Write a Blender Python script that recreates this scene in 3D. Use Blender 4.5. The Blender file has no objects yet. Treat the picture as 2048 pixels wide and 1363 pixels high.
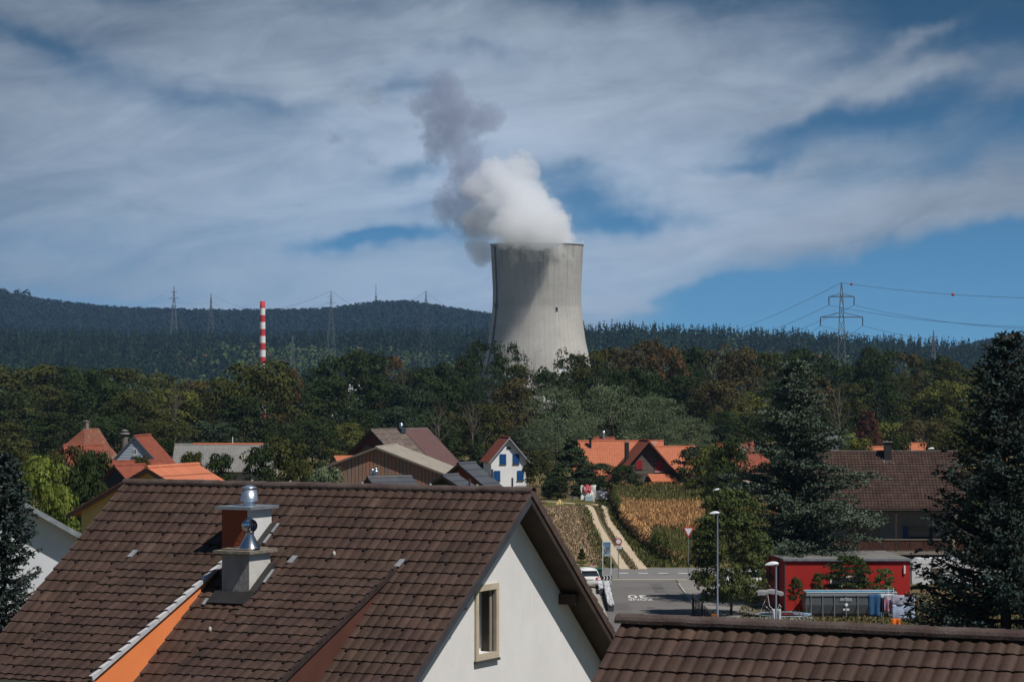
import bpy, math, random
import numpy as np
from mathutils import Vector, Matrix
random.seed(7)
RNG = np.random.default_rng(11)
sc = bpy.context.scene
COL = sc.collection
R = math.radians

# ------------------------------------------------------------------ camera
F, HY = 6000.0, 715.0
cd = bpy.data.cameras.new('camera')
cd.sensor_width = 36.0
cd.lens = 36.0*F/2048.0
cd.shift_y = (HY-681.5)/2048.0
cd.clip_start = 0.5
cd.clip_end = 40000.0
cam = bpy.data.objects.new('camera', cd)
cam.rotation_euler = (R(90), 0, 0)
COL.objects.link(cam)
sc.camera = cam

# ------------------------------------------------------------------ sun, sky, exposure
SUN = Vector((0.45, -0.36, 0.85)).normalized()
sd = bpy.data.lights.new('sun', 'SUN')
sd.energy = 4.6
sd.angle = R(0.5)
sd.color = (1.0, 0.945, 0.885)
so = bpy.data.objects.new('sun', sd)
so.rotation_euler = SUN.to_track_quat('Z', 'Y').to_euler()
COL.objects.link(so)
sc.view_settings.view_transform = 'Standard'
sc.view_settings.look = 'None'
sc.view_settings.exposure = 0.0
sc.view_settings.gamma = 1.0
sc.cycles.use_denoising = True
sc.cycles.max_bounces = 8
sc.cycles.diffuse_bounces = 3
sc.cycles.glossy_bounces = 2
sc.cycles.transmission_bounces = 3
sc.cycles.transparent_max_bounces = 8
sc.cycles.volume_bounces = 8

world = bpy.data.worlds.new("World")
sc.world = world
world.use_nodes = True

class NT:
    """tiny helper to write shader node graphs"""
    def __init__(s, nt):
        s.nt = nt
    def n(s, t, **kw):
        nd = s.nt.nodes.new(t)
        for k, v in kw.items():
            setattr(nd, k, v)
        return nd
    def put(s, sock, v):
        if isinstance(v, bpy.types.NodeSocket):
            s.nt.links.new(v, sock)
        elif v is not None:
            if sock.type == 'RGBA' and len(v) == 3:
                v = (*v, 1)
            sock.default_value = v
    def m(s, op, a, b=None, c=None, clamp=False):
        nd = s.n('ShaderNodeMath', operation=op, use_clamp=clamp)
        for i, v in enumerate((a, b, c)):
            if v is not None:
                s.put(nd.inputs[i], v)
        return nd.outputs[0]
    def vm(s, op, a, b=None, out=0):
        nd = s.n('ShaderNodeVectorMath', operation=op)
        s.put(nd.inputs[0], a)
        if b is not None:
            s.put(nd.inputs[1], b)
        return nd.outputs[out]
    def mix(s, f, a, b, mode='MIX'):
        nd = s.n('ShaderNodeMix', data_type='RGBA', blend_type=mode)
        s.put(nd.inputs[0], f); s.put(nd.inputs[6], a); s.put(nd.inputs[7], b)
        return nd.outputs[2]
    def noise(s, vec, scale, detail=3.0, rough=0.55, dist=0.0, color=False):
        nd = s.n('ShaderNodeTexNoise')
        s.put(nd.inputs['Vector'], vec)
        nd.inputs['Scale'].default_value = scale
        nd.inputs['Detail'].default_value = detail
        nd.inputs['Roughness'].default_value = rough
        nd.inputs['Distortion'].default_value = dist
        return nd.outputs[1 if color else 0]
    def ramp(s, f, lo, hi, a=0.0, b=1.0):
        nd = s.n('ShaderNodeMapRange', interpolation_type='SMOOTHSTEP')
        s.put(nd.inputs[0], f)
        nd.inputs[1].default_value = lo; nd.inputs[2].default_value = hi
        nd.inputs[3].default_value = a; nd.inputs[4].default_value = b
        return nd.outputs[0]
    def comb(s, x, y, z):
        nd = s.n('ShaderNodeCombineXYZ')
        s.put(nd.inputs[0], x); s.put(nd.inputs[1], y); s.put(nd.inputs[2], z)
        return nd.outputs[0]
    def sep(s, v):
        nd = s.n('ShaderNodeSeparateXYZ')
        s.put(nd.inputs[0], v)
        return nd.outputs

def build_world():
    nt = world.node_tree
    nt.nodes.clear()
    g = NT(nt)
    tc = g.n('ShaderNodeTexCoord').outputs['Generated']
    x, y, z = g.sep(tc)
    # the sky itself; looked up a little higher than the view so that the blue stays deep towards the horizon
    sky = g.n('ShaderNodeTexSky', sky_type='NISHITA')
    sky.sun_disc = False
    sky.sun_elevation = math.asin(SUN.z)
    sky.sun_rotation = math.atan2(SUN.x, SUN.y)
    sky.altitude = 400
    sky.air_density = 1.0
    sky.dust_density = 0.3
    sky.ozone_density = 2.5
    up = g.vm('NORMALIZE', g.comb(x, y, g.m('ADD', g.m('MULTIPLY', z, 2.6), 0.16)))
    nt.links.new(up, sky.inputs[0])
    skyc = g.mix(1.0, sky.outputs[0], (0.43, 0.81, 0.92), 'MULTIPLY')
    lift = g.m('MULTIPLY', g.ramp(g.m('MULTIPLY', g.m('ARCSINE', z), 57.29578), 0.5, 8.0, 2.1, 1.0), 1.0)
    skyc = g.mix(1.0, skyc, g.comb(lift, lift, lift), 'MULTIPLY')
    # cloud field in azimuth / elevation (degrees), streaks of high cirrus
    az = g.m('MULTIPLY', g.m('ARCTAN2', x, y), 57.29578)
    el = g.m('MULTIPLY', g.m('ARCSINE', z), 57.29578)
    v0 = g.comb(az, el, 0.0)
    wn = g.noise(v0, 0.38, 4.0, 0.6, color=True)
    warp = g.vm('SUBTRACT', wn, (0.5, 0.5, 0.5))
    wx, wy, _ = g.sep(warp)
    A = g.m('ADD', az, g.m('MULTIPLY', wx, 3.0))
    E = g.m('ADD', el, g.m('MULTIPLY', wy, 1.3))
    K = 180/math.pi/F
    def ell(cx, cy, sx, sy, ang, amp):
        a0, e0 = (cx-1024)*K, (HY-cy)*K
        c, s_ = math.cos(R(ang)), math.sin(R(ang))
        dx = g.m('SUBTRACT', A, a0); dy = g.m('SUBTRACT', E, e0)
        u = g.m('ADD', g.m('MULTIPLY', dx, c/(sx*K)), g.m('MULTIPLY', dy, s_/(sx*K)))
        v = g.m('ADD', g.m('MULTIPLY', dx, -s_/(sy*K)), g.m('MULTIPLY', dy, c/(sy*K)))
        q = g.m('ADD', g.m('MULTIPLY', u, u), g.m('MULTIPLY', v, v))
        return g.m('MULTIPLY', g.m('EXPONENT', g.m('MULTIPLY', q, -1.0)), amp)
    blobs = [(1900, 40, 330, 110, 0, -.95), (1300, -25, 420, 40, 0, -.55), (1990, 250, 380, 75, 12, -.80),
             (1690, 250, 190, 32, 10, -.55), (1850, 98, 120, 20, 24, .60), (1770, 178, 200, 20, 13, .62),
             (2010, 190, 110, 28, 30, .42), (1510, 330, 130, 20, 10, -.55), (1190, 410, 110, 48, -22, -.80),
             (1250, 458, 150, 20, 0, -.55), (1130, 335, 80, 22, 0, -.35), (765, 482, 130, 16, 3, -1.0),
             (800, 175, 70, 30, 0, -.38), (930, 110, 90, 20, 0, -.3), (815, 350, 90, 24, 18, -.42), (840, 420, 80, 20, 10, -.25),
             (60, 75, 190, 26, -16, -.42), (260, 165, 330, 50, -16, -.30), (500, 205, 130, 20, -8, -.28),
             (120, 480, 230, 50, 0, -.16), (200, 590, 190, 15, 0, -.34), (520, 460, 130, 25, 0, -.10),
             (260, -10, 160, 20, 0, -.35), (740, 15, 120, 20, 0, -.2),
             (600, 165, 100, 38, -18, .28), (1650, 330, 420, 38, 12, .35), (1700, 440, 480, 40, 8, .40), (1000, 60, 260, 30, 0, .1),
             (1230, 200, 330, 90, 8, .18), (1400, 560, 240, 18, 8, .3), (1210, 600, 110, 16, -4, .55)]
    f = None
    for b in blobs:
        e = ell(*b)
        f = e if f is None else g.m('ADD', f, e)
    # clear air to the right, under the lower edge of the cirrus
    edge = g.m('SUBTRACT', g.m('ADD', g.m('MULTIPLY', g.m('SUBTRACT', A, (1180-1024)*K), 0.17), (HY-590)*K), E)
    clear = g.m('MULTIPLY', g.ramp(edge, -0.30, 0.45), g.ramp(A, 1.2, 4.2))
    f = g.m('SUBTRACT', f, g.m('MULTIPLY', clear, 1.30))
    rot = g.comb(g.m('ADD', g.m('MULTIPLY', az, 0.24), g.m('MULTIPLY', el, 0.02)), g.m('SUBTRACT', g.m('MULTIPLY', el, 0.75), g.m('MULTIPLY', az, 0.10)), 3.0)
    st = g.noise(rot, 1.5, 7.0, 0.58, 0.5)
    fine = g.noise(g.comb(g.m('MULTIPLY', az, 0.5), el, 7.0), 2.2, 5.0, 0.6, 0.8)
    f = g.m('ADD', f, g.m('MULTIPLY', g.m('SUBTRACT', st, 0.5), 0.55))
    f = g.m('ADD', f, g.m('MULTIPLY', g.m('SUBTRACT', fine, 0.5), 0.24))
    f = g.m('ADD', f, 0.74)
    mask = g.m('MULTIPLY', g.ramp(f, -0.12, 1.10, 0.0, 0.94), g.ramp(el, 10.0, 22.0, 1.0, 0.12))
    glow = ell(950, 400, 850, 400, 0, 0.55)
    cb = g.m('ADD', g.m('ADD', 0.44, glow), g.m('MULTIPLY', g.m('SUBTRACT', st, 0.5), 0.5))
    cloudc = g.mix(1.0, (9.1, 10.9, 13.5), g.comb(cb, cb, cb), 'MULTIPLY')
    colr = g.mix(mask, skyc, cloudc)
    bg = g.n('ShaderNodeBackground')
    bg.inputs[1].default_value = 0.05
    nt.links.new(colr, bg.inputs[0])
    out = g.n('ShaderNodeOutputWorld')
    nt.links.new(bg.outputs[0], out.inputs[0])
build_world()

# ------------------------------------------------------------------ helpers: placing
def P(px, py, Y):
    return Vector(((px-1024)*Y/F, Y, (HY-py)*Y/F))
def on_z(px, py, z):
    Y = F*z/(HY-py)
    return P(px, py, Y)
def on_plane(px, py, p0, n):
    d = Vector(((px-1024)/F, 1.0, (HY-py)/F))
    return d*(p0.dot(n)/d.dot(n))

# ------------------------------------------------------------------ helpers: materials
MATS = {}
def mat(name, col, rough=0.8, col2=None, scale=3.0, bump=0.0, bscale=20.0, metal=0.0, spec=0.3, detail=4.0, tint=False, stretch=None, trans=None):
    if name in MATS:
        return MATS[name]
    m = bpy.data.materials.new(name)
    m.use_nodes = True
    nt = m.node_tree
    g = NT(nt)
    b = nt.nodes['Principled BSDF']
    b.inputs['Roughness'].default_value = rough
    b.inputs['Metallic'].default_value = metal
    b.inputs['Specular IOR Level'].default_value = spec
    tc = g.n('ShaderNodeTexCoord').outputs['Object']
    if stretch:
        tc = g.vm('MULTIPLY', tc, stretch)
    c = None
    if col2 is not None:
        nz = g.ramp(g.noise(tc, scale, detail, 0.6), 0.3, 0.7)
        c = g.mix(nz, col, col2)
    if tint:
        at = g.n('ShaderNodeAttribute', attribute_name='tint').outputs['Color']
        c = g.mix(1.0, c if c is not None else col, at, 'MULTIPLY')
    g.put(b.inputs['Base Color'], c if c is not None else col)
    if bump > 0:
        bn = g.n('ShaderNodeBump')
        bn.inputs['Strength'].default_value = bump
        bn.inputs['Distance'].default_value = 0.05
        nt.links.new(g.noise(tc, bscale, 4.0, 0.6), bn.inputs['Height'])
        nt.links.new(bn.outputs[0], b.inputs['Normal'])
    if trans:
        t = g.n('ShaderNodeBsdfTranslucent')
        g.put(t.inputs[0], c if c is not None else col)
        mx = g.n('ShaderNodeMixShader')
        mx.inputs[0].default_value = trans
        nt.links.new(b.outputs[0], mx.inputs[1]); nt.links.new(t.outputs[0], mx.inputs[2])
        nt.links.new(mx.outputs[0], nt.nodes['Material Output'].inputs[0])
    m.use_fake_user = False
    MATS[name] = m
    return m

def tile_mat(name, col, col2, row=0.34, colw=0.3, rough=0.75, moss=None):
    """small pressed tiles for roofs too far away to model every wave: joints and overlaps from the roof's own UV metres"""
    if name in MATS:
        return MATS[name]
    m = bpy.data.materials.new(name)
    m.use_nodes = True
    nt = m.node_tree
    g = NT(nt)
    b = nt.nodes['Principled BSDF']
    b.inputs['Roughness'].default_value = rough
    b.inputs['Specular IOR Level'].default_value = 0.25
    uv = g.n('ShaderNodeTexCoord').outputs['UV']
    u, v, _ = g.sep(uv)
    fr = g.m('FRACT', g.m('DIVIDE', v, row))
    fc = g.m('PINGPONG', g.m('DIVIDE', u, colw), 0.5)
    cell = g.n('ShaderNodeTexWhiteNoise', noise_dimensions='2D')
    nt.links.new(g.comb(g.m('FLOOR', g.m('DIVIDE', u, colw)), g.m('FLOOR', g.m('DIVIDE', v, row)), 0), cell.inputs[0])
    big = g.noise(uv, 0.5, 3.0, 0.6)
    f = g.m('ADD', g.m('MULTIPLY', cell.outputs[0], 0.55), g.m('MULTIPLY', big, 0.5))
    c = g.mix(f, col, col2)
    joint = g.m('GREATER_THAN', fr, 0.86)
    c = g.mix(g.m('MULTIPLY', joint, 0.6), c, tuple(k*0.30 for k in col))
    if moss:
        mo = g.ramp(g.noise(uv, 1.3, 6.0, 0.7), 0.5, 0.62)
        c = g.mix(g.m('MULTIPLY', mo, 0.7), c, moss)
    nt.links.new(c, b.inputs['Base Color'])
    h = g.m('ADD', g.m('MULTIPLY', fr, 0.6), g.m('MULTIPLY', fc, 0.8))
    bn = g.n('ShaderNodeBump')
    bn.inputs['Strength'].default_value = 0.8
    bn.inputs['Distance'].default_value = 0.06
    nt.links.new(h, bn.inputs['Height'])
    nt.links.new(bn.outputs[0], b.inputs['Normal'])
    MATS[name] = m
    return m

# ------------------------------------------------------------------ helpers: meshes and objects
def tag(o, label=None, cat=None, group=None, kind=None):
    if label: o['label'] = label
    if cat: o['category'] = cat
    if group: o['group'] = group
    if kind: o['kind'] = kind
    return o
def empty(name, loc, label, cat, rz=0.0, group=None):
    o = bpy.data.objects.new(name, None)
    o.empty_display_size = 0.3
    o.location = loc
    o.rotation_euler = (0, 0, rz)
    COL.objects.link(o)
    return tag(o, label, cat, group)
def link_mesh(name, me, parent=None, mats=()):
    for m in (mats if isinstance(mats, (list, tuple)) else [mats]):
        me.materials.append(m)
    o = bpy.data.objects.new(name, me)
    COL.objects.link(o)
    if parent is not None:
        o.parent = parent
    return o
def np_mesh(name, V, Fc, tint=None, smooth=False, uv=None, midx=None):
    V = np.asarray(V, dtype=np.float32); Fc = np.asarray(Fc, dtype=np.int32)
    k = Fc.shape[1]
    me = bpy.data.meshes.new(name)
    me.vertices.add(len(V)); me.vertices.foreach_set('co', V.ravel())
    me.loops.add(Fc.size); me.loops.foreach_set('vertex_index', Fc.ravel())
    me.polygons.add(len(Fc))
    me.polygons.foreach_set('loop_start', np.arange(0, Fc.size, k, dtype=np.int32))
    me.polygons.foreach_set('loop_total', np.full(len(Fc), k, dtype=np.int32))
    if smooth:
        me.polygons.foreach_set('use_smooth', np.ones(len(Fc), dtype=bool))
    if midx is not None:
        me.polygons.foreach_set('material_index', np.asarray(midx, dtype=np.int32))
    me.update(calc_edges=True)
    if tint is not None:
        a = me.color_attributes.new('tint', 'FLOAT_COLOR', 'POINT')
        t = np.ones((len(V), 4), dtype=np.float32); t[:, :3] = tint
        a.data.foreach_set('color', t.ravel())
    if uv is not None:
        l = me.uv_layers.new(name='UVMap')
        l.data.foreach_set('uv', np.asarray(uv, dtype=np.float32)[Fc.ravel()].ravel())
    return me

class MB:
    """collects simple solids into ONE mesh"""
    def __init__(s):
        s.v = []; s.f = []; s.uv = {}; s.sm = []
    def add(s, vs, fs, smooth=False):
        o = len(s.v)
        s.v += [tuple(p) for p in vs]
        for f in fs:
            s.f.append([i+o for i in f]); s.sm.append(smooth)
        return s
    def box(s, x0, x1, y0, y1, z0, z1, M=None):
        vs = [Vector((x, y, z)) for x in (x0, x1) for y in (y0, y1) for z in (z0, z1)]
        if M is not None: vs = [M @ v for v in vs]
        return s.add(vs, [(0, 1, 3, 2), (4, 6, 7, 5), (0, 4, 5, 1), (2, 3, 7, 6), (0, 2, 6, 4), (1, 5, 7, 3)])
    def prism(s, pts, d):
        """polygon pts (3D) swept by vector d"""
        n = len(pts); d = Vector(d)
        vs = [Vector(p) for p in pts] + [Vector(p)+d for p in pts]
        return s.add(vs, [list(range(n))[::-1], [i+n for i in range(n)]] + [(i, (i+1) % n, (i+1) % n+n, i+n) for i in range(n)])
    def bar(s, a, b, w, h=None, up=(0, 0, 1)):
        a, b = Vector(a), Vector(b); h = h or w
        d = (b-a)
        if d.length < 1e-6: return s
        d.normalize(); up = Vector(up)
        if abs(d.dot(up)) > 0.99: up = Vector((1, 0, 0))
        x = d.cross(up).normalized(); z = x.cross(d)
        q = [x*(w/2)*i+z*(h/2)*j for i, j in ((-1, -1), (1, -1), (1, 1), (-1, 1))]
        return s.add([a+k for k in q]+[b+k for k in q], [(3, 2, 1, 0), (4, 5, 6, 7), (0, 1, 5, 4), (1, 2, 6, 5), (2, 3, 7, 6), (3, 0, 4, 7)])
    def tube(s, pts, rads, n=8, cap=True):
        pts = [Vector(p) for p in pts]
        if not isinstance(rads, (list, tuple)): rads = [rads]*len(pts)
        vs = []
        for i, p in enumerate(pts):
            d = (pts[min(i+1, len(pts)-1)]-pts[max(i-1, 0)]).normalized()
            up = Vector((0, 0, 1)) if abs(d.z) < 0.95 else Vector((1, 0, 0))
            x = d.cross(up).normalized(); y = x.cross(d)
            for k in range(n):
                t = 2*math.pi*k/n
                vs.append(p+(x*math.cos(t)+y*math.sin(t))*rads[i])
        fs = []
        for i in range(len(pts)-1):
            for k in range(n):
                a, b = i*n+k, i*n+(k+1) % n
                fs.append((a, b, b+n, a+n))
        s.add(vs, fs, True)
        if cap:
            s.add([vs[k] for k in range(n)], [list(range(n))[::-1]])
            s.add([vs[(len(pts)-1)*n+k] for k in range(n)], [list(range(n))])
        return s
    def lathe(s, prof, c=(0, 0, 0), n=24, smooth=True):
        """prof: (radius, z) pairs"""
        c = Vector(c); vs = []; fs = []
        for r, z in prof:
            for k in range(n):
                t = 2*math.pi*k/n
                vs.append(c+Vector((r*math.cos(t), r*math.sin(t), z)))
        for i in range(len(prof)-1):
            for k in range(n):
                a, b = i*n+k, i*n+(k+1) % n
                fs.append((a, b, b+n, a+n))
        return s.add(vs, fs, smooth)
    def ball(s, c, r, sx=1, sy=1, sz=1, n=10):
        c = Vector(c)
        m = max(4, n//2)
        prof = [(r*math.sin(math.pi*i/m), -r*math.cos(math.pi*i/m)) for i in range(m+1)]
        vs = []; fs = []
        for rr, z in prof:
            for k in range(n):
                t = 2*math.pi*k/n
                vs.append(c+Vector((rr*math.cos(t)*sx, rr*math.sin(t)*sy, z*sz)))
        for i in range(m):
            for k in range(n):
                a, b = i*n+k, i*n+(k+1) % n
                fs.append((a, b, b+n, a+n))
        return s.add(vs, fs, True)
    def quad(s, a, b, c, d):
        return s.add([a, b, c, d], [(0, 1, 2, 3)])
    def build(s, name, m, parent=None, world=False, uvf=None):
        me = bpy.data.meshes.new(name)
        vs = s.v
        if world and parent is not None:
            Mi = (Matrix.Translation(parent.location) @ parent.rotation_euler.to_matrix().to_4x4()).inverted()
            vs = [tuple(Mi @ Vector(p)) for p in vs]
        me.from_pydata(vs, [], s.f)
        me.polygons.foreach_set('use_smooth', s.sm)
        me.update()
        if uvf:
            l = me.uv_layers.new(name='UVMap')
            for lp in me.loops:
                l.data[lp.index].uv = uvf(Vector(s.v[lp.vertex_index]))
        return link_mesh(name, me, parent, m)

def copy_tree(o, loc, rz=None, label=None, scale=None, parent=None, mats=None):
    """a thing, its parts and their sub-parts"""
    kids = [c for c in CHILDREN.get(o.name, [])]
    c = o.copy(); COL.objects.link(c)
    if parent is None:
        c.location = loc
        if rz is not None: c.rotation_euler = (0, 0, rz)
        if scale is not None: c.scale = scale
        if label: c['label'] = label
    else:
        c.parent = parent
    CHILDREN[c.name] = []
    for k in kids:
        q = copy_tree(k, None, parent=c, mats=mats)
        CHILDREN[c.name].append(q)
    return c
CHILDREN = {}
def register(o):
    CHILDREN[o.name] = list(o.children)
    for k in o.children: register(k)
    return o

def text_mesh(body, size, name, parent, m, loc, rot, extrude=0.004, scale=(1, 1, 1), align='CENTER'):
    cu = bpy.data.curves.new(name, 'FONT')
    cu.body = body; cu.size = size; cu.extrude = extrude; cu.align_x = align; cu.align_y = 'CENTER'
    t = bpy.data.objects.new('text_source', cu)
    COL.objects.link(t)
    dg = bpy.context.evaluated_depsgraph_get()
    me = bpy.data.meshes.new_from_object(t.evaluated_get(dg))
    bpy.data.objects.remove(t); bpy.data.curves.remove(cu)
    o = link_mesh(name, me, parent, m)
    o.location = loc; o.rotation_euler = rot; o.scale = scale
    return o
# ------------------------------------------------------------------ terrain
def sm(t):
    t = np.clip(t, 0, 1); return t*t*(3-2*t)
def base_z(X, Y):
    z = -11.5 - 7.5*sm((Y-55)/95)                  # village slope, then the flat
    z = z - 38*sm((Y-750)/900)                     # down to the river plain
    return z
def near_ridge_top(px):                            # row of the image the wooded hill reaches, per bearing
    xs = [-900, 0, 300, 600, 900, 1180, 1400, 1600, 1800, 1950, 2200, 3000]
    ys = [688, 698, 710, 715, 711, 700, 698, 704, 718, 730, 732, 732]
    return np.interp(px, xs, ys)
def far_ridge_top(px):
    xs = [-900, 0, 60, 130, 220, 380, 500, 640, 700, 760, 820, 880, 930, 985, 1060, 1200, 1700, 1900, 1960, 2030, 2120, 2300, 3000]
    ys = [566, 598, 612, 622, 632, 638, 639, 636, 629, 621, 620, 629, 638, 646, 664, 706, 745, 718, 700, 688, 689, 706, 726]
    return np.interp(px, xs, ys)
def ground_z(X, Y):
    X = np.asarray(X, float); Y = np.asarray(Y, float)
    px = 1024+F*X/np.maximum(Y, 1)
    z = base_z(X, Y)
    zt = (HY-near_ridge_top(px))*3700/F
    roll = 9*np.sin(X*0.006+Y*0.004)+5*np.sin(X*0.017-Y*0.009)+3*np.sin(X*0.041+Y*.013)
    k1 = sm((Y-2650)/1100)
    z = z + (zt-z)*k1 + roll*k1*(.35+.65*sm((3800-Y)/700))*sm((4300-Y)/500)
    k1b = sm((Y-3900)/900)
    z = z + (-30-z)*k1b
    zt2 = (HY-far_ridge_top(px))*6500/F
    k2 = sm((Y-5000)/1500)
    z = z + (zt2-z)*k2 + 5*np.sin(X*0.008+Y*0.003)*k2*sm((6500-Y)/500)
    return z
def gz(x, y):
    return float(ground_z(x, y))

def build_ground():
    Ys = np.concatenate([np.linspace(-60, 380, 90), np.linspace(390, 1500, 60), np.linspace(1530, 2600, 24)])
    ts = np.linspace(-1, 1, 90)
    X = np.outer(np.maximum(Ys*0.42+120, 60), ts); Y = np.repeat(Ys[:, None], 90, 1)
    Z = ground_z(X, Y)
    V = np.stack([X, Y, Z], -1).reshape(-1, 3)
    n, m = len(Ys), 90
    i = np.arange(n-1)[:, None]*m + np.arange(m-1)[None]
    Fc = np.stack([i, i+1, i+m+1, i+m], -1).reshape(-1, 4)
    me = np_mesh('ground', V, Fc, smooth=True)
    gm = mat('dry_grass', (0.075, 0.085, 0.03), 0.95, (0.17, 0.12, 0.055), 0.12, bump=0.4, bscale=3, spec=0.1, detail=8)
    tag(link_mesh('ground', me, None, gm), 'dry green and brown grass land between the village houses', kind='structure')
    # wooded hills to the horizon
    Ys = np.concatenate([np.linspace(2600, 5000, 60), np.linspace(5030, 7600, 60), np.linspace(7800, 12000, 8)])
    ts = np.linspace(-1, 1, 260)
    X = np.outer(Ys*0.42+120, ts); Y = np.repeat(Ys[:, None], 260, 1)
    Z = ground_z(X, Y)
    V = np.stack([X, Y, Z], -1).reshape(-1, 3)
    n, m = len(Ys), 260
    i = np.arange(n-1)[:, None]*m + np.arange(m-1)[None]
    Fc = np.stack([i, i+1, i+m+1, i+m], -1).reshape(-1, 4)
    me = np_mesh('hills', V, Fc, smooth=True)
    hm = mat('hill_floor', (0.018, 0.028, 0.012), 0.95, (0.035, 0.042, 0.018), 0.01, spec=0.05)
    tag(link_mesh('hills', me, None, hm), 'wooded hills rising behind the plant', kind='structure')
build_ground()

# ------------------------------------------------------------------ forest on the hills: one mass nobody could count
def forest_mesh(name, pts, hts, kind, tint, leaf_n, label, scale_leaf, m):
    """each tree a tapered column (conifer) or a dome (leafy) of small ragged faces"""
    N = len(pts)
    L = leaf_n
    h = hts[:, None]
    t = RNG.random((N, L))
    con = (kind > 0.5)[:, None]
    rad = np.where(con, 0.15*h*(1.02-t)**0.9, 0.40*h*np.sqrt(np.clip(1-(2*t-0.95)**2*0.9, 0.02, 1)))
    zz = np.where(con, h*(0.08+0.92*t), h*(0.12+0.85*t))
    a = RNG.random((N, L))*2*np.pi
    rr = rad*(0.75+0.35*RNG.random((N, L)))
    cx = pts[:, 0:1]+rr*np.cos(a); cy = pts[:, 1:2]+rr*np.sin(a); cz = pts[:, 2:3]+zz
    C = np.stack([cx, cy, cz], -1).reshape(-1, 3)
    out = np.stack([np.cos(a), np.sin(a), np.where(con, 0.25, 0.2+1.6*(t-0.4))], -1).reshape(-1, 3)
    out += RNG.normal(0, 0.30, out.shape)
    out /= np.linalg.norm(out, axis=1)[:, None]
    ref = RNG.normal(0, 1, out.shape)
    u = np.cross(out, ref); u /= np.linalg.norm(u, axis=1)[:, None]
    v = np.cross(out, u)
    s = (np.repeat(hts, L)*scale_leaf*(0.6+0.8*RNG.random(N*L))*np.where(con, 1.22-t, 1.0).ravel())[:, None]
    V = np.stack([C-u*s, C+v*s*0.8, C+u*s, C-v*s*0.8], 1).reshape(-1, 3)
    Fc = np.arange(len(V)).reshape(-1, 4)
    tt = np.repeat(np.repeat(tint, L, 0)*(0.88+0.24*RNG.random((N*L, 1))), 4, 0)
    me = np_mesh(name, V, Fc, tint=tt)
    return tag(link_mesh(name, me, None, m), label, kind='stuff')

def scatter(Y0, Y1, pxa, pxb, n, ytop_max=None):
    Y = np.sqrt(RNG.random(n)*(Y1**2-Y0**2)+Y0**2)
    px = pxa+(pxb-pxa)*RNG.random(n)
    X = (px-1024)*Y/F
    return np.stack([X, Y, ground_z(X, Y)], -1), px

def build_forests():
    fm = mat('forest_leaves', (1, 1, 1), 0.9, tint=True, spec=0.1)
    pts, px = scatter(2700, 3950, -260, 2320, 12500)
    keep = ~((pts[:, 1] < 2900) & (RNG.random(len(pts)) < 0.3))
    pts = pts[keep]; px = px[keep]
    fld = np.sin(pts[:, 0]*0.012+1.3)+np.sin(pts[:, 1]*0.011+pts[:, 0]*0.006)+0.7*RNG.normal(0, 1, len(pts))
    up = (pts[:, 1]-3150)/400
    kind = (fld*0.6+up > 0.1).astype(float)
    hts = np.where(kind > 0.5, RNG.uniform(15, 35, len(pts)), RNG.uniform(12, 23, len(pts)))
    base = np.where(kind[:, None] > 0.5, np.array([[0.017, 0.031, 0.011]]), np.array([[0.040, 0.062, 0.017]]))
    tint = base*(0.45+1.2*RNG.random((len(pts), 1))**1.4)
    rust = (RNG.random(len(pts)) < 0.05) & (kind < 0.5)
    tint[rust] = (0.10, 0.06, 0.03)
    yel = (RNG.random(len(pts)) < 0.10) & (kind < 0.5)
    tint[yel] = (0.065, 0.075, 0.028)
    forest_mesh('forest', pts, hts, kind, tint, 48, 'dense mixed forest of spruce and leafy trees on the near hills', 0.085, fm)
    pts, px = scatter(5650, 6650, -150, 1120, 9000)
    kind = (RNG.random(len(pts)) < 0.25).astype(float)
    hts = RNG.uniform(14, 24, len(pts))
    hts[(px < 60) & (RNG.random(len(pts)) < .10)] *= 1.45
    tint = np.array([[0.012, 0.022, 0.018]])*(0.6+0.8*RNG.random((len(pts), 1)))
    forest_mesh('distant_forest', pts, hts, kind, tint, 26, 'far blue wooded ridge with the mast on top', 0.11, fm)
    pts, px = scatter(6000, 6700, 1880, 2250, 2500)
    kind = np.zeros(len(pts)); hts = RNG.uniform(14, 22, len(pts))
    tint = np.array([[0.028, 0.045, 0.03]])*(0.6+0.8*RNG.random((len(pts), 1)))
    forest_mesh('distant_woodland', pts, hts, kind, tint, 14, 'small far wooded hill at the right edge', 0.16, fm)
build_forests()

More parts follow.
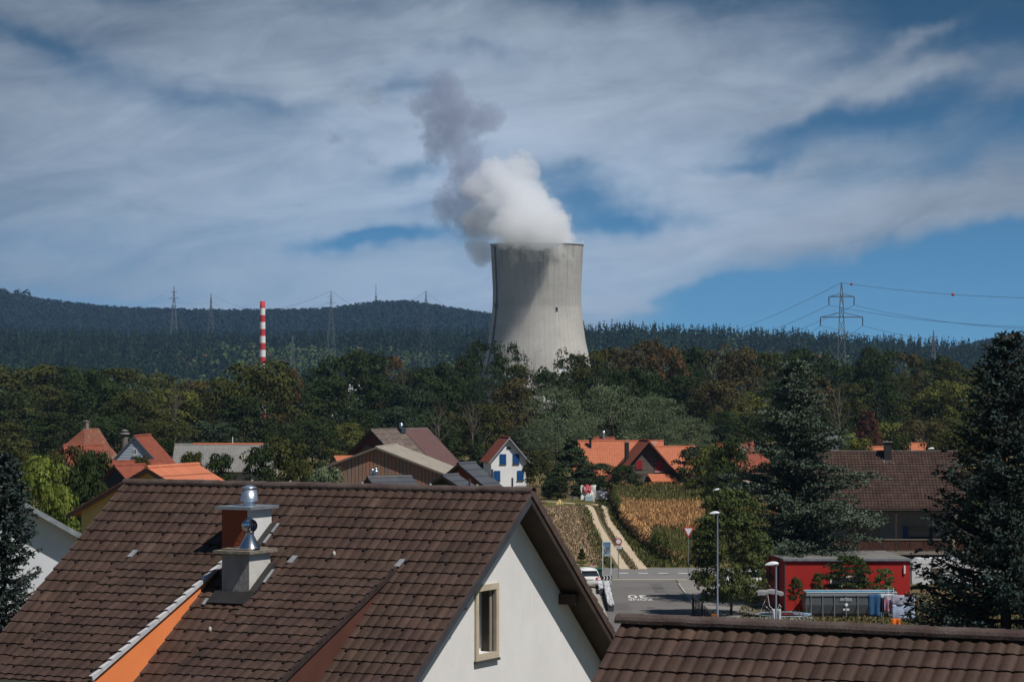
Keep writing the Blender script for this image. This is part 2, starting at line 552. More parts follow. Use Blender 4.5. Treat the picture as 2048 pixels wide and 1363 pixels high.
# ------------------------------------------------------------------ cooling tower
TX, TY = (1074-1024)*2413/F, 2413.0
def tower_r(z):
    zs = [-62, -40, -20, 4, 13.7, 27, 40.2, 53.5, 69.6, 84, 90.3]
    rs = [57.5, 51, 46, 41.2, 39.1, 37.2, 35.8, 35.5, 36.2, 37.0, 37.4]
    return float(np.interp(z, zs, rs))
def concrete_mat():
    m = bpy.data.materials.new('tower_concrete'); m.use_nodes = True
    nt = m.node_tree; g = NT(nt); b = nt.nodes['Principled BSDF']
    b.inputs['Roughness'].default_value = 0.9
    b.inputs['Specular IOR Level'].default_value = 0.15
    ob = g.n('ShaderNodeTexCoord').outputs['Object']
    x, y, z = g.sep(ob)
    ang = g.m('MULTIPLY', g.m('ARCTAN2', y, x), 36.0)           # metres round the shell
    cyl = g.comb(ang, z, 0.0)
    big = g.noise(cyl, 0.03, 4, 0.6)
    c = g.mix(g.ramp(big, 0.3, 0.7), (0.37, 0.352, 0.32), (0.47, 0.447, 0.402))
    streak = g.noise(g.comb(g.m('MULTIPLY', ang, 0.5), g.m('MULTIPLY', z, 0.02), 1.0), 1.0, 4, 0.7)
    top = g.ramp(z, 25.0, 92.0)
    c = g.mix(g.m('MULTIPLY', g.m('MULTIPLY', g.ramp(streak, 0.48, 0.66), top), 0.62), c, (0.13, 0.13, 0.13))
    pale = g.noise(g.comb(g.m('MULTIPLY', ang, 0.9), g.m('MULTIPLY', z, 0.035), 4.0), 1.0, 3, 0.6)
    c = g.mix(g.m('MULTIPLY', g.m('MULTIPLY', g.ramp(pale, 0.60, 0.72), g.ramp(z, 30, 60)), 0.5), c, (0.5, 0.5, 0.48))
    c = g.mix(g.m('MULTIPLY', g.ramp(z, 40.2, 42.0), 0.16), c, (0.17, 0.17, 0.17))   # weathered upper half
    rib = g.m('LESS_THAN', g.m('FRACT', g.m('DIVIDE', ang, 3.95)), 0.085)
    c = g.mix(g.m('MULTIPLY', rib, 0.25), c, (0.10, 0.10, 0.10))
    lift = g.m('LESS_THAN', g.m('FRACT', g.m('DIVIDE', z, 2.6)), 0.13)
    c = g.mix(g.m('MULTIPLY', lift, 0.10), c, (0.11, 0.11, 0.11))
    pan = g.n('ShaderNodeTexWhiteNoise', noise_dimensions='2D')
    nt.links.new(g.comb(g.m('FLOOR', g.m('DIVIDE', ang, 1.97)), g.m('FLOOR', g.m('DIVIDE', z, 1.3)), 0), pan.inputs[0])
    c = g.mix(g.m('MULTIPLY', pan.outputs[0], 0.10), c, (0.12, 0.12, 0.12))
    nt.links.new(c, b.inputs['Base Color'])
    return m
def build_tower():
    zb = -55.0
    root = empty('cooling_tower', (TX, TY, zb), 'tall waisted grey concrete cooling tower steaming behind the trees', 'cooling tower')
    cm = concrete_mat()
    zs = np.concatenate([np.linspace(-45, 88, 48), [89.5, 90.3]])
    mb = MB()
    prof = [(tower_r(z), z) for z in zs] + [(tower_r(90.3)+0.5, 90.3), (tower_r(90.3)+0.5, 91.2), (tower_r(90.3)-0.9, 91.2)]
    prof += [(tower_r(z)-0.9, z) for z in zs[::-1]] + [(tower_r(zs[0]), zs[0])]
    mb.lathe(prof, (TX, TY, 0), 128)
    # object coordinates are local: keep heights relative to eye level by parenting with an offset
    o = mb.build('shell', cm, None)
    me = o.data
    me.transform(Matrix.Translation((-TX, -TY, 0)))
    o.parent = root; o.location = (0, 0, -zb)
    mb = MB()
    for k in range(48):
        a = 2*math.pi*k/48
        for s in (-1, 1):
            b = a+s*math.pi/48
            mb.bar((TX+59*math.cos(b), TY+59*math.sin(b), zb-0.5), (TX+53*math.cos(a), TY+53*math.sin(a), -45), 1.0)
    mb.build('support_columns', mat('column_concrete', (0.3, 0.3, 0.28), 0.9), root, True)
    # service ladder cage down the left side
    mb = MB()
    a = math.radians(180+26)
    pts = []
    for z in np.linspace(-40, 90, 50):
        r = tower_r(z)+0.5
        pts.append((TX+r*math.cos(a), TY+r*math.sin(a), z))
    for i in range(len(pts)-1):
        mb.bar(pts[i], pts[i+1], 1.5, 1.0)
        if i % 3 == 0:
            p = Vector(pts[i]); mb.box(p.x-1.2, p.x+1.2, p.y-1.2, p.y+0.6, p.z-0.15, p.z+0.15)
    p = Vector(pts[31]); mb.box(p.x-1.5, p.x+1.8, p.y-1.6, p.y+0.6, p.z-2.2, p.z+1.6)
    mb.build('service_ladder', mat('dark_steel', (0.035, 0.04, 0.05), 0.6, (0.06, 0.06, 0.07), 1.0), root, True)
    # small dark opening with a pale drip stain under it
    dx = (1112-1024)*TY/F-TX
    z0 = (HY-617)*2376/F
    r = tower_r(z0)+0.05
    a = -math.acos(dx/r)
    c, s_ = math.cos(a), math.sin(a)
    M = Matrix.Translation((TX+c*r, TY+s_*r, z0)) @ Matrix.Rotation(a+math.pi/2, 4, 'Z')
    mb = MB(); mb.box(-0.9, 0.9, -0.25, 0.3, -1.3, 1.2, M)
    h = mb.build('inspection_opening', mat('black_opening', (0.01, 0.01, 0.012), 0.8), root, True)
    mb = MB(); mb.box(-1.1, 1.1, -0.9, 0.3, -1.6, -1.3, M)
    mb.build('ledge', mat('ledge_concrete', (0.2, 0.2, 0.2), 0.9), root, True)
    mb = MB()
    prev = None
    for k in range(12):
        z = z0-1.6-k*1.1
        rr = tower_r(z)+0.06
        w = 0.55*(1-k/13)+0.12
        q = []
        for sx in (-w, w):
            aa = a+sx/rr
            q.append((TX+rr*math.cos(aa), TY+rr*math.sin(aa), z))
        if prev: mb.quad(prev[0], q[0], q[1], prev[1])
        prev = q
    mb.build('drip_stain', mat('pale_stain', (0.55, 0.55, 0.53), 0.9, (0.4, 0.4, 0.38), 0.6), root, True)
build_tower()

# ------------------------------------------------------------------ steam
STEAM_S = TY/F
def sp(px, py, rpx, dy=0.0, dens=1.0):
    return ((px-1024)*STEAM_S, TY+dy, (HY-py)*STEAM_S, rpx*STEAM_S, dens)
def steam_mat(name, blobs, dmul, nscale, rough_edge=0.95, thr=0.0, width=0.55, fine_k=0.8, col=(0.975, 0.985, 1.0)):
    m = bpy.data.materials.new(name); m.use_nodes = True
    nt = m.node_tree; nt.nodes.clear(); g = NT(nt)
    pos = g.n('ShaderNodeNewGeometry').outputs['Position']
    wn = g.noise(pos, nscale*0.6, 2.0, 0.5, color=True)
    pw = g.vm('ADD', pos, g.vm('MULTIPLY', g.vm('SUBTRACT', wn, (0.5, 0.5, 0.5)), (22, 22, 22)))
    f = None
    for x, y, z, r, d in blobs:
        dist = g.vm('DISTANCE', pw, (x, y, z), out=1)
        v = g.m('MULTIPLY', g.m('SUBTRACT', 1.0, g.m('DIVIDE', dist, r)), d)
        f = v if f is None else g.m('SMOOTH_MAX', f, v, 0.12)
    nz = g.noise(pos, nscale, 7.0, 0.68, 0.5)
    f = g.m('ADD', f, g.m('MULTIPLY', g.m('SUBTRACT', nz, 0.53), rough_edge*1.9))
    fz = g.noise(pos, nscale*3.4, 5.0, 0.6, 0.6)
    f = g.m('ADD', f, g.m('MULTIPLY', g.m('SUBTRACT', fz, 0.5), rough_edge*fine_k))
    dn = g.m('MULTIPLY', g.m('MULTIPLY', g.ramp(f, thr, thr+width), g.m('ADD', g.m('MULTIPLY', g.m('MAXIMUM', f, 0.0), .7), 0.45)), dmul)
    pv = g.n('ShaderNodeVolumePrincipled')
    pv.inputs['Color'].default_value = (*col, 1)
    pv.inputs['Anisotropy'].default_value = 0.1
    nt.links.new(dn, pv.inputs['Density'])
    out = g.n('ShaderNodeOutputMaterial')
    nt.links.new(pv.outputs[0], out.inputs['Volume'])
    m.cycles.volume_step_rate = 0.22
    return m
def cloud_domain(name, blobs, grow, m, label, voxel=4.0, parent_loc=None):
    """rounded, closed skin around the puffs (union through a voxel remesh)"""
    mb = MB()
    for x, y, z, r, d in blobs:
        mb.ball((x, y, z), r*grow, n=16)
    o = mb.build(name, m)
    c = Vector(parent_loc)
    o.data.transform(Matrix.Translation(-c)); o.location = c
    md = o.modifiers.new('union', 'REMESH'); md.mode = 'VOXEL'; md.voxel_size = voxel
    return tag(o, label, 'steam', kind='stuff')
def build_steam():
    main = [sp(1068, 512, 82, 0), sp(1080, 486, 84, -10), sp(1108, 466, 38, -52), sp(1074, 460, 46, -60), sp(1034, 460, 46, -58), sp(1004, 462, 42, -50), sp(1088, 450, 44, -40), sp(1050, 440, 48, -44), sp(1054, 452, 76, -18), sp(1032, 415, 72, -14), sp(1012, 382, 60, -8),
            sp(992, 356, 46, -6), sp(1030, 352, 46, -6), sp(962, 378, 48, 0, .9), sp(975, 440, 52, 0, .9), sp(964, 488, 36, 0, .85), sp(968, 508, 26, 0, .85)]
    thin = [(a_, b_, c_, r_*.88, d_) for a_, b_, c_, r_, d_ in [sp(925, 395, 62, 6, .9), sp(893, 415, 44, 6, .9), sp(935, 345, 50, 6, .95), sp(925, 305, 42, 8), sp(905, 270, 56, 8), sp(872, 285, 48, 8),
            sp(880, 240, 54, 8), sp(918, 222, 62, 8), sp(888, 190, 54, 8), sp(850, 205, 46, 8), sp(955, 240, 50, 8), sp(982, 246, 34, 8), sp(885, 170, 36, 8), sp(935, 430, 48, 4, .85)]]
    cloud_domain('steam_plume', main, 1.25, steam_mat('dense_steam', main, 0.10, 0.042, 0.78, width=.16, fine_k=1.05), 'thick white steam pouring out of the cooling tower mouth', parent_loc=(TX, TY, 90))
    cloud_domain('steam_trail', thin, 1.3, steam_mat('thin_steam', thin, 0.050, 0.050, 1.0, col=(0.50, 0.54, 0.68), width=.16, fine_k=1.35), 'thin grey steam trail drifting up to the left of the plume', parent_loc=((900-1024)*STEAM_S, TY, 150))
    wisps = [(738, 192, 24), (697, 158, 13), (668, 272, 18), (746, 312, 14)]
    for i, (x, y, r) in enumerate(wisps):
        b = [sp(x, y, r, 20, .75), sp(x-r*.5, y-r*.4, r*.6, 20, .7), sp(x+r*.6, y+r*.1, r*.5, 20, .7)]
        lab = ['largest grey steam wisp left of the trail top', 'small steam wisp highest at the left of the trail', 'faint steam wisp farthest left, level with the trail middle', 'small low steam wisp left of the narrow trail neck'][i]
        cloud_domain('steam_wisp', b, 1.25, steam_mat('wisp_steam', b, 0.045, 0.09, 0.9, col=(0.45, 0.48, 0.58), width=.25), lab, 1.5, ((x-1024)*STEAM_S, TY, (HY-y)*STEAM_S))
build_steam()

# ------------------------------------------------------------------ haze: even air around everything
def build_haze():
    mb = MB()
    mb.box(-6500, 6500, -80, 12500, -64, 262)
    m = bpy.data.materials.new('haze_air'); m.use_nodes = True
    nt = m.node_tree; nt.nodes.clear(); g = NT(nt)
    pv = g.n('ShaderNodeVolumePrincipled')
    pv.inputs['Color'].default_value = (0.32, 0.58, 1.0, 1)
    pv.inputs['Density'].default_value = 3.0e-5
    pv.inputs['Anisotropy'].default_value = 0.0
    out = g.n('ShaderNodeOutputMaterial')
    nt.links.new(pv.outputs[0], out.inputs['Volume'])
    tag(mb.build('haze', m), 'thin blue summer haze over the whole valley', kind='stuff')
build_haze()

# ------------------------------------------------------------------ striped stack, pylons, mast, wires
def build_stack():
    Y = 1700.0; s = Y/F
    x = (525-1024)*s; zt = (HY-602)*s; zb = gz(x, Y)
    root = empty('striped_chimney', (x, Y, zb), 'slender red and white banded chimney stack above the woods', 'chimney')
    step = 13.9*s
    rad = lambda z: 1.45+(zt-z)*0.011
    k = 0; z = zt
    red = mat('stack_red', (0.50, 0.035, 0.04), 0.7, (0.42, 0.03, 0.035), 0.4); wh = mat('stack_white', (0.72, 0.72, 0.72), 0.7, (0.62, 0.62, 0.63), 0.4)
    while z > zb:
        z2 = max(z-step, zb)
        mb = MB(); mb.lathe([(rad(z)*0.8, z), (rad(z), z), (rad(z2), z2)] if k == 0 else [(rad(z), z), (rad(z2), z2)], (x, Y, 0), 24)
        mb.build('red_band' if k % 2 == 0 else 'white_band', red if k % 2 == 0 else wh, root, True)
        z = z2; k += 1
    mb = MB(); mb.lathe([(0, zt-.3), (rad(zt)*0.8, zt-.3), (rad(zt)*.8, zt)], (x, Y, 0), 16)
    mb.build('flue', mat('black_opening', (0.01, 0.01, 0.012)), root, True)
build_stack()

STEEL = mat('galvanised_steel', (0.10, 0.11, 0.12), 0.6, (0.14, 0.15, 0.155), 0.5, metal=0.2)
def lattice(mb, H, w0, w1, n, t, zlow=0.0, hsplit=None):
    """square tapering tower with four legs and X bracing"""
    def wid(z):
        if hsplit and z > hsplit[0]:
            return hsplit[1]+(w1-hsplit[1])*(z-hsplit[0])/(H-hsplit[0])
        zz = hsplit[0] if hsplit else H; ww = hsplit[1] if hsplit else w1
        return w0+(ww-w0)*z/zz
    zs = [H*(1-(1-i/n)**1.15) for i in range(n+1)]
    for sx, sy in ((-1, -1), (1, -1), (1, 1), (-1, 1)):
        for a, b in zip(zs[:-1], zs[1:]):
            mb.bar((sx*wid(a)/2, sy*wid(a)/2, a), (sx*wid(b)/2, sy*wid(b)/2, b), t)
    for j, (a, b) in enumerate(zip(zs[:-1], zs[1:])):
        for (p, q) in (((-1, -1), (1, -1)), ((1, -1), (1, 1)), ((1, 1), (-1, 1)), ((-1, 1), (-1, -1))):
            A = (p[0]*wid(a)/2, p[1]*wid(a)/2, a); B = (q[0]*wid(b)/2, q[1]*wid(b)/2, b)
            A2 = (q[0]*wid(a)/2, q[1]*wid(a)/2, a); B2 = (p[0]*wid(b)/2, p[1]*wid(b)/2, b)
            mb.bar(A, B, t*0.6); mb.bar(A2, B2, t*0.6)
    return wid
def pylon(px, ytop, Y, label, arms, t=0.3, rz=0.0, w0=None, drop=0.0, group='lattice pylons', wires=None, zb=None):
    x = (px-1024)*Y/F; zt = (HY-ytop)*Y/F
    zb = gz(x, Y)-0.5 if zb is None else zb
    H = zt-zb
    root = empty('pylon', (x, Y, zb), label, 'pylon', rz, group)
    mb = MB()
    s = Y/F
    top_z = H-arms[0][0]*s
    wid = lattice(mb, H, w0 or H*0.13, 0.15, 11, t, hsplit=(top_z, max(arms[0][1]*s*0.22, 0.8)))
    mb.build('lattice_mast', STEEL, root)
    ends = []
    for dz, half in arms:
        z = H-dz*s; hw = half*s
        mb = MB()
        mb.bar((-hw, 0, z), (hw, 0, z), t*1.1)
        w = wid(z)/2
        for sg in (-1, 1):
            mb.bar((sg*hw, 0, z), (sg*w, -w, z+hw*0.22), t*0.7)
            mb.bar((sg*hw, 0, z), (sg*w, w, z+hw*0.22), t*0.7)
            mb.bar((sg*hw, 0, z), (sg*w, -w, z), t*0.7)
        a = mb.build('cross_arm', STEEL, root)
        if drop:
            for sg in (-1, 1):
                mb = MB()
                mb.tube([(sg*hw, 0, z), (sg*hw, 0, z-drop*s)], t*0.55, 6)
                for q in range(7):
                    zz = z-drop*s*(0.15+q*0.12)
                    mb.tube([(sg*hw, 0, zz), (sg*hw, 0, zz-0.12*drop*s*0.5)], t*0.8, 6)
                mb.build('insulator', mat('insulator_brown', (0.03, 0.025, 0.025), 0.5), root)
        for sg in (-1, 1):
            ends.append(Vector((x, Y, zb))+Matrix.Rotation(rz, 3, 'Z') @ Vector((sg*hw, 0, z-drop*s)))
    ends.append(Vector((x, Y, zb+H)))
    return root, ends
def wire(pa, pb, sag, r, label, n=24, group='power line wires', name='power_line_wire'):
    pts = []
    for i in range(n+1):
        t = i/n
        p = Vector(pa).lerp(Vector(pb), t); p.z -= sag*4*t*(1-t)
        pts.append(p)
    root_loc = pts[0]
    mb = MB(); mb.tube([p-root_loc for p in pts], r, 4, False)
    o = mb.build(name, mat('wire_steel', (0.05, 0.055, 0.06), 0.6))
    o.location = root_loc
    return tag(o, label, 'power line', group), pts

def build_pylons():
    p1, e1 = pylon(1683, 565, 1100, 'big dark lattice pylon with hanging insulators standing at the right', [(28, 25), (69, 42), (107, 32)], 0.30, R(-6), w0=5.2, drop=17)
    # wires running off to the right
    right = [(2300, 586), (2300, 650), (2300, 654), (2300, 700), (2300, 710)]
    top = e1[-1]
    o, pts = wire(top, P(2290, 596, 800), 2.0, .055, 'topmost wire with two marker balls running right from the big pylon')
    for k, (px_, lab) in enumerate(((1703, 'orange marker ball on the wire beside the big pylon tip'), (1906, 'orange marker ball farther right on the top wire'))):
        q = min(pts, key=lambda p: abs(1024+F*p.x/p.y-px_)) if k else pts[0].lerp(pts[1], 0.75)
        for a, b in zip(pts[:-1], pts[1:]):
            xa, xb = 1024+F*a.x/a.y, 1024+F*b.x/b.y
            if xa <= px_ <= xb: q = a.lerp(b, (px_-xa)/(xb-xa))
        mb = MB(); mb.ball((0, 0, 0), 0.52, n=14)
        b = mb.build('marker_ball', mat('marker_orange', (0.42, 0.05, 0.03), 0.5))
        b.location = q
        tag(b, lab, 'marker ball', 'marker balls on the wire')
    names = ['upper left arm', 'upper right arm', 'middle left arm', 'middle right arm', 'lower left arm', 'lower right arm']
    tgt_r = [(2300, 652, 780), (2300, 660, 760), (2300, 715, 780), (2300, 708, 760)]
    tgt_l = [(1380, 668, 2700), (1420, 672, 2650), (1480, 690, 2650), (1560, 700, 2600)]
    for i in range(4):
        wire(e1[i], P(*tgt_r[i]), 3.0, .05, 'wire running right from the %s of the big pylon' % names[i])
        wire(e1[i], P(*tgt_l[i]), 9.0, .07, 'wire running left towards the hills from the %s of the big pylon' % names[i])
    wire(top, P(1330, 678, 2700), 8.0, .07, 'topmost wire running down left from the tip of the big pylon')
    pylon(1867, 660, 2300, 'small distant pylon on the wooded ridge at the right', [(14, 8), (30, 11)], 0.34, 0.1)
    a, ea = pylon(348, 572, 4300, 'leftmost tall pylon on the far ridge', [(12, 7), (24, 10), (40, 6)], 0.45, 0.3)
    b, eb = pylon(422, 586, 4600, 'second pylon from the left, right of the leftmost one', [(10, 4), (18, 6), (26, 5)], 0.42, 1.2)
    c, ec = pylon(662, 581, 3000, 'pylon on the ridge between the striped chimney and the mast', [(12, 7), (25, 10)], 0.17, 0.3)
    d, ed = pylon(852, 581, 3000, 'pylon on the ridge right of the thin mast', [(10, 4), (20, 5)], 0.17, 1.0)
    e, ee = pylon(585, 671, 1500, 'near pale lattice pylon in front of the dark forest beside the striped chimney', [(28, 20), (52, 32)], 0.22, 0.15)
    for (p, q, s_, lab) in ((ea[2], eb[2], 6, 'wire between the two leftmost ridge pylons'), (eb[-1], ec[-1], 22, 'upper wire passing behind the striped chimney to the ridge pylon'),
                            (eb[3], ec[2], 22, 'lower wire passing behind the striped chimney to the ridge pylon'), (ea[-1], P(150, 640, 3900), 14, 'wire falling left from the leftmost ridge pylon'),
                            (ea[2], P(250, 645, 3900), 10, 'lower wire falling left from the leftmost ridge pylon'),
                            (ed[-1], P(1000, 622, 2700), 12, 'wire falling right from the pylon beside the mast towards the tower'),
                            (ec[-1], ed[-1], 20, 'wire between the two pylons either side of the thin mast'),
                            (ee[1], P(760, 760, 1350), 6, 'wire running right from the near pale pylon')):
        wire(p, q, s_, .11 if s_ > 7 else .09, lab)
    # mast on the far hill
    Y = 6480.0; s = Y/F
    x = (752-1024)*s; zt = (HY-566)*s; zb = gz(x, Y)
    root = empty('radio_mast', (x, Y, zb), 'tall thin radio mast on top of the far rounded hill', 'mast')
    mb = MB(); H = zt-zb
    lattice(mb, H*0.55, 5.5, 2.6, 6, 0.7)
    mb.box(-2.6, 2.6, -2.6, 2.6, H*0.36, H*0.42); mb.box(-2.2, 2.2, -2.2, 2.2, H*0.48, H*0.52)
    mb.build('lattice_mast', STEEL, root)
    mb = MB(); mb.tube([(0, 0, H*0.5), (0, 0, H*0.75), (0, 0, H)], [1.1, 0.8, 0.35], 8)
    mb.build('antenna', mat('antenna_grey', (0.25, 0.27, 0.3), 0.6), root)
build_pylons()
# ------------------------------------------------------------------ tiled roofs with real waves
def roof_tile_mat():
    m = mat('brown_roof_tile', (1, 1, 1), 0.62, bump=0.3, bscale=40, tint=True, spec=0.18)
    nt = m.node_tree; g = NT(nt); b = nt.nodes['Principled BSDF']
    ob = g.n('ShaderNodeTexCoord').outputs['Object']
    c = g.mix(g.ramp(g.noise(ob, 1.3, 6, .65), .3, .7), (0.042, 0.0255, 0.0198), (0.068, 0.0415, 0.0325))
    wash = g.noise(g.vm('MULTIPLY', ob, (2.2, .5, .5)), 1.0, 5, .7)
    c = g.mix(g.m('MULTIPLY', g.ramp(wash, .50, .72), .28), c, (0.095, 0.064, 0.048))
    c = g.mix(g.m('MULTIPLY', g.ramp(g.noise(ob, 14.0, 4, .7), .60, .72), .22), c, (0.105, 0.095, 0.075))
    c = g.mix(g.m('MULTIPLY', g.ramp(g.noise(ob, 0.55, 5, .7),   .50, .70), .30), c, (0.026, 0.018, 0.016))
    lich = g.m('MULTIPLY', g.ramp(g.noise(ob, 34.0, 2, .5), .70, .76), g.ramp(g.noise(ob, 1.7, 3, .5), .45, .65))
    c = g.mix(g.m('MULTIPLY', lich, .8), c, (0.24, 0.23, 0.18))
    at = g.n('ShaderNodeAttribute', attribute_name='tint').outputs['Color']
    nt.links.new(g.mix(1.0, c, at, 'MULTIPLY'), b.inputs['Base Color'])
    return m
TILE_BROWN = roof_tile_mat()
GUARD = mat('dark_snow_guard', (0.012, 0.010, 0.010), 0.6)
def tile_patch(name, o, U, D, width, length, m, parent, wave=0.215, row=0.34, amp=0.027, step=0.022, guards=True, seed=1, ns=7, gmat=None, edge_l=0.0):
    rng = np.random.default_rng(seed)
    o = np.array(o, float); U = np.array(U, float); D = np.array(D, float)
    N = np.cross(D, U); N /= np.linalg.norm(N)
    nw = int(round(width/wave)); nr = int(math.ceil(length/row))
    xs = np.linspace(0, width, nw*ns+1)
    ph = xs/wave*2*np.pi
    prof = amp*(0.5+0.5*np.cos(ph-0.6*np.sin(ph)))**0.85
    rows = []; tints = []
    wi = np.minimum((xs/wave).astype(int), nw-1)
    for r in range(nr):
        t0 = r*row; t1 = min((r+1)*row, length)
        tt = 0.86+0.28*rng.random(nw)
        tt[rng.random(nw) < 0.03] *= 1.25
        tv = tt[wi]
        tc = np.stack([tv*1.0, tv*(0.97+0.04*rng.random()), tv*(0.95+0.06*rng.random())], -1)
        jit = rng.normal(0, 0.0022, nw)[wi]
        for t, h in ((t0, 0.0), (t1-0.045, step*0.9), (t1, step)):
            dip = 0.006 if h == step else 0.0
            rows.append(o+xs[:, None]*U+(t+dip*np.cos(ph)[:, None])*D+(prof[:, None]*(0.9 if h == 0 else 1)+h+jit[:, None])*N)
            tints.append(tc)
        # butt edge of the row, turned under
        rows.append(o+xs[:, None]*U+(t1-0.004)*D+(prof[:, None]*0.55-0.004)*N)
        tints.append(tc*0.8)
    V = np.concatenate(rows); T = np.concatenate(tints)
    m_ = len(xs); n_ = len(rows)
    i = np.arange(n_-1)[:, None]*m_+np.arange(m_-1)[None]
    Fc = np.stack([i, i+m_, i+m_+1, i+1], -1).reshape(-1, 4)
    mi = np.zeros(len(Fc), int)
    if guards:
        gv = []; gf = []
        b0 = len(V); k = 0
        for r in range(1, nr-1):
            st = 6 if r < 2 else 4
            off = (r*2+rng.integers(0, 2)) % st
            for w in range(nw):
                if (w+off) % st == 0 and r > 0:
                    s = (w+0.5)*wave; t = (r+1)*row+0.01
                    c = o+s*U+t*D+N*(amp*0.3)
                    hx, ht, hn = 0.014, 0.055, 0.045
                    q = [c+a*hx*U+b*ht*D+cc*hn*N for a in (-1, 1) for b in (0, 1) for cc in (-0.3, 1)]
                    gv += q
                    gf += [[b0+k+j for j in f] for f in ((0, 1, 3, 2), (4, 6, 7, 5), (0, 4, 5, 1), (2, 3, 7, 6), (0, 2, 6, 4), (1, 5, 7, 3))]
                    k += 8
        if gv:
            V = np.concatenate([V, np.array(gv)]); Fc = np.concatenate([Fc, np.array(gf)])
            T = np.concatenate([T, np.ones((len(gv), 3))])
            mi = np.concatenate([mi, np.ones(len(gf), int)])
    if parent is not None:
        Mi = np.array((Matrix.Translation(parent.location) @ parent.rotation_euler.to_matrix().to_4x4()).inverted())
        V = V @ Mi[:3, :3].T + Mi[:3, 3]
    sm_ = mi == 0
    me = np_mesh(name, V, Fc, tint=T, midx=mi)
    me.polygons.foreach_set('use_smooth', sm_)
    # keep the row edges crisp
    me.materials.append(m); me.materials.append(gmat or GUARD)
    try:
        me.set_sharp_from_angle(angle=R(38))
    except Exception:
        pass
    o_ = bpy.data.objects.new(name, me); COL.objects.link(o_); o_.parent = parent
    return o_
def ridge_caps(mb, a, b, r, seg=0.38, lift=0.02):
    a, b = Vector(a), Vector(b)
    L = (b-a).length; n = max(1, int(round(L/seg))); d = (b-a)/L
    side = d.cross(Vector((0, 0, 1))).normalized(); up = side.cross(d)
    rr = random.Random(int(L*100))
    for i in range(n):
        p0 = a+d*(L*i/n-0.03); p1 = a+d*(L*(i+1)/n)
        r0, r1 = r*1.0, r*1.1
        j = rr.uniform(-0.006, 0.006)
        vs = []
        for p, q in ((p0, r0), (p1, r1)):
            for w in (q, q-0.02):
                for k in range(9):
                    t = math.pi*(-0.08+1.16*k/8)
                    vs.append(p+side*(w*math.cos(t))+up*(w*math.sin(t)*0.8+lift+j))
        fs = []
        for k in range(8):
            fs += [(k, k+1, 18+k+1, 18+k), (9+k+1, 9+k, 27+k, 27+k+1), (18+k, 18+k+1, 27+k+1, 27+k), (k+1, k, 9+k, 9+k+1)]
        mb.add(vs, fs, False)

# ------------------------------------------------------------------ the big house in front
u1 = Vector((0.8973, -0.4415, 0)); v1 = Vector((0.4415, 0.8973, 0)); ZU = Vector((0, 0, 1))
R1 = P(1065, 985, 58.0)
L1 = 9.30
R0 = R1-u1*L1
TF, TB = 0.6385, 0.80
def slope(tan, toward=True):
    d = (-v1 if toward else v1)-ZU*tan
    return d.normalized()
DF, DB = slope(TF), slope(TB, False)
NF = DF.cross(u1).normalized()
if NF.z < 0: NF = -NF
def plaster_mat():
    m = mat('white_plaster', (1, 1, 1), 0.92, bump=0.18, bscale=60, spec=0.08)
    nt = m.node_tree; g = NT(nt); b = nt.nodes['Principled BSDF']
    ob = g.n('ShaderNodeTexCoord').outputs['Object']
    c = g.mix(g.ramp(g.noise(ob, 0.9, 8, .65), .3, .7), (0.62, 0.61, 0.59), (0.68, 0.67, 0.655))
    st = g.noise(g.vm('MULTIPLY', ob, (9, 9, .55)), 1.0, 6, .7)
    c = g.mix(g.m('MULTIPLY', g.ramp(st, .55, .72), .30), c, (0.43, 0.42, 0.39))
    sp_ = g.noise(ob, 22.0, 3, .6)
    c = g.mix(g.m('MULTIPLY', g.ramp(sp_, .62, .70), .25), c, (0.48, 0.47, 0.44))
    nt.links.new(c, b.inputs['Base Color'])
    return m
WHITE_PLASTER = plaster_mat()

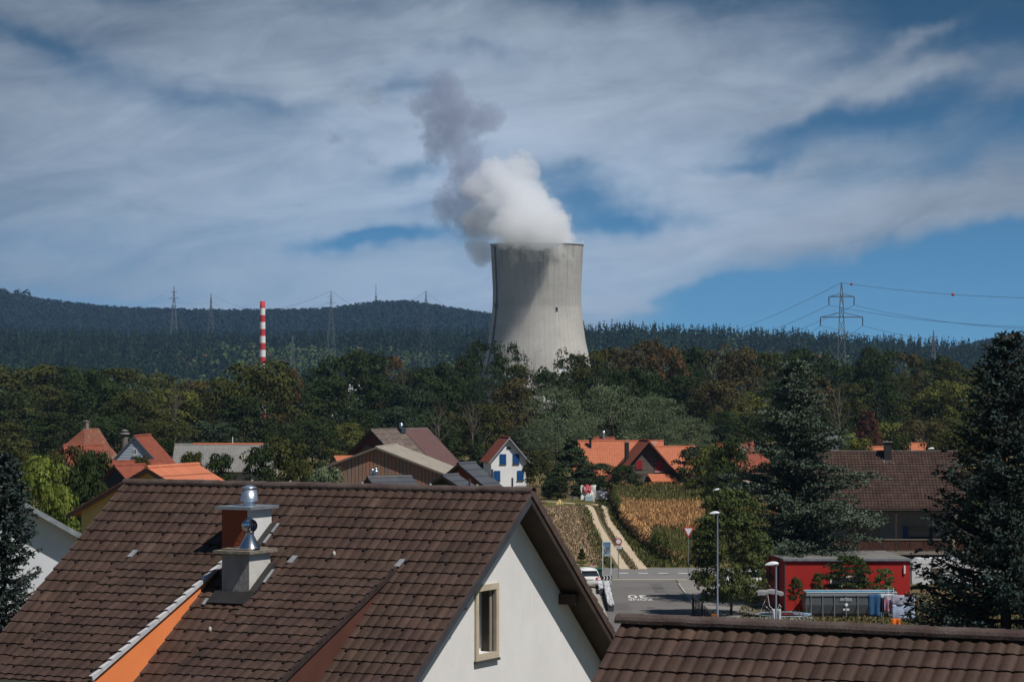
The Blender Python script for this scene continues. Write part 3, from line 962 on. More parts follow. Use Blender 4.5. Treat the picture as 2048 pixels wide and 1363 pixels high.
DARKWOOD = mat('dark_brown_wood', (0.030, 0.020, 0.016), 0.7, (0.045, 0.030, 0.022), 2.0, bump=0.3, bscale=12)
ZINC = mat('zinc_sheet', (0.36, 0.40, 0.44), 0.42, (0.27, 0.30, 0.34), 3.0, metal=0.6)
LEAD = mat('pale_lead_flashing', (0.30, 0.32, 0.33), 0.55, (0.20, 0.21, 0.22), 5.0, metal=0.2)
def build_house1():
    g0 = R1-u1*4.6; g0 = Vector((g0.x, g0.y, gz(g0.x, g0.y)))
    root = empty('gable_house', g0, 'nearest white gabled house with wavy brown roof tiles and two chimneys', 'house')
    fr = Matrix((( u1.x, v1.x, 0, 0), (u1.y, v1.y, 0, 0), (0, 0, 1, 0), (0, 0, 0, 1)))
    tile_patch('front_roof', R0+NF*0.02, u1, DF, L1, 8.9, TILE_BROWN, root, seed=3)
    tile_patch('back_roof', R1+DB.cross(-u1)*0.0+ZU*0.02, -u1, DB, L1, 7.2, TILE_BROWN, root, seed=4, guards=False)
    mb = MB(); ridge_caps(mb, R0+ZU*0.0-u1*0.05, R1+ZU*0.0+u1*0.03, 0.115)
    # mortar end cap of the ridge
    mb.build('ridge_tiles', mat('ridge_tile_brown', (0.055, 0.034, 0.029), 0.7, (0.10, 0.075, 0.065), 2.2, bump=0.3, bscale=20, detail=8), root, True)
    # boarding under the tiles, verge boards
    oh = 0.53
    T1, T2 = 0.05, 0.17
    mb = MB()
    for D_, sgn in ((DF, -1), (DB, 1)):
        a = R0+ZU*-T1; l = D_*(8.85 if sgn < 0 else 7.15)
        mb.prism([a+u1*0.02, a+u1*0.02+l, a+u1*0.02+l-ZU*(T2-T1), a+u1*0.02-ZU*(T2-T1)], u1*(L1-0.06))
    mb.build('roof_boarding', DARKWOOD, root, True)
    mb = MB()
    a = R1-u1*0.035-ZU*0.0
    mb.prism([a-ZU*0.01, a-ZU*0.01+DF*8.9, a+DF*8.9-ZU*0.20, a-ZU*0.20], u1*0.03)
    mb.build('verge_board', mat('verge_dark_sheet', (0.035, 0.035, 0.042), 0.45, (0.05, 0.05, 0.06), 2.0), root, True)
    mb = MB()
    mb.prism([a-ZU*0.03, a-ZU*0.03+DB*7.2, a+DB*7.2-ZU*0.25, a-ZU*0.25], u1*0.035)
    mb.build('barge_board', DARKWOOD, root, True)
    # beams carrying the overhang
    for dist in (0.0, 3.05, 5.6):
        for D_, k in ((DB, 1), (DF, -1)):
            if k == -1 and dist == 0.0: continue
            p = R1+D_*dist-ZU*(T2+0.16)-u1*0.16
            mb = MB(); mb.bar(p, p-u1*(oh+0.4), 0.17, 0.21)
            mb.build('purlin', mat('purlin_wood', (0.05, 0.034, 0.026), 0.8, (0.035, 0.024, 0.018), 3), root, True)
    # verge tiles: stepped row ends on the far slope
    mb = MB()
    for i in range(21):
        p = R1+DB*(0.34*i)+u1*0.0
        q = p+DB*0.36
        n = DB.cross(u1).normalized()
        if n.z < 0: n = -n
        mb.prism([p+n*0.045, q+n*0.085, q-n*0.08, p-n*0.08], u1*0.03)
    mb.build('verge_tiles', mat('verge_tile', (0.06, 0.037, 0.032), 0.7, (0.09, 0.06, 0.05), 3), root, True)
    mb = MB()
    for i in range(26):
        p = R1+DF*(0.34*i); q = p+DF*0.35
        mb.prism([p+NF*0.05, q+NF*0.085, q-NF*0.005, p-NF*0.005], u1*0.022)
    mb.build('verge_tiles', MATS['verge_tile'], root, True)
    mb = MB()
    for i in range(26):
        p = R0+DF*(0.34*i)-u1*0.04; q = p+DF*0.35
        mb.prism([p+NF*0.05, q+NF*0.085, q-NF*0.09, p-NF*0.09], u1*0.04)
    mb.build('verge_tiles', MATS['verge_tile'], root, True)
    # gable wall with a real window opening
    W0 = R1-u1*oh                                    # on the wall plane, under the ridge
    zt = R1.z-T2-0.02
    def top(s): return zt-(TF*(-s) if s < 0 else TB*s)
    zb = -12.6
    sF, sB = -6.8, 4.7
    def sz(px, py):
        q = on_plane(px, py, W0, u1); return (q-W0).dot(v1), q.z
    s0, z1 = sz(955, 1182); s1, z0 = sz(987, 1302)
    s1 = sz(989, 1240)[0]; s0 = sz(954, 1240)[0]
    def pt(s, z, off=0.0):
        b = W0+v1*s-u1*off; return Vector((b.x, b.y, z))
    def piece(mb, a, b, za, zb_=None, off=0.0, th=0.35):
        pts = [pt(a, za, off), pt(b, za, off)]
        if zb_ is None:
            pts.append(pt(b, top(b), off))
            if a < 0 < b: pts.append(pt(0, top(0), off))
            pts.append(pt(a, top(a), off))
        else:
            pts += [pt(b, zb_, off), pt(a, zb_, off)]
        mb.prism(pts, -u1*th)
    mb = MB()
    piece(mb, sF, s0, zb); piece(mb, s1, sB, zb); piece(mb, s0, s1, z1); piece(mb, s0, s1, zb, z0)
    Lw = L1-2*oh
    piece(mb, sF, sB, zb, None, Lw-0.35)
    for s in (sF, sB-0.35):
        mb.prism([pt(s, zb, 0.35), pt(s+0.35, zb, 0.35), pt(s+0.35, min(top(s), top(s+.35)), 0.35), pt(s, min(top(s), top(s+.35)), 0.35)], -u1*(Lw-0.7))
    mb.build('wall', WHITE_PLASTER, root, True)
    # window
    w = 0.115
    mb = MB()
    def ring(mb, a, b, c, d, w, o0, o1):
        for (x0, x1, y0, y1) in ((a-w, b+w, d, d+w), (a-w, b+w, c-w, c), (a-w, a, c, d), (b, b+w, c, d)):
            mb.prism([pt(x0, y0, -o0), pt(x1, y0, -o0), pt(x1, y1, -o0), pt(x0, y1, -o0)], -u1*(o0-o1))
    ring(mb, s0, s1, z0, z1, w, 0.045, -0.02)
    win = mb.build('window', mat('sandstone_surround', (0.46, 0.395, 0.295), 0.85, (0.40, 0.34, 0.25), 3.0, bump=.2), root, True)
    def sub(mb, name, m):
        o = mb.build(name, m, None)
        o.data.transform(Matrix.Translation(-root.location)); o.parent = win
        return o
    mb = MB(); mb.prism([pt(s0-.14, z0-w-0.05, -.07), pt(s1+.12, z0-w-0.05, -.07), pt(s1+.12, z0-w, -.07), pt(s0-.14, z0-w, -.07)], -u1*0.09)
    sub(mb, 'sill', mat('dark_sill', (0.05, 0.05, 0.055), 0.5))
    mb = MB(); ring(mb, s0+.05, s1-.05, z0+.05, z1-.05, 0.049, -0.27, -0.31)
    sub(mb, 'frame', mat('white_frame', (0.72, 0.72, 0.70), 0.4))
    mb = MB(); mb.prism([pt(s0, z0, 0.335), pt(s1, z0, .335), pt(s1, z1, .335), pt(s0, z1, .335)], -u1*0.01)
    sub(mb, 'dark_room', mat('room_dark', (0.012, 0.013, 0.016), 0.3))
    mb = MB()
    a = pt(s0+.10, z0+.05, 0.17); b = pt(s0+.02, z1-.06, 0.29)
    b2 = a.lerp(b, 0.62)
    mb.bar(a, b2, 0.035, 0.06); mb.bar(pt(s0+.10, z0+.055, .17), pt(s0+.34, z0+.055, .17), 0.03, 0.05)
    sub(mb, 'tilted_sash', MATS['white_frame'])
    mb = MB()
    for q in (s1-.012,):
        mb.prism([pt(q, z0+.01, 0.02), pt(q, z0+.01, .33), pt(q, z1-.01, .33), pt(q, z1-.01, .02)], v1*0.01)
    sub(mb, 'reveal', mat('reveal_shade_brown', (0.15, 0.125, 0.095), 0.8, (.12, .10, .078), 3))  # jamb lining coloured dark to carry the shade of the deep opening
    mb = MB(); mb.prism([pt(s1-.10, z0+.02, 0.05), pt(s1-.013, z0+.02, .05), pt(s1-.013, z1-.02, .05), pt(s1-.10, z1-.02, .05)], -u1*0.02)
    sub(mb, 'blind_guide', mat('guide_grey', (0.22, 0.2, 0.17), 0.6))
    # two shed dormers rising out of the front slope
    TD = 0.402
    DD = slope(TD)
    def dormer(name, pl, pr, cheek, flash, seed, blen=4.9):
        A = on_plane(*pl, R0, NF); B = on_plane(*pr, R0, NF)
        # square the top edge along a tile row
        b = ((R0-A).dot(v1)+(R0-B).dot(v1))/2
        A = A+v1*((R0-A).dot(v1)-b)*1.0; A = R0+u1*((A-R0).dot(u1))-v1*b-ZU*(TF*b)
        wd = (B-A).dot(u1)
        ln = blen*math.sqrt(1+TD*TD)
        o = tile_patch(name, A+ZU*0.03+DD*0.02, u1, DD, wd, ln, TILE_BROWN, root, seed=seed)
        kids = []
        C = A+u1*wd
        ed = C+DD*ln; em = C-v1*blen-ZU*(TF*blen)
        for side, off, m_ in ((C, -0.06, cheek), (A, 0.04, cheek)):
            e1 = side+DD*(ln-.15)-ZU*0.03; e2 = side-v1*(blen-.1)-ZU*(TF*(blen-.1))
            mb = MB(); mb.prism([side-ZU*0.03+u1*off, e1+u1*off, e2+u1*off], u1*0.02*(1 if off < 0 else -1))
            kids.append((mb, 'cheek', m_))
        # front wall of the dormer with a window band
        e1 = A+DD*(ln-.25)-ZU*0.06; base = A-v1*(blen-.22)-ZU*(TF*(blen-.2))
        mb = MB(); mb.prism([base, base+u1*wd, Vector((base+u1*wd).xy.to_tuple()+(e1.z,)), Vector((base).xy.to_tuple()+(e1.z,))], v1*0.1)
        kids.append((mb, 'front_wall', WHITE_PLASTER))
        mb = MB()
        if flash == 'white':
            for i in range(int(ln/0.34)):
                p = C+DD*(0.34*i)+ZU*0.035; q = p+DD*0.35
                n = DD.cross(u1); n = n if n.z > 0 else -n
                mb.prism([p+n*0.03-u1*.05, q+n*0.065-u1*.05, q-n*0.03-u1*.05, p-n*0.03-u1*.05], u1*0.075)
            mt = mat('white_verge', (0.52, 0.52, 0.53), 0.5, (0.40, 0.40, 0.42), 4.0)
        else:
            for i in range(int(ln/0.34)):
                p = C+DD*(0.34*i)+ZU*0.035; q = p+DD*0.35
                n = DD.cross(u1); n = n if n.z > 0 else -n
                mb.prism([p+n*0.03-u1*.03, q+n*0.065-u1*.03, q-n*0.06-u1*.03, p-n*0.06-u1*.03], u1*0.045)
            mt = mat('dark_verge', (0.03, 0.02, 0.018), 0.6, (0.05, 0.035, 0.03), 4)
        kids.append((mb, 'verge_strip', mt))
        mb = MB()
        for c0 in (A, C):
            n = DD.cross(u1); n = n if n.z > 0 else -n
            mb.box(-0.055, 0.055, -0.17, 0.10, 0.0, 0.02, Matrix.Translation(c0+n*0.075) @ Matrix((u1.to_tuple()+(0,), v1.to_tuple()+(0,), (0, 0, 1, 0), (0, 0, 0, 1))).transposed().to_4x4() @ Matrix.Rotation(math.atan(0.5), 4, 'X'))
        kids.append((mb, 'corner_flashing', LEAD))
        for mb, nm, mt in kids:
            k = mb.build(nm, mt, None)
            k.data.transform(Matrix.Translation(-root.location)); k.parent = o
    dormer('dormer', (270, 1110), (457, 1121), mat('orange_panel', (0.80, 0.245, 0.085), 0.55, (0.74, 0.22, 0.075), 1.0), 'white', 8)
    dormer('dormer', (589, 1122), (801, 1133), mat('brown_panel', (0.085, 0.035, 0.026), 0.5, (0.10, 0.042, 0.03), 1.2), 'brown', 9)
    # pale corner tile and mortar at the roof's left end, small pale hooks
    mb = MB()
    for (px, py) in ((420, 1258), (668, 1107), (590, 1270)):
        q = on_plane(px, py, R0+NF*0.08, NF)
        mb.ball(q, 0.05, 0.7, 0.7, 1.2, 8)
    for px in (322, 460, 560, 745, 915, 1030):
        q = P(px, 975, 60); t = (q-R0).dot(u1); q = R0+u1*t+ZU*0.13
        mb.box(q.x-.03, q.x+.01, q.y-.02, q.y+.02, q.z-.03, q.z+.012)
    mb.build('roof_fixings', mat('pale_fixings', (0.45, 0.44, 0.4), 0.6), root, True)
    return root, fr
H1, FR1 = build_house1()

def build_chimneys():
    def base(px, py): return on_plane(px, py, R0, NF)
    def boxat(mb, c, x0, x1, y0, y1, z0, z1):
        M = Matrix.Translation(Vector((c.x, c.y, 0))) @ FR1
        mb.box(x0, x1, y0, y1, z0, z1, M)
    parts = []
    # front chimney: rough render; left shade and right sunlight put into two face colours
    c = base(498, 1192); c2 = base(544, 1134)
    w = 0.605; d = (c2-c).dot(v1)
    zt = (HY-1107)*c.y/F
    rt = empty('front_chimney', c, 'front grey rendered roof chimney with concrete slab and round spinning cowl', 'chimney')
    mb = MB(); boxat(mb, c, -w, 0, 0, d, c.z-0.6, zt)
    mb.build('stack', mat('shaded_render', (0.23, 0.225, 0.215), 0.95, (0.30, 0.29, 0.275), 5.0, bump=0.5, bscale=30, stretch=(1, 1, 0.35), spec=.1), rt, True)
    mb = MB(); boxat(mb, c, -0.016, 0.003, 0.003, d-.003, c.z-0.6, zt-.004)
    mb.build('lit_side', mat('lit_side_render', (0.55, 0.54, 0.50), 0.9, (0.47, 0.46, 0.43), 4.0, bump=.3, bscale=30, spec=.1), rt, True)
    mb = MB(); boxat(mb, c, -w-0.13, 0.10, -0.13, d+0.12, zt, zt+0.055); boxat(mb, c, -w-0.02, -0.02, 0.02, d-.02, zt+.055, zt+0.09)
    mb.build('slab', mat('weathered_slab', (0.24, 0.21, 0.17), 0.95, (0.16, 0.14, 0.11), 8, bump=0.6, bscale=25), rt, True)
    mb = MB()
    boxat(mb, c, -w-0.10, 0.14, -0.32, -0.002, c.z-0.22, c.z-0.165)
    M = Matrix.Translation(c) @ FR1 @ Matrix.Rotation(math.atan(TF), 4, 'X')
    mb.box(-w-0.13, 0.15, -0.36, 0.02, 0.080, 0.100, M)
    mb.box(0.004, 0.16, 0.0, d*1.2, 0.045, 0.10, M)
    mb.build('base_flashing', mat('dark_flashing', (0.028, 0.026, 0.026), 0.5, (0.02, 0.019, 0.019), 3), rt, True)
    mb = MB()
    mb.box(0.165, 0.215, -0.1+d*.55, d*.55+.32, 0.08, 0.105, M); mb.box(-w-0.21, -w-0.15, -0.42, -0.22, 0.07, 0.10, M)
    mb.build('lead_strip', LEAD, rt, True)
    # cone and spinning ball
    cc = c-u1*0.17+v1*0.30
    z0 = zt+0.09
    mb = MB(); mb.lathe([(0.215, z0), (0.205, z0+.02), (0.085, z0+0.25), (0.085, z0+0.31)], (cc.x, cc.y, 0), 24)
    mb.build('cone', mat('polished_steel', (0.55, 0.56, 0.58), 0.22, metal=1.0), rt, True)
    mb = MB()
    zc = z0+0.43
    for k in range(18):
        a = 2*math.pi*k/18
        prev = None
        for j in range(9):
            t = -1.25+2.5*j/8
            r = 0.155*math.cos(t)
            z = zc+0.14*math.sin(t)
            p = Vector((cc.x+r*math.cos(a+.12*t), cc.y+r*math.sin(a+.12*t), z)); q = Vector((cc.x+(r*0.83)*math.cos(a+0.30+.12*t), cc.y+(r*0.83)*math.sin(a+0.30+.12*t), z))
            if prev: mb.quad(prev[0], p, q, prev[1])
            prev = (p, q)
    mb.lathe([(0.0, zc+.15), (0.045, zc+.145), (0.055, zc+.12)], (cc.x, cc.y, 0), 16)
    mb.lathe([(0.085, zc-.16), (0.09, zc-.12)], (cc.x, cc.y, 0), 16)
    mb.ball((cc.x, cc.y, zc+.16), 0.02)
    mb.build('spinning_cowl', mat('mirror_steel', (0.42, 0.43, 0.47), 0.1, metal=1.0), rt, True)
    # rear chimney: rust red left face, white right face
    c2 = base(543, 1054)
    d = 0.88
    c = c2-v1*d; c = Vector((c.x, c.y, c.z-TF*d))
    w = 0.615
    zt = (HY-1019)*c.y/F
    rt = empty('rear_chimney', c, 'rear rust red and white roof chimney with flat metal cap and steel cowl', 'chimney')
    mb = MB(); boxat(mb, c, -w, -0.02, 0.02, d-.01, c.z-0.6, zt-.004)
    mb.build('stack', mat('rust_red_render', (0.27, 0.066, 0.030), 0.85, (0.24, 0.058, 0.027), 1.5, bump=.2), rt, True)
    mb = MB(); boxat(mb, c, -0.018, 0.0, 0.0, d, c.z-0.6, zt-.004)
    mb.build('white_side', mat('white_side_render', (0.62, 0.62, 0.61), 0.85, (0.56, 0.56, 0.55), 2.0, bump=.2), rt, True)
    mb = MB(); boxat(mb, c, -w-0.085, 0.115, -0.10, d+0.10, zt, zt+0.06)
    mb.build('metal_cap', ZINC, rt, True)
    M = Matrix.Translation(c) @ FR1 @ Matrix.Rotation(math.atan(TF), 4, 'X')
    mb = MB(); mb.box(0.004, 0.15, 0.0, d*1.2, 0.045, 0.10, M)
    mb.build('base_flashing', MATS['dark_flashing'], rt, True)
    mb = MB(); mb.box(0.155, 0.205, d*.45, d*.45+.30, 0.08, 0.105, M); mb.box(0.155, 0.205, d*.45+.36, d*.45+.66, 0.08, 0.105, M)
    mb.build('lead_strip', LEAD, rt, True)
    cc = c-u1*0.235+v1*0.42
    z0 = zt+.06
    mb = MB(); mb.lathe([(0.115, z0), (0.115, z0+0.09)], (cc.x, cc.y, 0), 24)
    mb.lathe([(0.165, z0+.085), (0.18, z0+.10), (0.175, z0+.12), (0.145, z0+0.31), (0.10, z0+0.31), (0.10, z0+.10)], (cc.x, cc.y, 0), 28)
    mb.build('cowl', mat('brushed_steel', (0.50, 0.56, 0.64), 0.35, metal=0.85), rt, True)
    mb = MB(); mb.lathe([(0.09, z0+.31), (0.09, z0+.345)], (cc.x, cc.y, 0), 16)
    mb.lathe([(0.0, z0+.405), (0.07, z0+.395), (0.15, z0+.36), (0.155, z0+.345), (0.0, z0+.345)], (cc.x, cc.y, 0), 28)
    mb.build('cowl_lid', MATS['brushed_steel'], rt, True)
build_chimneys()

def build_house2():
    A = P(1246, 1243, 43.0)
    TF2 = 0.74
    D2 = (-v1-ZU*TF2).normalized()
    n = D2.cross(u1); n = n if n.z > 0 else -n
    Lr = 9.5
    B = A+u1*Lr
    c = A+u1*4.5
    root = empty('gable_house', (c.x, c.y, gz(c.x, c.y)), 'nearer house at the lower right showing only its brown tiled roof', 'house')
    tile_patch('front_roof', A, u1, D2, Lr, 4.0, TILE_BROWN, root, seed=21, guards=False, ns=9)
    Db = (v1-ZU*TF2).normalized()
    tile_patch('back_roof', B, -u1, Db, Lr, 4.0, TILE_BROWN, root, seed=22, guards=False)
    mb = MB(); ridge_caps(mb, A-u1*0.05, B+u1*.05, 0.13, seg=0.36)
    mb.build('ridge_tiles', MATS['ridge_tile_brown'], root, True)
    mb = MB()
    for D_ in (D2, Db):
        a = A-ZU*0.05
        mb.prism([a, a+D_*3.95, a+D_*3.95-ZU*.1, a-ZU*.1], u1*Lr)
    mb.build('roof_boarding', DARKWOOD, root, True)
    zb = -12.6; hw = 2.9
    a = A+u1*0.4
    def q(s, z): 
        p = a+v1*s; return Vector((p.x, p.y, z))
    mb = MB(); mb.prism([q(-hw, zb), q(hw, zb), q(hw, A.z-.17-hw*TF2), q(0, A.z-.17), q(-hw, A.z-.17-hw*TF2)], u1*(Lr-.8))
    mb.build('wall', WHITE_PLASTER, root, True)
build_house2()

# ------------------------------------------------------------------ generic gabled houses
def gable_house(name, label, px, py, Y, rz, W, L, drop, wallm, roofm, zb=None, ov=0.45, og=0.4, bargem=None, cat='house', group=None, th=0.16, tanL=None, zoff=0):
    """apex of the facing gable at picture point (px, py), depth Y; W gable width, L ridge length, drop ridge-to-eave height"""
    a = P(px, py, Y)
    zb = gz(a.x, a.y)-0.3 if zb is None else zb
    # a is the overhanging roof tip: wall face lies og behind it
    dirv = Vector((-math.sin(rz), math.cos(rz), 0))
    loc = a+dirv*og; loc.z = zb
    root = empty(name, loc, label, cat, rz, group)
    H = a.z-zb
    t = drop/(W/2)
    cs = math.cos(math.atan(t)); uvf = lambda p: (p.y, abs(p.x)/cs)
    mb = MB()
    for s in (-1, 1):
        x = s*(W/2+ov); z = H-t*(W/2+ov)
        pts = [(0, -og, H), (x, -og, z), (x, -og, z-th), (0, -og, H-th)]
        mb.prism(pts if s > 0 else pts[::-1], (0, L+2*og, 0))
    mb.build('roof', roofm, root, uvf=uvf)
    mb = MB(); mb.tube([(0, -og-.02, H-.02), (0, L+og+.02, H-.02)], 0.13, 8)
    mb.build('ridge_tiles', roofm, root, uvf=uvf)
    hw = W/2; ze = H-th-.02-t*hw; 
    mb = MB(); mb.prism([(-hw, 0, -0.5), (hw, 0, -0.5), (hw, 0, ze), (0, 0, H-th-.02), (-hw, 0, ze)], (0, L, 0))
    mb.build('wall', wallm, root)
    bm_ = bargem or DARKWOOD
    mb = MB()
    for s in (-1, 1):
        x = s*(W/2+ov); z = H-t*(W/2+ov)
        for y in (-og-.035, L+og):
            mb = MB()
            pts = [(0, y, H-.03), (x, y, z-.03), (x, y, z-.24), (0, y, H-.24)]
            mb.prism(pts if s > 0 else pts[::-1], (0, .035, 0))
            mb.build('barge_board', bm_, root)
    for s in (-1, 1):
        x = s*(W/2+ov+0.06); z = H-t*(W/2+ov)-th*0.6
        mb = MB(); mb.tube([(x, -og, z), (x, L+og, z)], 0.07, 6)
        mb.build('gutter', mat('gutter_grey', (0.12, 0.11, 0.10), 0.5), root)
    root['dims'] = None; del root['dims']
    return root, H, t
def win(root, x, z, w, h, framem, panem, shutter=None, side='front', y0=0.0, closed=False, sill=None, name='window'):
    """window on the gable (y = y0, facing -y) or on a long side (x = y0)"""
    if side == 'front': M = Matrix.Translation((x, y0, z))
    elif side == 'right': M = Matrix.Translation((y0, x, z)) @ Matrix.Rotation(R(90), 4, 'Z')
    else: M = Matrix.Translation((y0, x, z)) @ Matrix.Rotation(R(-90), 4, 'Z')
    mb = MB(); f = 0.07
    for (a, b, c, d) in ((-w/2, w/2, h-f, h), (-w/2, w/2, 0, f), (-w/2, -w/2+f, f, h-f), (w/2-f, w/2, f, h-f), (-f/3, f/3, f, h-f)):
        mb.box(a, b, -0.05, 0.02, c, d, M)
    wd = mb.build(name, framem, root)
    mb = MB(); mb.box(-w/2+f, w/2-f, -0.015, 0.01, f, h-f, M); mb.build('pane', panem, wd)
    if shutter:
        mb = MB()
        if closed:
            for s in (-1, 1):
                mb.box(min(0.01*s, s*w*.56), max(0.01*s, s*w*.56), -0.10, -0.055, -0.05, h+.05, M)
                for k in range(10):
                    zz = h*(k+.5)/10
                    mb.box(min(0.06*s, s*w*.50), max(0.06*s, s*w*.50), -0.115, -0.10, zz-.02, zz+.02, M)
        else:
            for s in (-1, 1):
                mb.box(min(s*w*.52, s*w*1.0), max(s*w*.52, s*w*1.0), -0.09, -0.04, -0.02, h+.02, M)
        mb.build('shutters', shutter, wd)
    if sill:
        mb = MB(); mb.box(-w*.62, w*.62, -0.16, 0.02, -0.14, -0.055, M); mb.build('sill', sill, wd)
    return wd
def chimney_part(root, x, y, zb, zt, w=0.5, d=0.5, m=None, capm=None, cap=0.08):
    mb = MB(); mb.box(x-w/2, x+w/2, y-d/2, y+d/2, zb, zt)
    c = mb.build('chimney', m or mat('chimney_brown', (0.07, 0.055, 0.045), 0.8, (0.05, 0.04, 0.035), 3), root)
    mb = MB(); mb.box(x-w/2-cap, x+w/2+cap, y-d/2-cap, y+d/2+cap, zt, zt+.07); mb.box(x-w*.3, x+w*.3, y-d*.3, y+d*.3, zt+.07, zt+.16)
    mb.build('chimney_cap', capm or mat('cap_concrete', (0.22, 0.21, 0.2), 0.8), c)
    return c
def flue(root, x, y, zb, zt, r=0.11, m=None):
    mb = MB(); mb.tube([(x, y, zb), (x, y, zt)], r, 12); mb.lathe([(r*1.05, zt-.05), (r*1.7, zt), (r*1.5, zt+.25), (r*1.0, zt+.25)], (x, y, 0), 14); mb.ball((x, y, zt+.32), r*1.6, 1, 1, .7)
    return mb.build('flue_pipe', m or mat('bright_flue', (0.6, 0.63, 0.68), 0.25, metal=0.9), root)

GLASS = mat('dark_window_glass', (0.02, 0.025, 0.03), 0.1, spec=0.7)
WFRAME = mat('window_white', (0.62, 0.62, 0.6), 0.5)
RED_T = tile_mat('red_clay_tile', (0.27, 0.072, 0.04), (0.17, 0.047, 0.028))
RED_MOSS = tile_mat('mossy_red_tile', (0.23, 0.07, 0.042), (0.14, 0.055, 0.035), moss=(0.17, 0.15, 0.09))
ORANGE_T = tile_mat('orange_clay_tile', (0.50, 0.165, 0.082), (0.38, 0.12, 0.06), row=0.36, colw=0.34)
ORANGE_BIG = tile_mat('bright_orange_tile', (0.50, 0.17, 0.09), (0.41, 0.13, 0.065), row=1.05, colw=0.3)
GREY_T = tile_mat('pale_grey_tile', (0.235, 0.23, 0.215), (0.16, 0.155, 0.145), row=0.4)
DGREY_T = tile_mat('slate_grey_tile', (0.060, 0.064, 0.072), (0.078, 0.083, 0.093), row=0.9, colw=1.0, rough=0.5)
MAROON_T = tile_mat('maroon_metal_tile', (0.125, 0.068, 0.062), (0.10, 0.055, 0.052), row=0.42, colw=0.42)
CEMENT_T = tile_mat('weathered_cement_sheet', (0.135, 0.10, 0.085), (0.085, 0.066, 0.058), row=1.2, colw=0.18, moss=(0.18, 0.145, 0.11))
BROWN_SM = tile_mat('dark_brown_tile', (0.085, 0.05, 0.042), (0.06, 0.036, 0.031), row=0.38)
WHITE_HOUSE = mat('fresh_white_wall', (0.80, 0.81, 0.82), 0.9, (0.74, 0.75, 0.77), 0.8, spec=.1)

def plank_mat(name, c1, c2, c3, w=0.22, axis=0, rough=0.85):
    m = bpy.data.materials.new(name); m.use_nodes = True
    nt = m.node_tree; g = NT(nt); b = nt.nodes['Principled BSDF']
    b.inputs['Roughness'].default_value = rough; b.inputs['Specular IOR Level'].default_value = 0.15
    ob = g.n('ShaderNodeTexCoord').outputs['Object']
    xyz = g.sep(ob)
    x = g.m('ADD', xyz[0], xyz[1]) if axis == 0 else xyz[2]
    q = g.m('DIVIDE', x, w)
    wn = g.n('ShaderNodeTexWhiteNoise', noise_dimensions='1D'); nt.links.new(g.m('FLOOR', q), wn.inputs['W'])
    nz = g.noise(g.vm('MULTIPLY', ob, (6, 6, 0.5) if axis == 0 else (0.5, 0.5, 6)), 1.0, 5, 0.6)
    c = g.mix(wn.outputs[0], c1, c2)
    c = g.mix(g.ramp(nz, 0.45, 0.7), c, c3)
    gap = g.m('LESS_THAN', g.m('FRACT', q), 0.13)
    c = g.mix(g.m('MULTIPLY', gap, 0.85), c, (0.01, 0.008, 0.007))
    nt.links.new(c, b.inputs['Base Color'])
    MATS[name] = m
    return m
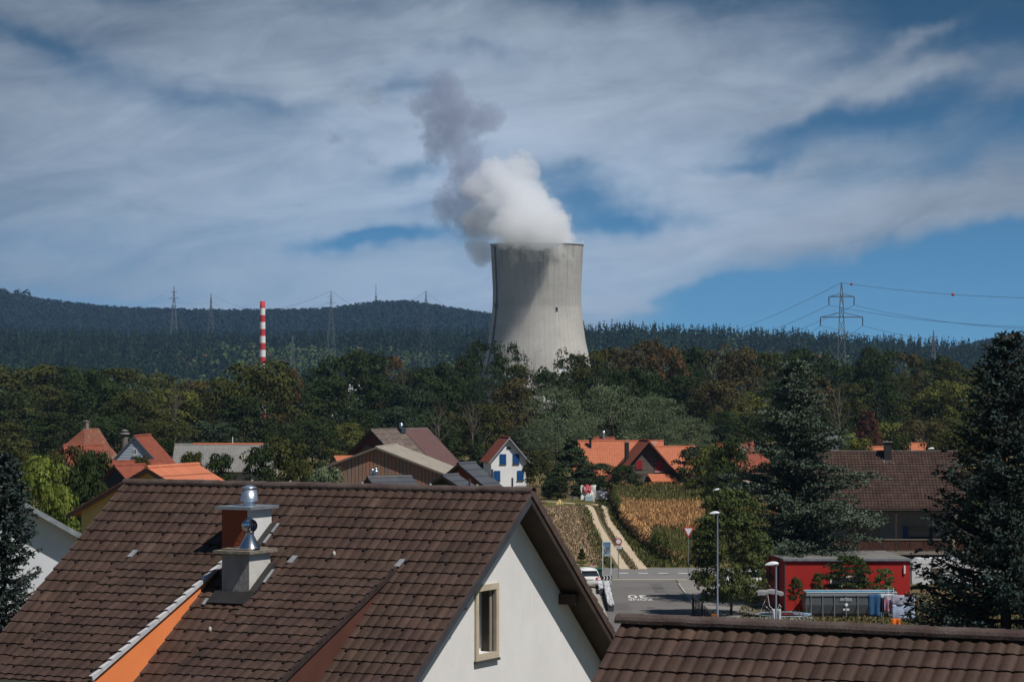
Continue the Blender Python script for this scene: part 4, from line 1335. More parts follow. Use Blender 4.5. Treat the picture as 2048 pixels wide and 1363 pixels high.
def build_houses():
    # yellow house with orange roof just behind the big roof
    r, H, t = gable_house('yellow_house', 'yellow rendered house with bright orange roof behind the big brown roof', 293, 934, 150, R(-25), 8.2, 4.2, 2.1, mat('yellow_render', (0.56, 0.42, 0.17), 0.9, (0.50, 0.37, 0.15), 1.0, spec=.1), ORANGE_BIG, ov=0.6, og=0.4)
    mb = MB(); mb.tube([(-5.1, -0.4, H-3.1), (-4.7, -0.08, H-3.3), (-4.62, -0.08, 0)], 0.05, 6); mb.build('downpipe', mat('black_pipe', (0.015, 0.015, 0.017), 0.4), r)
    # white house with grey roof behind the left spruce
    r, H, t = gable_house('white_house', 'white rendered house with grey eave half behind the left spruce', 30, 992, 122, R(14), 5.0, 7.0, 1.45, mat('cool_white_wall', (0.62, 0.64, 0.67), 0.9, (0.57, 0.59, 0.62), 1.0), GREY_T, ov=0.5, og=0.6, bargem=mat('mottled_lead_sheet', (0.16, 0.19, 0.21), 0.6, (0.28, 0.31, 0.33), 2.0))
    win(r, -0.6, 3.0, 0.9, 1.2, WFRAME, GLASS)
    # red hipped house at the left
    x = P(152, 857, 330); zb = gz(x.x, x.y)-.3
    root = empty('red_roofed_house', (x.x, x.y, zb), 'old farmhouse with red half hipped roof and small chimney behind bushes', 'house', R(-28))
    H = x.z-zb
    mb = MB()
    # half hip: ridge from y=1.6 to 5.6, lower hip edge drop 1.9; slopes bend outward towards the eave
    hd = 2.0
    prof = [(0, H), (1.55, H-hd), (3.0, H-3.3), (5.6, H-4.6)]
    def side(s):
        for (x0, z0), (x1, z1) in zip(prof[:-1], prof[1:]):
            y0a = 1.5 if x0 == 0 else -0.5
            mb.quad((s*x0, y0a, z0), (s*x1, -0.5, z1), (s*x1, 4.2, z1), (s*x0, 4.2, z0))
            mb.quad((s*x0, y0a, z0-.15), (s*x1, -0.5, z1-.15), (s*x1, 4.2, z1-.15), (s*x0, 4.2, z0-.15))
            mb.quad((s*x0, y0a, z0), (s*x1, -.5, z1), (s*x1, -.5, z1-.15), (s*x0, y0a, z0-.15))
            mb.quad((s*x0, 4.2, z0), (s*x1, 4.2, z1), (s*x1, 4.2, z1-.15), (s*x0, 4.2, z0-.15))
    side(1); side(-1)
    mb.add([(0, 1.5, H), (-1.55, -.5, H-hd), (1.55, -.5, H-hd), (0, 1.5, H-.15), (-1.55, -.5, H-hd-.15), (1.55, -.5, H-hd-.15)], [(0, 1, 2), (3, 5, 4), (1, 4, 5, 2)])
    mb.build('roof', RED_MOSS, root, uvf=lambda p: (p.y+p.x*.2, (H-p.z)*1.35))
    mb = MB(); mb.prism([(-5.0, 0, -.5), (5.0, 0, -.5), (5.0, 0, H-4.9), (2.8, 0, H-3.5), (1.4, 0, H-hd-.2), (-1.4, 0, H-hd-.2), (-2.8, 0, H-3.5), (-5.0, 0, H-4.9)], (0, 4.0, 0))
    mb.build('wall', mat('old_brown_boards', (0.075, 0.055, 0.045), 0.9, (0.05, 0.038, 0.03), 1.5), root)
    chimney_part(root, -0.15, 2.0, H-.6, H+0.75, .5, .5, mat('chimney_pale', (0.2, 0.17, 0.14), 0.8))
    win(root, 0.0, H-4.3, 0.8, 1.0, WFRAME, GLASS)
    # its lower wing roofs
    gable_house('farm_wing', 'low red tiled wing in front of the half hipped farmhouse', 126, 890, 316, R(-70), 5.0, 3.4, 1.7, mat('wing_wall', (0.4, 0.38, 0.35), 0.9), RED_T)
    gable_house('farm_shed', 'small red tiled shed among bushes below the half hipped farmhouse', 205, 922, 300, R(-62), 5.0, 5.5, 1.7, MATS['wing_wall'], RED_T)
    # pale blue gable house
    r, H, t = gable_house('blue_gable_house', 'pale blue boarded gable house with red roof at the left', 268, 871, 318, R(-9), 6.0, 6.0, 3.25, plank_mat('pale_blue_boards', (0.36, 0.42, 0.50), (0.40, 0.46, 0.54), (0.33, 0.39, 0.47), 0.3, axis=2), RED_T, ov=0.35, og=0.16, bargem=mat('blue_grey_barge', (0.07, 0.09, 0.12), 0.7))
    win(r, 0.05, H-2.0, 0.45, 0.6, WFRAME, GLASS, sill=WFRAME)
    mb = MB(); mb.ball((-1.9, -0.25, H-4.1), 0.3, 1, .35, 1); mb.build('satellite_dish', mat('dish_white', (0.7, 0.7, 0.7), 0.4), r)
    # tall tapering chimney beside it
    c = P(249, 860, 322); zb = gz(c.x, c.y)
    root = empty('tall_chimney', (c.x, c.y, zb), 'tall slim grey brick chimney beside the blue gable house', 'chimney')
    Hc = c.z-zb
    mb = MB(); mb.lathe([(0.75, 0), (0.36, Hc-.9), (0.36, Hc-.5), (0.0, Hc-.5)], (0, 0, 0), 10)
    mb.build('shaft', mat('grey_brick', (0.17, 0.15, 0.13), 0.9, (0.12, 0.11, 0.10), 4), root)
    mb = MB(); mb.lathe([(0.36, Hc-.5), (0.55, Hc-.45), (0.55, Hc-.3), (0.3, Hc-.25), (0.3, Hc-.1), (0.5, Hc-.05), (0, Hc+.1)], (0, 0, 0), 10)
    mb.build('cap', MATS['cap_concrete'], root)
    gable_house('small_red_shed', 'small dark shed with red tiled roof in front of the blue gable house', 228, 930, 262, R(-38), 3.0, 3.2, 1.15, mat('dark_shed_wall', (0.035, 0.035, 0.045), 0.9), RED_T, ov=.3, og=.3, cat='shed')
    # long pale grey roof
    r, H, t = gable_house('long_grey_house', 'long low house with pale grey tiled roof and orange ridge', 556, 888, 340, R(90), 7.4, 11.2, 2.65, mat('beige_wall', (0.35, 0.32, 0.26), 0.9), GREY_T, ov=.35, og=.25)
    mb = MB(); mb.tube([(0, 1.4, H+.03), (0, 9.4, H+.03)], .12, 8); mb.build('orange_ridge', mat('orange_ridge_tile', (0.5, 0.13, 0.05), .8), r)
    zs = H-t*2.1
    mb = MB(); mb.box(-2.5, -1.7, 5.2, 5.9, zs-.38, zs+.30); 
    Ms = Matrix.Translation((-2.1, 5.55, zs+.03)) @ Matrix.Rotation(-math.atan(t), 4, 'Y')
    mb = MB(); mb.box(-.5, .5, -.45, .45, -.05, .07, Ms); sk = mb.build('skylight', mat('skylight_frame', (0.04, 0.045, 0.05), .5), r)
    mb = MB(); mb.box(-.4, .4, -.35, .35, .07, .085, Ms); mb.build('pane', mat('skylight_glass', (0.12, 0.17, 0.2), 0.1, spec=.8), sk)
    chimney_part(r, -2.0, 3.55, H-2.2, H-1.0, .38, .38, mat('cream_vent', (0.55, 0.5, 0.4), .8), cap=.04)
    mb = MB(); mb.tube([(0.0, 4.9, H), (0, 4.9, H+.85)], .05, 6); mb.build('vent_pipe', MATS['dish_white'], r)
    # barn with brown and maroon roof
    r, H, t = gable_house('barn', 'large barn with maroon roof and dark red gable behind the wooden shed', 741, 858, 400, R(-47), 13.0, 8.8, 4.5, mat('dark_red_boards', (0.10, 0.028, 0.02), .85, (0.08, 0.024, 0.018), 2), CEMENT_T, ov=.5, og=.6)
    q = (math.cos(math.atan(t)))
    Mr = Matrix.Translation((0, 0, H)) @ Matrix.Rotation(math.atan(t), 4, 'Y')
    mb = MB(); mb.box(0.02, 7.0/q+.2, 4.9, 9.55, 0.012, 0.055, Mr); mb.build('metal_roof_panel', MAROON_T, r, uvf=lambda p: (p.y, abs(p.x)/q))
    mb = MB(); mb.prism([(-4.7, -.02, H-3.3-2.2), (2.6, -.02, H-3.3-2.2), (2.6, -.02, H-3.3), (-1.5, -.02, H-2.1), (-3.1, -.02, H-3.3)], (0, -.05, 0)); mb.build('plaster_panel', mat('grey_brown_plaster', (0.11, 0.09, 0.07), .9), r)
    flue(r, 0.6, 4.3, H-.6, H+.35, .16, mat('blue_steel_flue', (0.5, 0.6, 0.7), .3, metal=.9))
    mb = MB(); mb.box(-.2, 1.0, 4.0, 4.8, H-.5, H+.1); mb.build('flue_base', mat('flue_dark', (0.03, 0.05, 0.07), .6), r)
    gable_house('orange_lean_to', 'small orange tiled roof peeking out left of the wooden shed', 668, 912, 385, R(-75), 4.5, 3.2, 0.7, MATS['wing_wall'], ORANGE_T, ov=.2, og=.2, cat='shed')
    # timber shed with vertical boards
    boards = plank_mat('weathered_vertical_boards', (0.36, 0.17, 0.105), (0.25, 0.19, 0.155), (0.17, 0.135, 0.115), 0.42)
    r, H, t = gable_house('wooden_shed', 'wide wooden shed with weathered vertical boards and low pale roof', 752, 893, 330, R(-12), 14.6, 9.0, 2.72, boards, mat('pale_fibre_sheet', (0.30, 0.265, 0.215), .9, (0.23, 0.205, 0.17), 1.2, bump=.3), ov=.35, og=.38, bargem=mat('grey_barge', (0.14, 0.12, 0.10), .8), cat='shed')
    # dark grey tiled roofs in front of it
    wallr = mat('brick_red_wall', (0.24, 0.06, 0.035), .85, (0.21, 0.052, 0.03), 1)
    ol = mat('olive_wall', (0.045, 0.04, 0.028), .9)
    r, H, t = gable_house('slate_roof_house', 'house with low slate grey roof and twin steel flues in front of the wooden shed', 735, 954, 215, R(-62), 4.2, 2.9, 0.95, ol, DGREY_T, ov=.3, og=.3)
    flue(r, -0.5, 0.6, H-.8, H+.25, .10); flue(r, -0.9, 0.5, H-.8, H+.15, .10)
    r, H, t = gable_house('slate_roof_house', 'house with slate grey roof and brick red wall left of the blue shuttered house', 916, 926, 232, R(-30), 6.4, 1.6, 2.3, wallr, DGREY_T, ov=.35, og=.5)
    mb = MB(); mb.tube([(1.6, 2.0, H-1.6), (1.6, 2.0, H-.5)], .08, 8); mb.tube([(2.6, 3.4, H-2.6), (2.6, 3.4, H-1.2)], .08, 8); mb.build('vent_pipe', mat('pipe_dark', (0.05, 0.05, 0.06), .5), r)
    r, H, t = gable_house('slate_roof_porch', 'low slate grey roof with olive gable in front of the brick red wall', 884, 950, 205, R(-30), 5.2, 1.3, 1.35, ol, DGREY_T, ov=.35, og=.4)
    mb = MB(); mb.tube([(1.6, 0.6, H-1.2), (1.6, 0.6, H-.25)], .08, 8); mb.build('vent_pipe', MATS['pipe_dark'], r)
    # white house with blue shutters
    blue = mat('blue_shutter', (0.012, 0.085, 0.27), .5, (0.01, 0.07, 0.23), 3)
    r, H, t = gable_house('shuttered_house', 'narrow white gable house with four blue shuttered windows and red roof', 1019, 874, 438, R(13), 5.3, 5.2, 3.1, WHITE_HOUSE, RED_T, ov=.42, og=.55, bargem=mat('pale_barge', (0.3, 0.32, 0.36), .7))
    sill = mat('dark_sill', (0.05, 0.05, 0.055))
    for x in (-0.98, 0.98): win(r, x+.12, H-3.80, 0.85, 1.3, WFRAME, GLASS, blue, closed=True, sill=sill)
    for x in (-1.75, 1.75): win(r, x, H-6.22, 0.85, 1.3, WFRAME, GLASS, blue, closed=True, sill=sill)
    mb = MB(); pts = [(0.36*math.cos(a), -.03, H-1.75+0.36*math.sin(a)) for a in [math.pi*k/8 for k in range(9)]]
    mb.prism(pts, (0, -.03, 0)); mb.build('attic_vent', GLASS, r)
    mb = MB(); mb.tube([(-2.66, -.06, H-4.0), (-2.66, -.06, 0)], .05, 6); mb.build('downpipe', mat('pipe_grey', (0.3, .3, .32), .5), r)
    mb = MB()
    for k in range(8): mb.box(.9+k*.22, .93+k*.22, -1.2, -1.17, H-7.9, H-7.1)
    mb.box(.8, 2.7, -1.22, -1.16, H-7.1, H-7.03); mb.build('balcony_rail', mat('rail_dark', (0.03, .03, .03)), r)
    # orange farmhouse range
    r, H, t = gable_house('orange_farmhouse', 'long farmhouse with bright orange tiled roof behind the dark timber chalet', 1327, 881, 425, R(90), 9.6, 12.3, 4.6, mat('cream_wall', (0.4, 0.36, 0.3), .9), ORANGE_T, ov=.4, og=.3)
    chimney_part(r, -0.9, 10.1, H-1.4, H+.55, .34, .34, mat('black_pipe', (0.02, 0.02, 0.02)), cap=.05)
    mb = MB(); mb.tube([(-.9, 1.0, H-1.0), (-.9, 1.0, H-.1)], .07, 6); mb.box(-1.0, -.8, .6, 1.4, H-.2, H-.1); mb.build('aerial', MATS['dish_white'], r)
    r, H, t = gable_house('orange_annex', 'lower orange tiled annex right of the dark timber chalet', 1391, 892, 420, R(90), 9.0, 6.0, 3.4, MATS['cream_wall'], ORANGE_T, ov=.4, og=.3)
    r, H, t = gable_house('orange_barn', 'small red tiled roof with bright flue rising behind the orange farmhouse', 1230, 874, 470, R(90), 7, 2.6, 2.5, MATS['cream_wall'], RED_T)
    flue(r, -.3, 1.4, H-.3, H+.6, .17)
    r, H, t = gable_house('red_roof_cottage', 'cottage with red roof edge half hidden left of the cedar', 1432, 886, 405, R(-50), 9.5, 6, 3.6, MATS['beige_wall'], RED_T, ov=.4, og=.5)
    # timber chalet
    gb = plank_mat('grey_log_boards', (0.105, 0.09, 0.078), (0.135, 0.118, 0.102), (0.075, 0.065, 0.057), 0.3, axis=2)
    r, H, t = gable_house('timber_chalet', 'dark timber chalet with red shutters and steep striped roof in front of the orange farmhouse', 1298, 880, 398, R(14), 8.6, 2.6, 4.75, gb, RED_T, ov=.6, og=.9, bargem=mat('red_barge', (0.16, 0.055, 0.035), .8))
    redsh = mat('red_shutter', (0.25, 0.025, 0.03), .6)
    win(r, -1.15, H-3.8, 0.9, 1.1, WFRAME, GLASS, redsh, closed=True); win(r, 1.6, H-4.1, 0.95, 1.3, WFRAME, GLASS, redsh, closed=True, sill=WFRAME)
    chimney_part(r, -2.4, 1.4, H-3.4, H-.35, .5, .5, mat('chimney_black', (0.025, 0.022, 0.02), .8))
    mb = MB(); mb.prism([(0, -2.2, H-5.5), (3.6, -2.2, H-5.5), (3.6, -.2, H-4.6), (0, -.2, H-4.6)], (0, 0, .14)); mb.build('porch_roof', ORANGE_T, r, uvf=lambda p: (p.x, -p.y))
    mb = MB()
    for xx in (.2, 3.4): mb.box(xx-.08, xx+.08, -2.1, -1.94, 0, H-5.5)
    mb.build('porch_posts', DARKWOOD, r)
    # roofs peeping over the brown house
    r, H, t = gable_house('orange_roof_house', 'low orange roof seen left of the chimney above the big brown roof', 1775, 893, 400, R(90), 8, 3.4, 3, MATS['cream_wall'], ORANGE_T)
    r, H, t = gable_house('orange_roof_house', 'short orange roof seen right of the chimney above the big brown roof', 1852, 886, 405, R(90), 8, 2.8, 3, MATS['cream_wall'], ORANGE_T)
    gable_house('grey_roof_house', 'blue grey roof showing between the cedar and the big brown roof', 1675, 869, 380, R(90), 8, 3.0, 3.2, MATS['cream_wall'], tile_mat('blue_grey_tile', (0.10, 0.115, 0.13), (0.08, 0.09, 0.10)))
build_houses()

def build_brown_house():
    Y = 262.0; s = Y/F
    xl, xr = (1622-1024)*s, (1935-1024)*s
    zr = (HY-903)*s; ze = (HY-1017)*s
    zb = gz(xl, Y)-.2
    cx = (xl+xr)/2
    root = empty('balcony_house', (cx, Y, zb), 'big house with wavy brown roof, long wooden balcony and dark chimney behind the red shed', 'house')
    dp = 6.2
    Rl = Vector((xl, Y+dp, zr*(Y+dp)/Y)); ed = Vector((xl, Y, ze))
    D = (ed-Rl); Ls = D.length; D.normalize()
    U = Vector((1, 0, 0))
    tile_patch('front_roof', Rl, U, D, xr-xl, Ls, TILE_BROWN, root, wave=0.30, row=0.36, amp=.05, step=.05, guards=False, seed=31, ns=6)
    Db = Vector((0, -D.y, D.z))
    tile_patch('back_roof', Rl+U*(xr-xl), -U, Db, xr-xl, Ls, TILE_BROWN, root, wave=0.30, row=0.36, amp=.05, step=.05, guards=False, seed=32, ns=4)
    mb = MB(); ridge_caps(mb, Rl-U*.05, Rl+U*(xr-xl+.05), .14); mb.build('ridge_tiles', MATS['ridge_tile_brown'], root, True)
    mb = MB(); mb.prism([Rl-ZU*.05, ed-ZU*.05, ed-ZU*.22, Rl-ZU*.22], U*(xr-xl)); 
    eb = Rl+Db*Ls
    mb.prism([Rl-ZU*.05, eb-ZU*.05, eb-ZU*.22, Rl-ZU*.22], U*(xr-xl)); mb.build('roof_boarding', DARKWOOD, root, True)
    mb = MB(); mb.tube([ed-ZU*.1-Vector((0, .08, 0)), ed-ZU*.1+U*(xr-xl)-Vector((0, .08, 0))], .08, 8); mb.build('gutter', DARKWOOD, root, True)
    # walls
    yw = Y+2.0
    ztop = Rl.z-.25-(dp-2.0)*(Rl.z-ed.z)/dp
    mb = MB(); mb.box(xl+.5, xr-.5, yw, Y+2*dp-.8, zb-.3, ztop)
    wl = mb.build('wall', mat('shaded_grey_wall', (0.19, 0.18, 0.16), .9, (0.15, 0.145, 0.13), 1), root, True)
    mb = MB()
    for k, xx in enumerate((xl+.5, xr-.7)):
        mb.prism([(xx, yw, ztop), (xx, Y+dp, Rl.z-.25), (xx, Y+2*dp-.8, ztop-(dp-.8-(dp-2.0))*(Rl.z-ed.z)/dp*0)], (.2, 0, 0))
    mb.build('gable_boards', DARKWOOD, root, True)
    zf = (HY-1102)*s; zrail = (HY-1078)*s
    mb = MB(); mb.box(xl+.3, xr-.3, Y-.1, yw, zf-.28, zf); mb.build('balcony_slab', mat('slab_concrete', (0.24, 0.21, 0.17), .9, (0.2, 0.175, .14), 2), root, True)
    mb = MB()
    n = 11; w = (xr-xl-.6)/n
    for k in range(n):
        a = xl+.3+k*w
        mb.box(a+.03, a+w-.03, Y-.02, Y+.03, zf+.06, zrail-.05)
        for j in range(5):
            fx = a+.08+(w-.16)*j/5
            if k % 2: mb.bar((fx, Y-.03, zf+.08), (fx+.22, Y-.03, zrail-.08), .03, .02)
            else: mb.bar((fx+.22, Y-.03, zf+.08), (fx, Y-.03, zrail-.08), .03, .02)
    mb.build('balustrade', mat('balcony_wood', (0.085, 0.034, 0.02), .65, (0.06, .026, .017), 3), root, True)
    mb = MB(); mb.box(xl+.2, xr-.2, Y-.08, Y+.08, zrail-.05, zrail+.02); mb.build('handrail', mat('rail_top_pale', (0.24, .19, .15), .6), root, True)
    for k in range(n+1):
        a = xl+.3+k*w
        if k % 3 == 0:
            mb = MB(); mb.box(a-.09, a+.09, Y-.05, Y+.12, zf, ze-.05); mb.build('balcony_post', DARKWOOD, root, True)
    x5 = (1906-1024)*s
    mb = MB(); mb.box(x5-.12, x5+.12, Y-.25, Y-.08, zf-.05, zf+2.2); mb.build('pale_post', mat('pale_post', (.3, .27, .18), .8), root, True)
    for x0, x1, m_ in ((1700, 1764, GLASS), (1822, 1872, GLASS)):
        a, b = (x0-1024)*s, (x1-1024)*s
        mb = MB(); mb.box(a, b, yw-.05, yw+.05, zf+.05, zf+2.15); d = mb.build('balcony_door', m_, root, True)
    a = (1812-1024)*s
    mb = MB(); mb.box(a, a+.45, yw-.1, yw-.05, zf+.05, zf+2.1); mb.build('blue_shutter', mat('dark_blue_shutter', (.02, .035, .11), .6), root, True)
    # ground floor openings
    mb = MB(); mb.box(xl+3, xr-1.5, yw-.04, yw+.1, zb+.2, zf-.4); mb.build('garage_opening', mat('garage_dark', (.03, .028, .025), .8), root, True)
    # chimney
    q = on_plane(1776, 921, Rl, D.cross(U))
    zt = (HY-884)*q.y/F
    mb = MB(); mb.box(q.x-.32, q.x+.32, q.y, q.y+.6, q.z-.5, zt); c = mb.build('chimney', mat('black_sheet', (.028, .027, .026), .55), root, True)
    mb = MB(); mb.box(q.x-.42, q.x+.42, q.y-.1, q.y+.7, zt, zt+.05)
    k = mb.build('chimney_cap', MATS['cap_concrete'], None); k.data.transform(Matrix.Translation(-root.location)); k.parent = c
    mb = MB()
    n_ = D.cross(U); n_ = n_ if n_.z > 0 else -n_
    for i in range(34):
        rx = random.uniform(-.48, .48); ry = random.uniform(-.45, .25)
        if abs(rx) < .34 and ry > 0: continue
        p = q+U*rx-D*ry*1.0+n_*.075
        mb.ball(p, random.uniform(.03, .07), 1, 1, .4, 6)
    mb.build('lime_splashes', mat('lime_stain', (.38, .35, .33), .9), root, True)
build_brown_house()
# ------------------------------------------------------------------ street, track, fields
def flat_poly(name, pts, z, m, label, kind='structure', cat=None):
    """pts: world (x, y) outline"""
    me = bpy.data.meshes.new(name)
    me.from_pydata([(x, y, z) for x, y in pts], [], [list(range(len(pts)))])
    o = link_mesh(name, me, None, m)
    if me.polygons[0].normal.z < 0: me.flip_normals()
    return tag(o, label, cat, kind=kind)
def strip_mesh(name, ctr, wd, z, m, label, n=None):
    V = []; Fc = []
    for i, (x, y) in enumerate(ctr):
        a = Vector(ctr[max(i-1, 0)]); b = Vector(ctr[min(i+1, len(ctr)-1)])
        d = (b-a).normalized(); s = Vector((d.y, -d.x))
        w = wd[i] if isinstance(wd, (list, tuple)) else wd
        V += [(x-s.x*w/2, y-s.y*w/2, z), (x+s.x*w/2, y+s.y*w/2, z)]
        if i: Fc.append((2*i-2, 2*i-1, 2*i+1, 2*i))
    me = bpy.data.meshes.new(name); me.from_pydata(V, [], Fc)
    o = link_mesh(name, me, None, m)
    if me.polygons[0].normal.z < 0: me.flip_normals()
    return tag(o, label, kind='structure')
def catmull(pts, n=8):
    out = []
    P_ = [pts[0]]+list(pts)+[pts[-1]]
    for i in range(1, len(P_)-2):
        p0, p1, p2, p3 = map(Vector, P_[i-1:i+3])
        for k in range(n):
            t = k/n
            out.append(tuple(0.5*((2*p1)+(p2-p0)*t+(2*p0-5*p1+4*p2-p3)*t*t+(3*p1-p0-3*p2+p3)*t**3)))
    out.append(tuple(pts[-1]))
    return out
ZG = -19.0
def G2(px, py):
    q = on_z(px, py, ZG); return (q.x, q.y)
ASPH = mat('street_asphalt', (0.150, 0.142, 0.135), 0.9, (0.125, 0.118, 0.112), 0.35, bump=.1, spec=.15, detail=8)
ASPH2 = mat('junction_asphalt', (0.185, 0.18, 0.172), 0.9, (0.16, 0.155, 0.15), 0.3, spec=.15, detail=8)
PAINT = mat('road_paint', (0.72, 0.71, 0.68), .7, (0.55, .54, .51), 3.5, detail=6)
PATHM = mat('gravel_track', (0.52, 0.43, 0.31), .95, (0.42, 0.34, 0.24), 0.9, bump=.3, detail=8, spec=.05)
GRASS = mat('verge_grass', (0.075, 0.085, 0.028), .95, (0.13, 0.105, 0.045), 0.35, bump=.4, bscale=6, spec=.05, detail=8)
RUTS = []
def build_street():
    flat_poly('road', [(7.0, 140), (13.9, 140), (13.9, 257.5), (7.0, 257.5)], ZG+.012, ASPH, 'grey asphalt residential street leading to the junction')
    flat_poly('cross_road', [(-40, 257.5), (80, 257.5), (80, 271.5), (-40, 271.5)], ZG+.012, ASPH2, 'lighter asphalt road crossing behind the street')
    mb = MB(); mb.box(13.9, 14.05, 140, 252, ZG-.1, ZG+.09); mb.box(5.9, 6.99, 140, 248, ZG-.1, ZG+.10)
    tag(mb.build('kerb', mat('kerb_stone', (0.36, 0.34, 0.28), .9, (.28, .26, .22), 1.5)), 'pale kerb stones along the street', kind='structure')
    mb = MB(); mb.box(14.05, 22, 140, 256, ZG-.1, ZG+.07)
    tag(mb.build('pavement', mat('pavement_grey', (0.22, 0.205, 0.19), .9, (.18, .17, .155), .6, detail=8)), 'grey pavement and forecourt right of the street', kind='structure')
    # row of kerb setts closing the street, dashes of the crossing line
    mb = MB(); mb.box(8.2, 15.0, 256.4, 257.0, ZG+.016, ZG+.05)
    tag(mb.build('sett_row', mat('sett_stone', (0.42, 0.38, 0.27), .9, (.34, .31, .23), 3)), 'yellowish row of setts across the street mouth', kind='structure')
    for k in range(7):
        x = 9.4+k*1.75
        mb = MB(); mb.box(x, x+.85, 264.4, 264.9, ZG+.016, ZG+.022)
        tag(mb.build('road_marking', PAINT), 'white dash of the line along the cross road', kind='structure')
    mb = MB(); mb.box(6.7, 7.7, 256.2, 258.4, ZG+.016, ZG+.10)
    tag(mb.build('road_marking', PAINT), 'white painted kerb tip by the street mouth', kind='structure')
    TAR = mat('tar_patch', (0.095, 0.09, 0.087), .85, (.12, .115, .11), 2, spec=.2)
    for k, (x0, x1, y0, y1) in enumerate(((7.6, 9.0, 226, 232), (11.6, 12.5, 243, 252), (9.3, 13.4, 247.2, 247.6))):
        flat_poly('tar_patch', [(x0, y0), (x1, y0), (x1, y1), (x0, y1)], ZG+.016, TAR, 'darker repair patch in the street asphalt')
    mb = MB(); mb.lathe([(0, .022), (.34, .022), (.34, .012)], (10.6, 228, ZG), 24)
    tag(mb.build('manhole_cover', mat('cast_iron', (.05, .05, .05), .6)), 'round iron manhole cover in the street', kind='structure')
    # ZONE 30, read by drivers coming from the junction
    o = text_mesh('ZONE', 1.0, 'road_marking', None, PAINT, (10.1, 235.9, ZG+.017), (0, 0, R(180)), .001, (0.72, 2.35, 1))
    tag(o, 'white painted word ZONE on the street', kind='structure')
    o = text_mesh('30', 1.0, 'road_marking', None, PAINT, (10.0, 238.9, ZG+.017), (0, 0, R(180)), .001, (1.65, 4.4, 1))
    tag(o, 'white painted number 30 on the street', kind='structure')
    # farm track
    left = [(1250, 1138), (1233, 1112), (1217, 1088), (1205, 1068), (1192, 1045), (1183, 1020), (1174, 1011), (1150, 1007), (1115, 1004), (1080, 1002)]
    right = [(1286, 1138), (1266, 1112), (1248, 1088), (1233, 1065), (1219, 1045), (1212, 1022), (1204, 1012), (1188, 1008)]
    wl = catmull([G2(*p) for p in left]); wr = catmull([G2(*p) for p in right])
    RUTS.extend(wl); RUTS.extend(wr)
    strip_mesh('farm_track_rut', wl, .86, ZG+.03, PATHM, 'pale left wheel rut of the farm track')
    strip_mesh('farm_track_rut', wr, .86, ZG+.03, PATHM, 'pale right wheel rut of the farm track')
    mid = catmull([G2(*p) for p in [(1268, 1138), (1249, 1112), (1232, 1088), (1218, 1066), (1205, 1045), (1197, 1021), (1190, 1012)]])
    strip_mesh('track_centre', mid, 2.6, ZG+.018, mat('track_centre_grass', (0.10, 0.095, 0.045), .95, (.17, .13, .08), 1.2, detail=8), 'worn grass strip between the two wheel ruts')
    flat_poly('grass_verge', [G2(*p) for p in [(1180, 1138), (1380, 1138), (1340, 1130), (1250, 1060), (1222, 1000), (1090, 998), (1080, 1012), (1165, 1014), (1180, 1040), (1196, 1090)]][::-1], ZG+.010, GRASS, 'green and straw coloured verge beside the farm track')
    # stubble field left of the track
    fp = [G2(*p) for p in [(1060, 1014), (1166, 1014), (1180, 1040), (1190, 1075), (1204, 1118), (1196, 1134), (1020, 1134)]]
    flat_poly('stubble_field', fp, ZG+.02, mat('stubble_soil', (0.27, 0.19, 0.13), .95, (.17, .14, .075), 0.45, bump=.6, bscale=4, detail=10, spec=.05), 'brown weedy stubble field left of the farm track')
    flat_poly('yard_lawn', [(22, 150), (60, 150), (60, 256), (22, 256)], ZG+.02, mat('dry_lawn', (0.085, 0.078, 0.032), .95, (.155, .105, .055), .25, bump=.3, detail=8, spec=.05), 'dry yellow brown lawn round the pool')
build_street()

def grass_stuff(name, label, region, n, h, cols, w=.05, z=ZG, seed=3, lean=.35):
    """many single blades / weeds in a quad region given by picture corners (tl, tr, br, bl on the ground)"""
    rng = np.random.default_rng(seed)
    tl, tr, br, bl = [np.array(G2(*p)) for p in region]
    a = rng.random((n, 1)); b = rng.random((n, 1))
    p = (tl*(1-a)+tr*a)*(1-b)+(bl*(1-a)+br*a)*b
    rt = np.array(RUTS)
    dmin = np.full(n, 1e9)
    for q in rt: dmin = np.minimum(dmin, np.hypot(p[:, 0]-q[0], (p[:, 1]-q[1])*.25))
    keep = dmin > .40+.12*rng.random(n)
    p = p[keep]; n = len(p)
    hh = h*(.4+.9*rng.random((n, 1))); ang = rng.random(n)*6.283
    dx = np.stack([np.cos(ang), np.sin(ang)], -1)*w
    l = rng.normal(0, lean, (n, 2))*hh
    z0 = np.full((n, 1), z)
    V = np.stack([np.hstack([p-dx, z0]), np.hstack([p+dx, z0]), np.hstack([p+dx*.5+l, z0+hh]), np.hstack([p-dx*.5+l, z0+hh])], 1).reshape(-1, 3)
    c = np.array(cols)[rng.integers(0, len(cols), n)]*(.7+.6*rng.random((n, 1)))
    me = np_mesh(name, V, np.arange(len(V)).reshape(-1, 4), tint=np.repeat(c, 4, 0))
    return tag(link_mesh(name, me, None, mat('blade_tint', (1, 1, 1), .9, tint=True, spec=.05)), label, kind='stuff')
grass_stuff('weeds', 'low dry weeds and stalks on the stubble field', [(1060, 1014), (1168, 1014), (1206, 1130), (1030, 1130)], 15000, .28, [(.34, .24, .16), (.26, .18, .115), (.12, .12, .055), (.42, .31, .21)], seed=4, w=.06)
grass_stuff('verge_weeds', 'taller green grass tufts between the track and the maize', [(1190, 1003), (1224, 1003), (1380, 1134), (1282, 1134)], 9000, .38, [(.07, .085, .028), (.11, .10, .04), (.05, .065, .02)], seed=5, w=.07)
grass_stuff('field_edge_grass', 'green grass strip along the left wheel rut', [(1150, 1010), (1176, 1012), (1228, 1136), (1196, 1136)], 3500, .30, [(.075, .09, .03), (.12, .10, .045)], seed=6, w=.06)
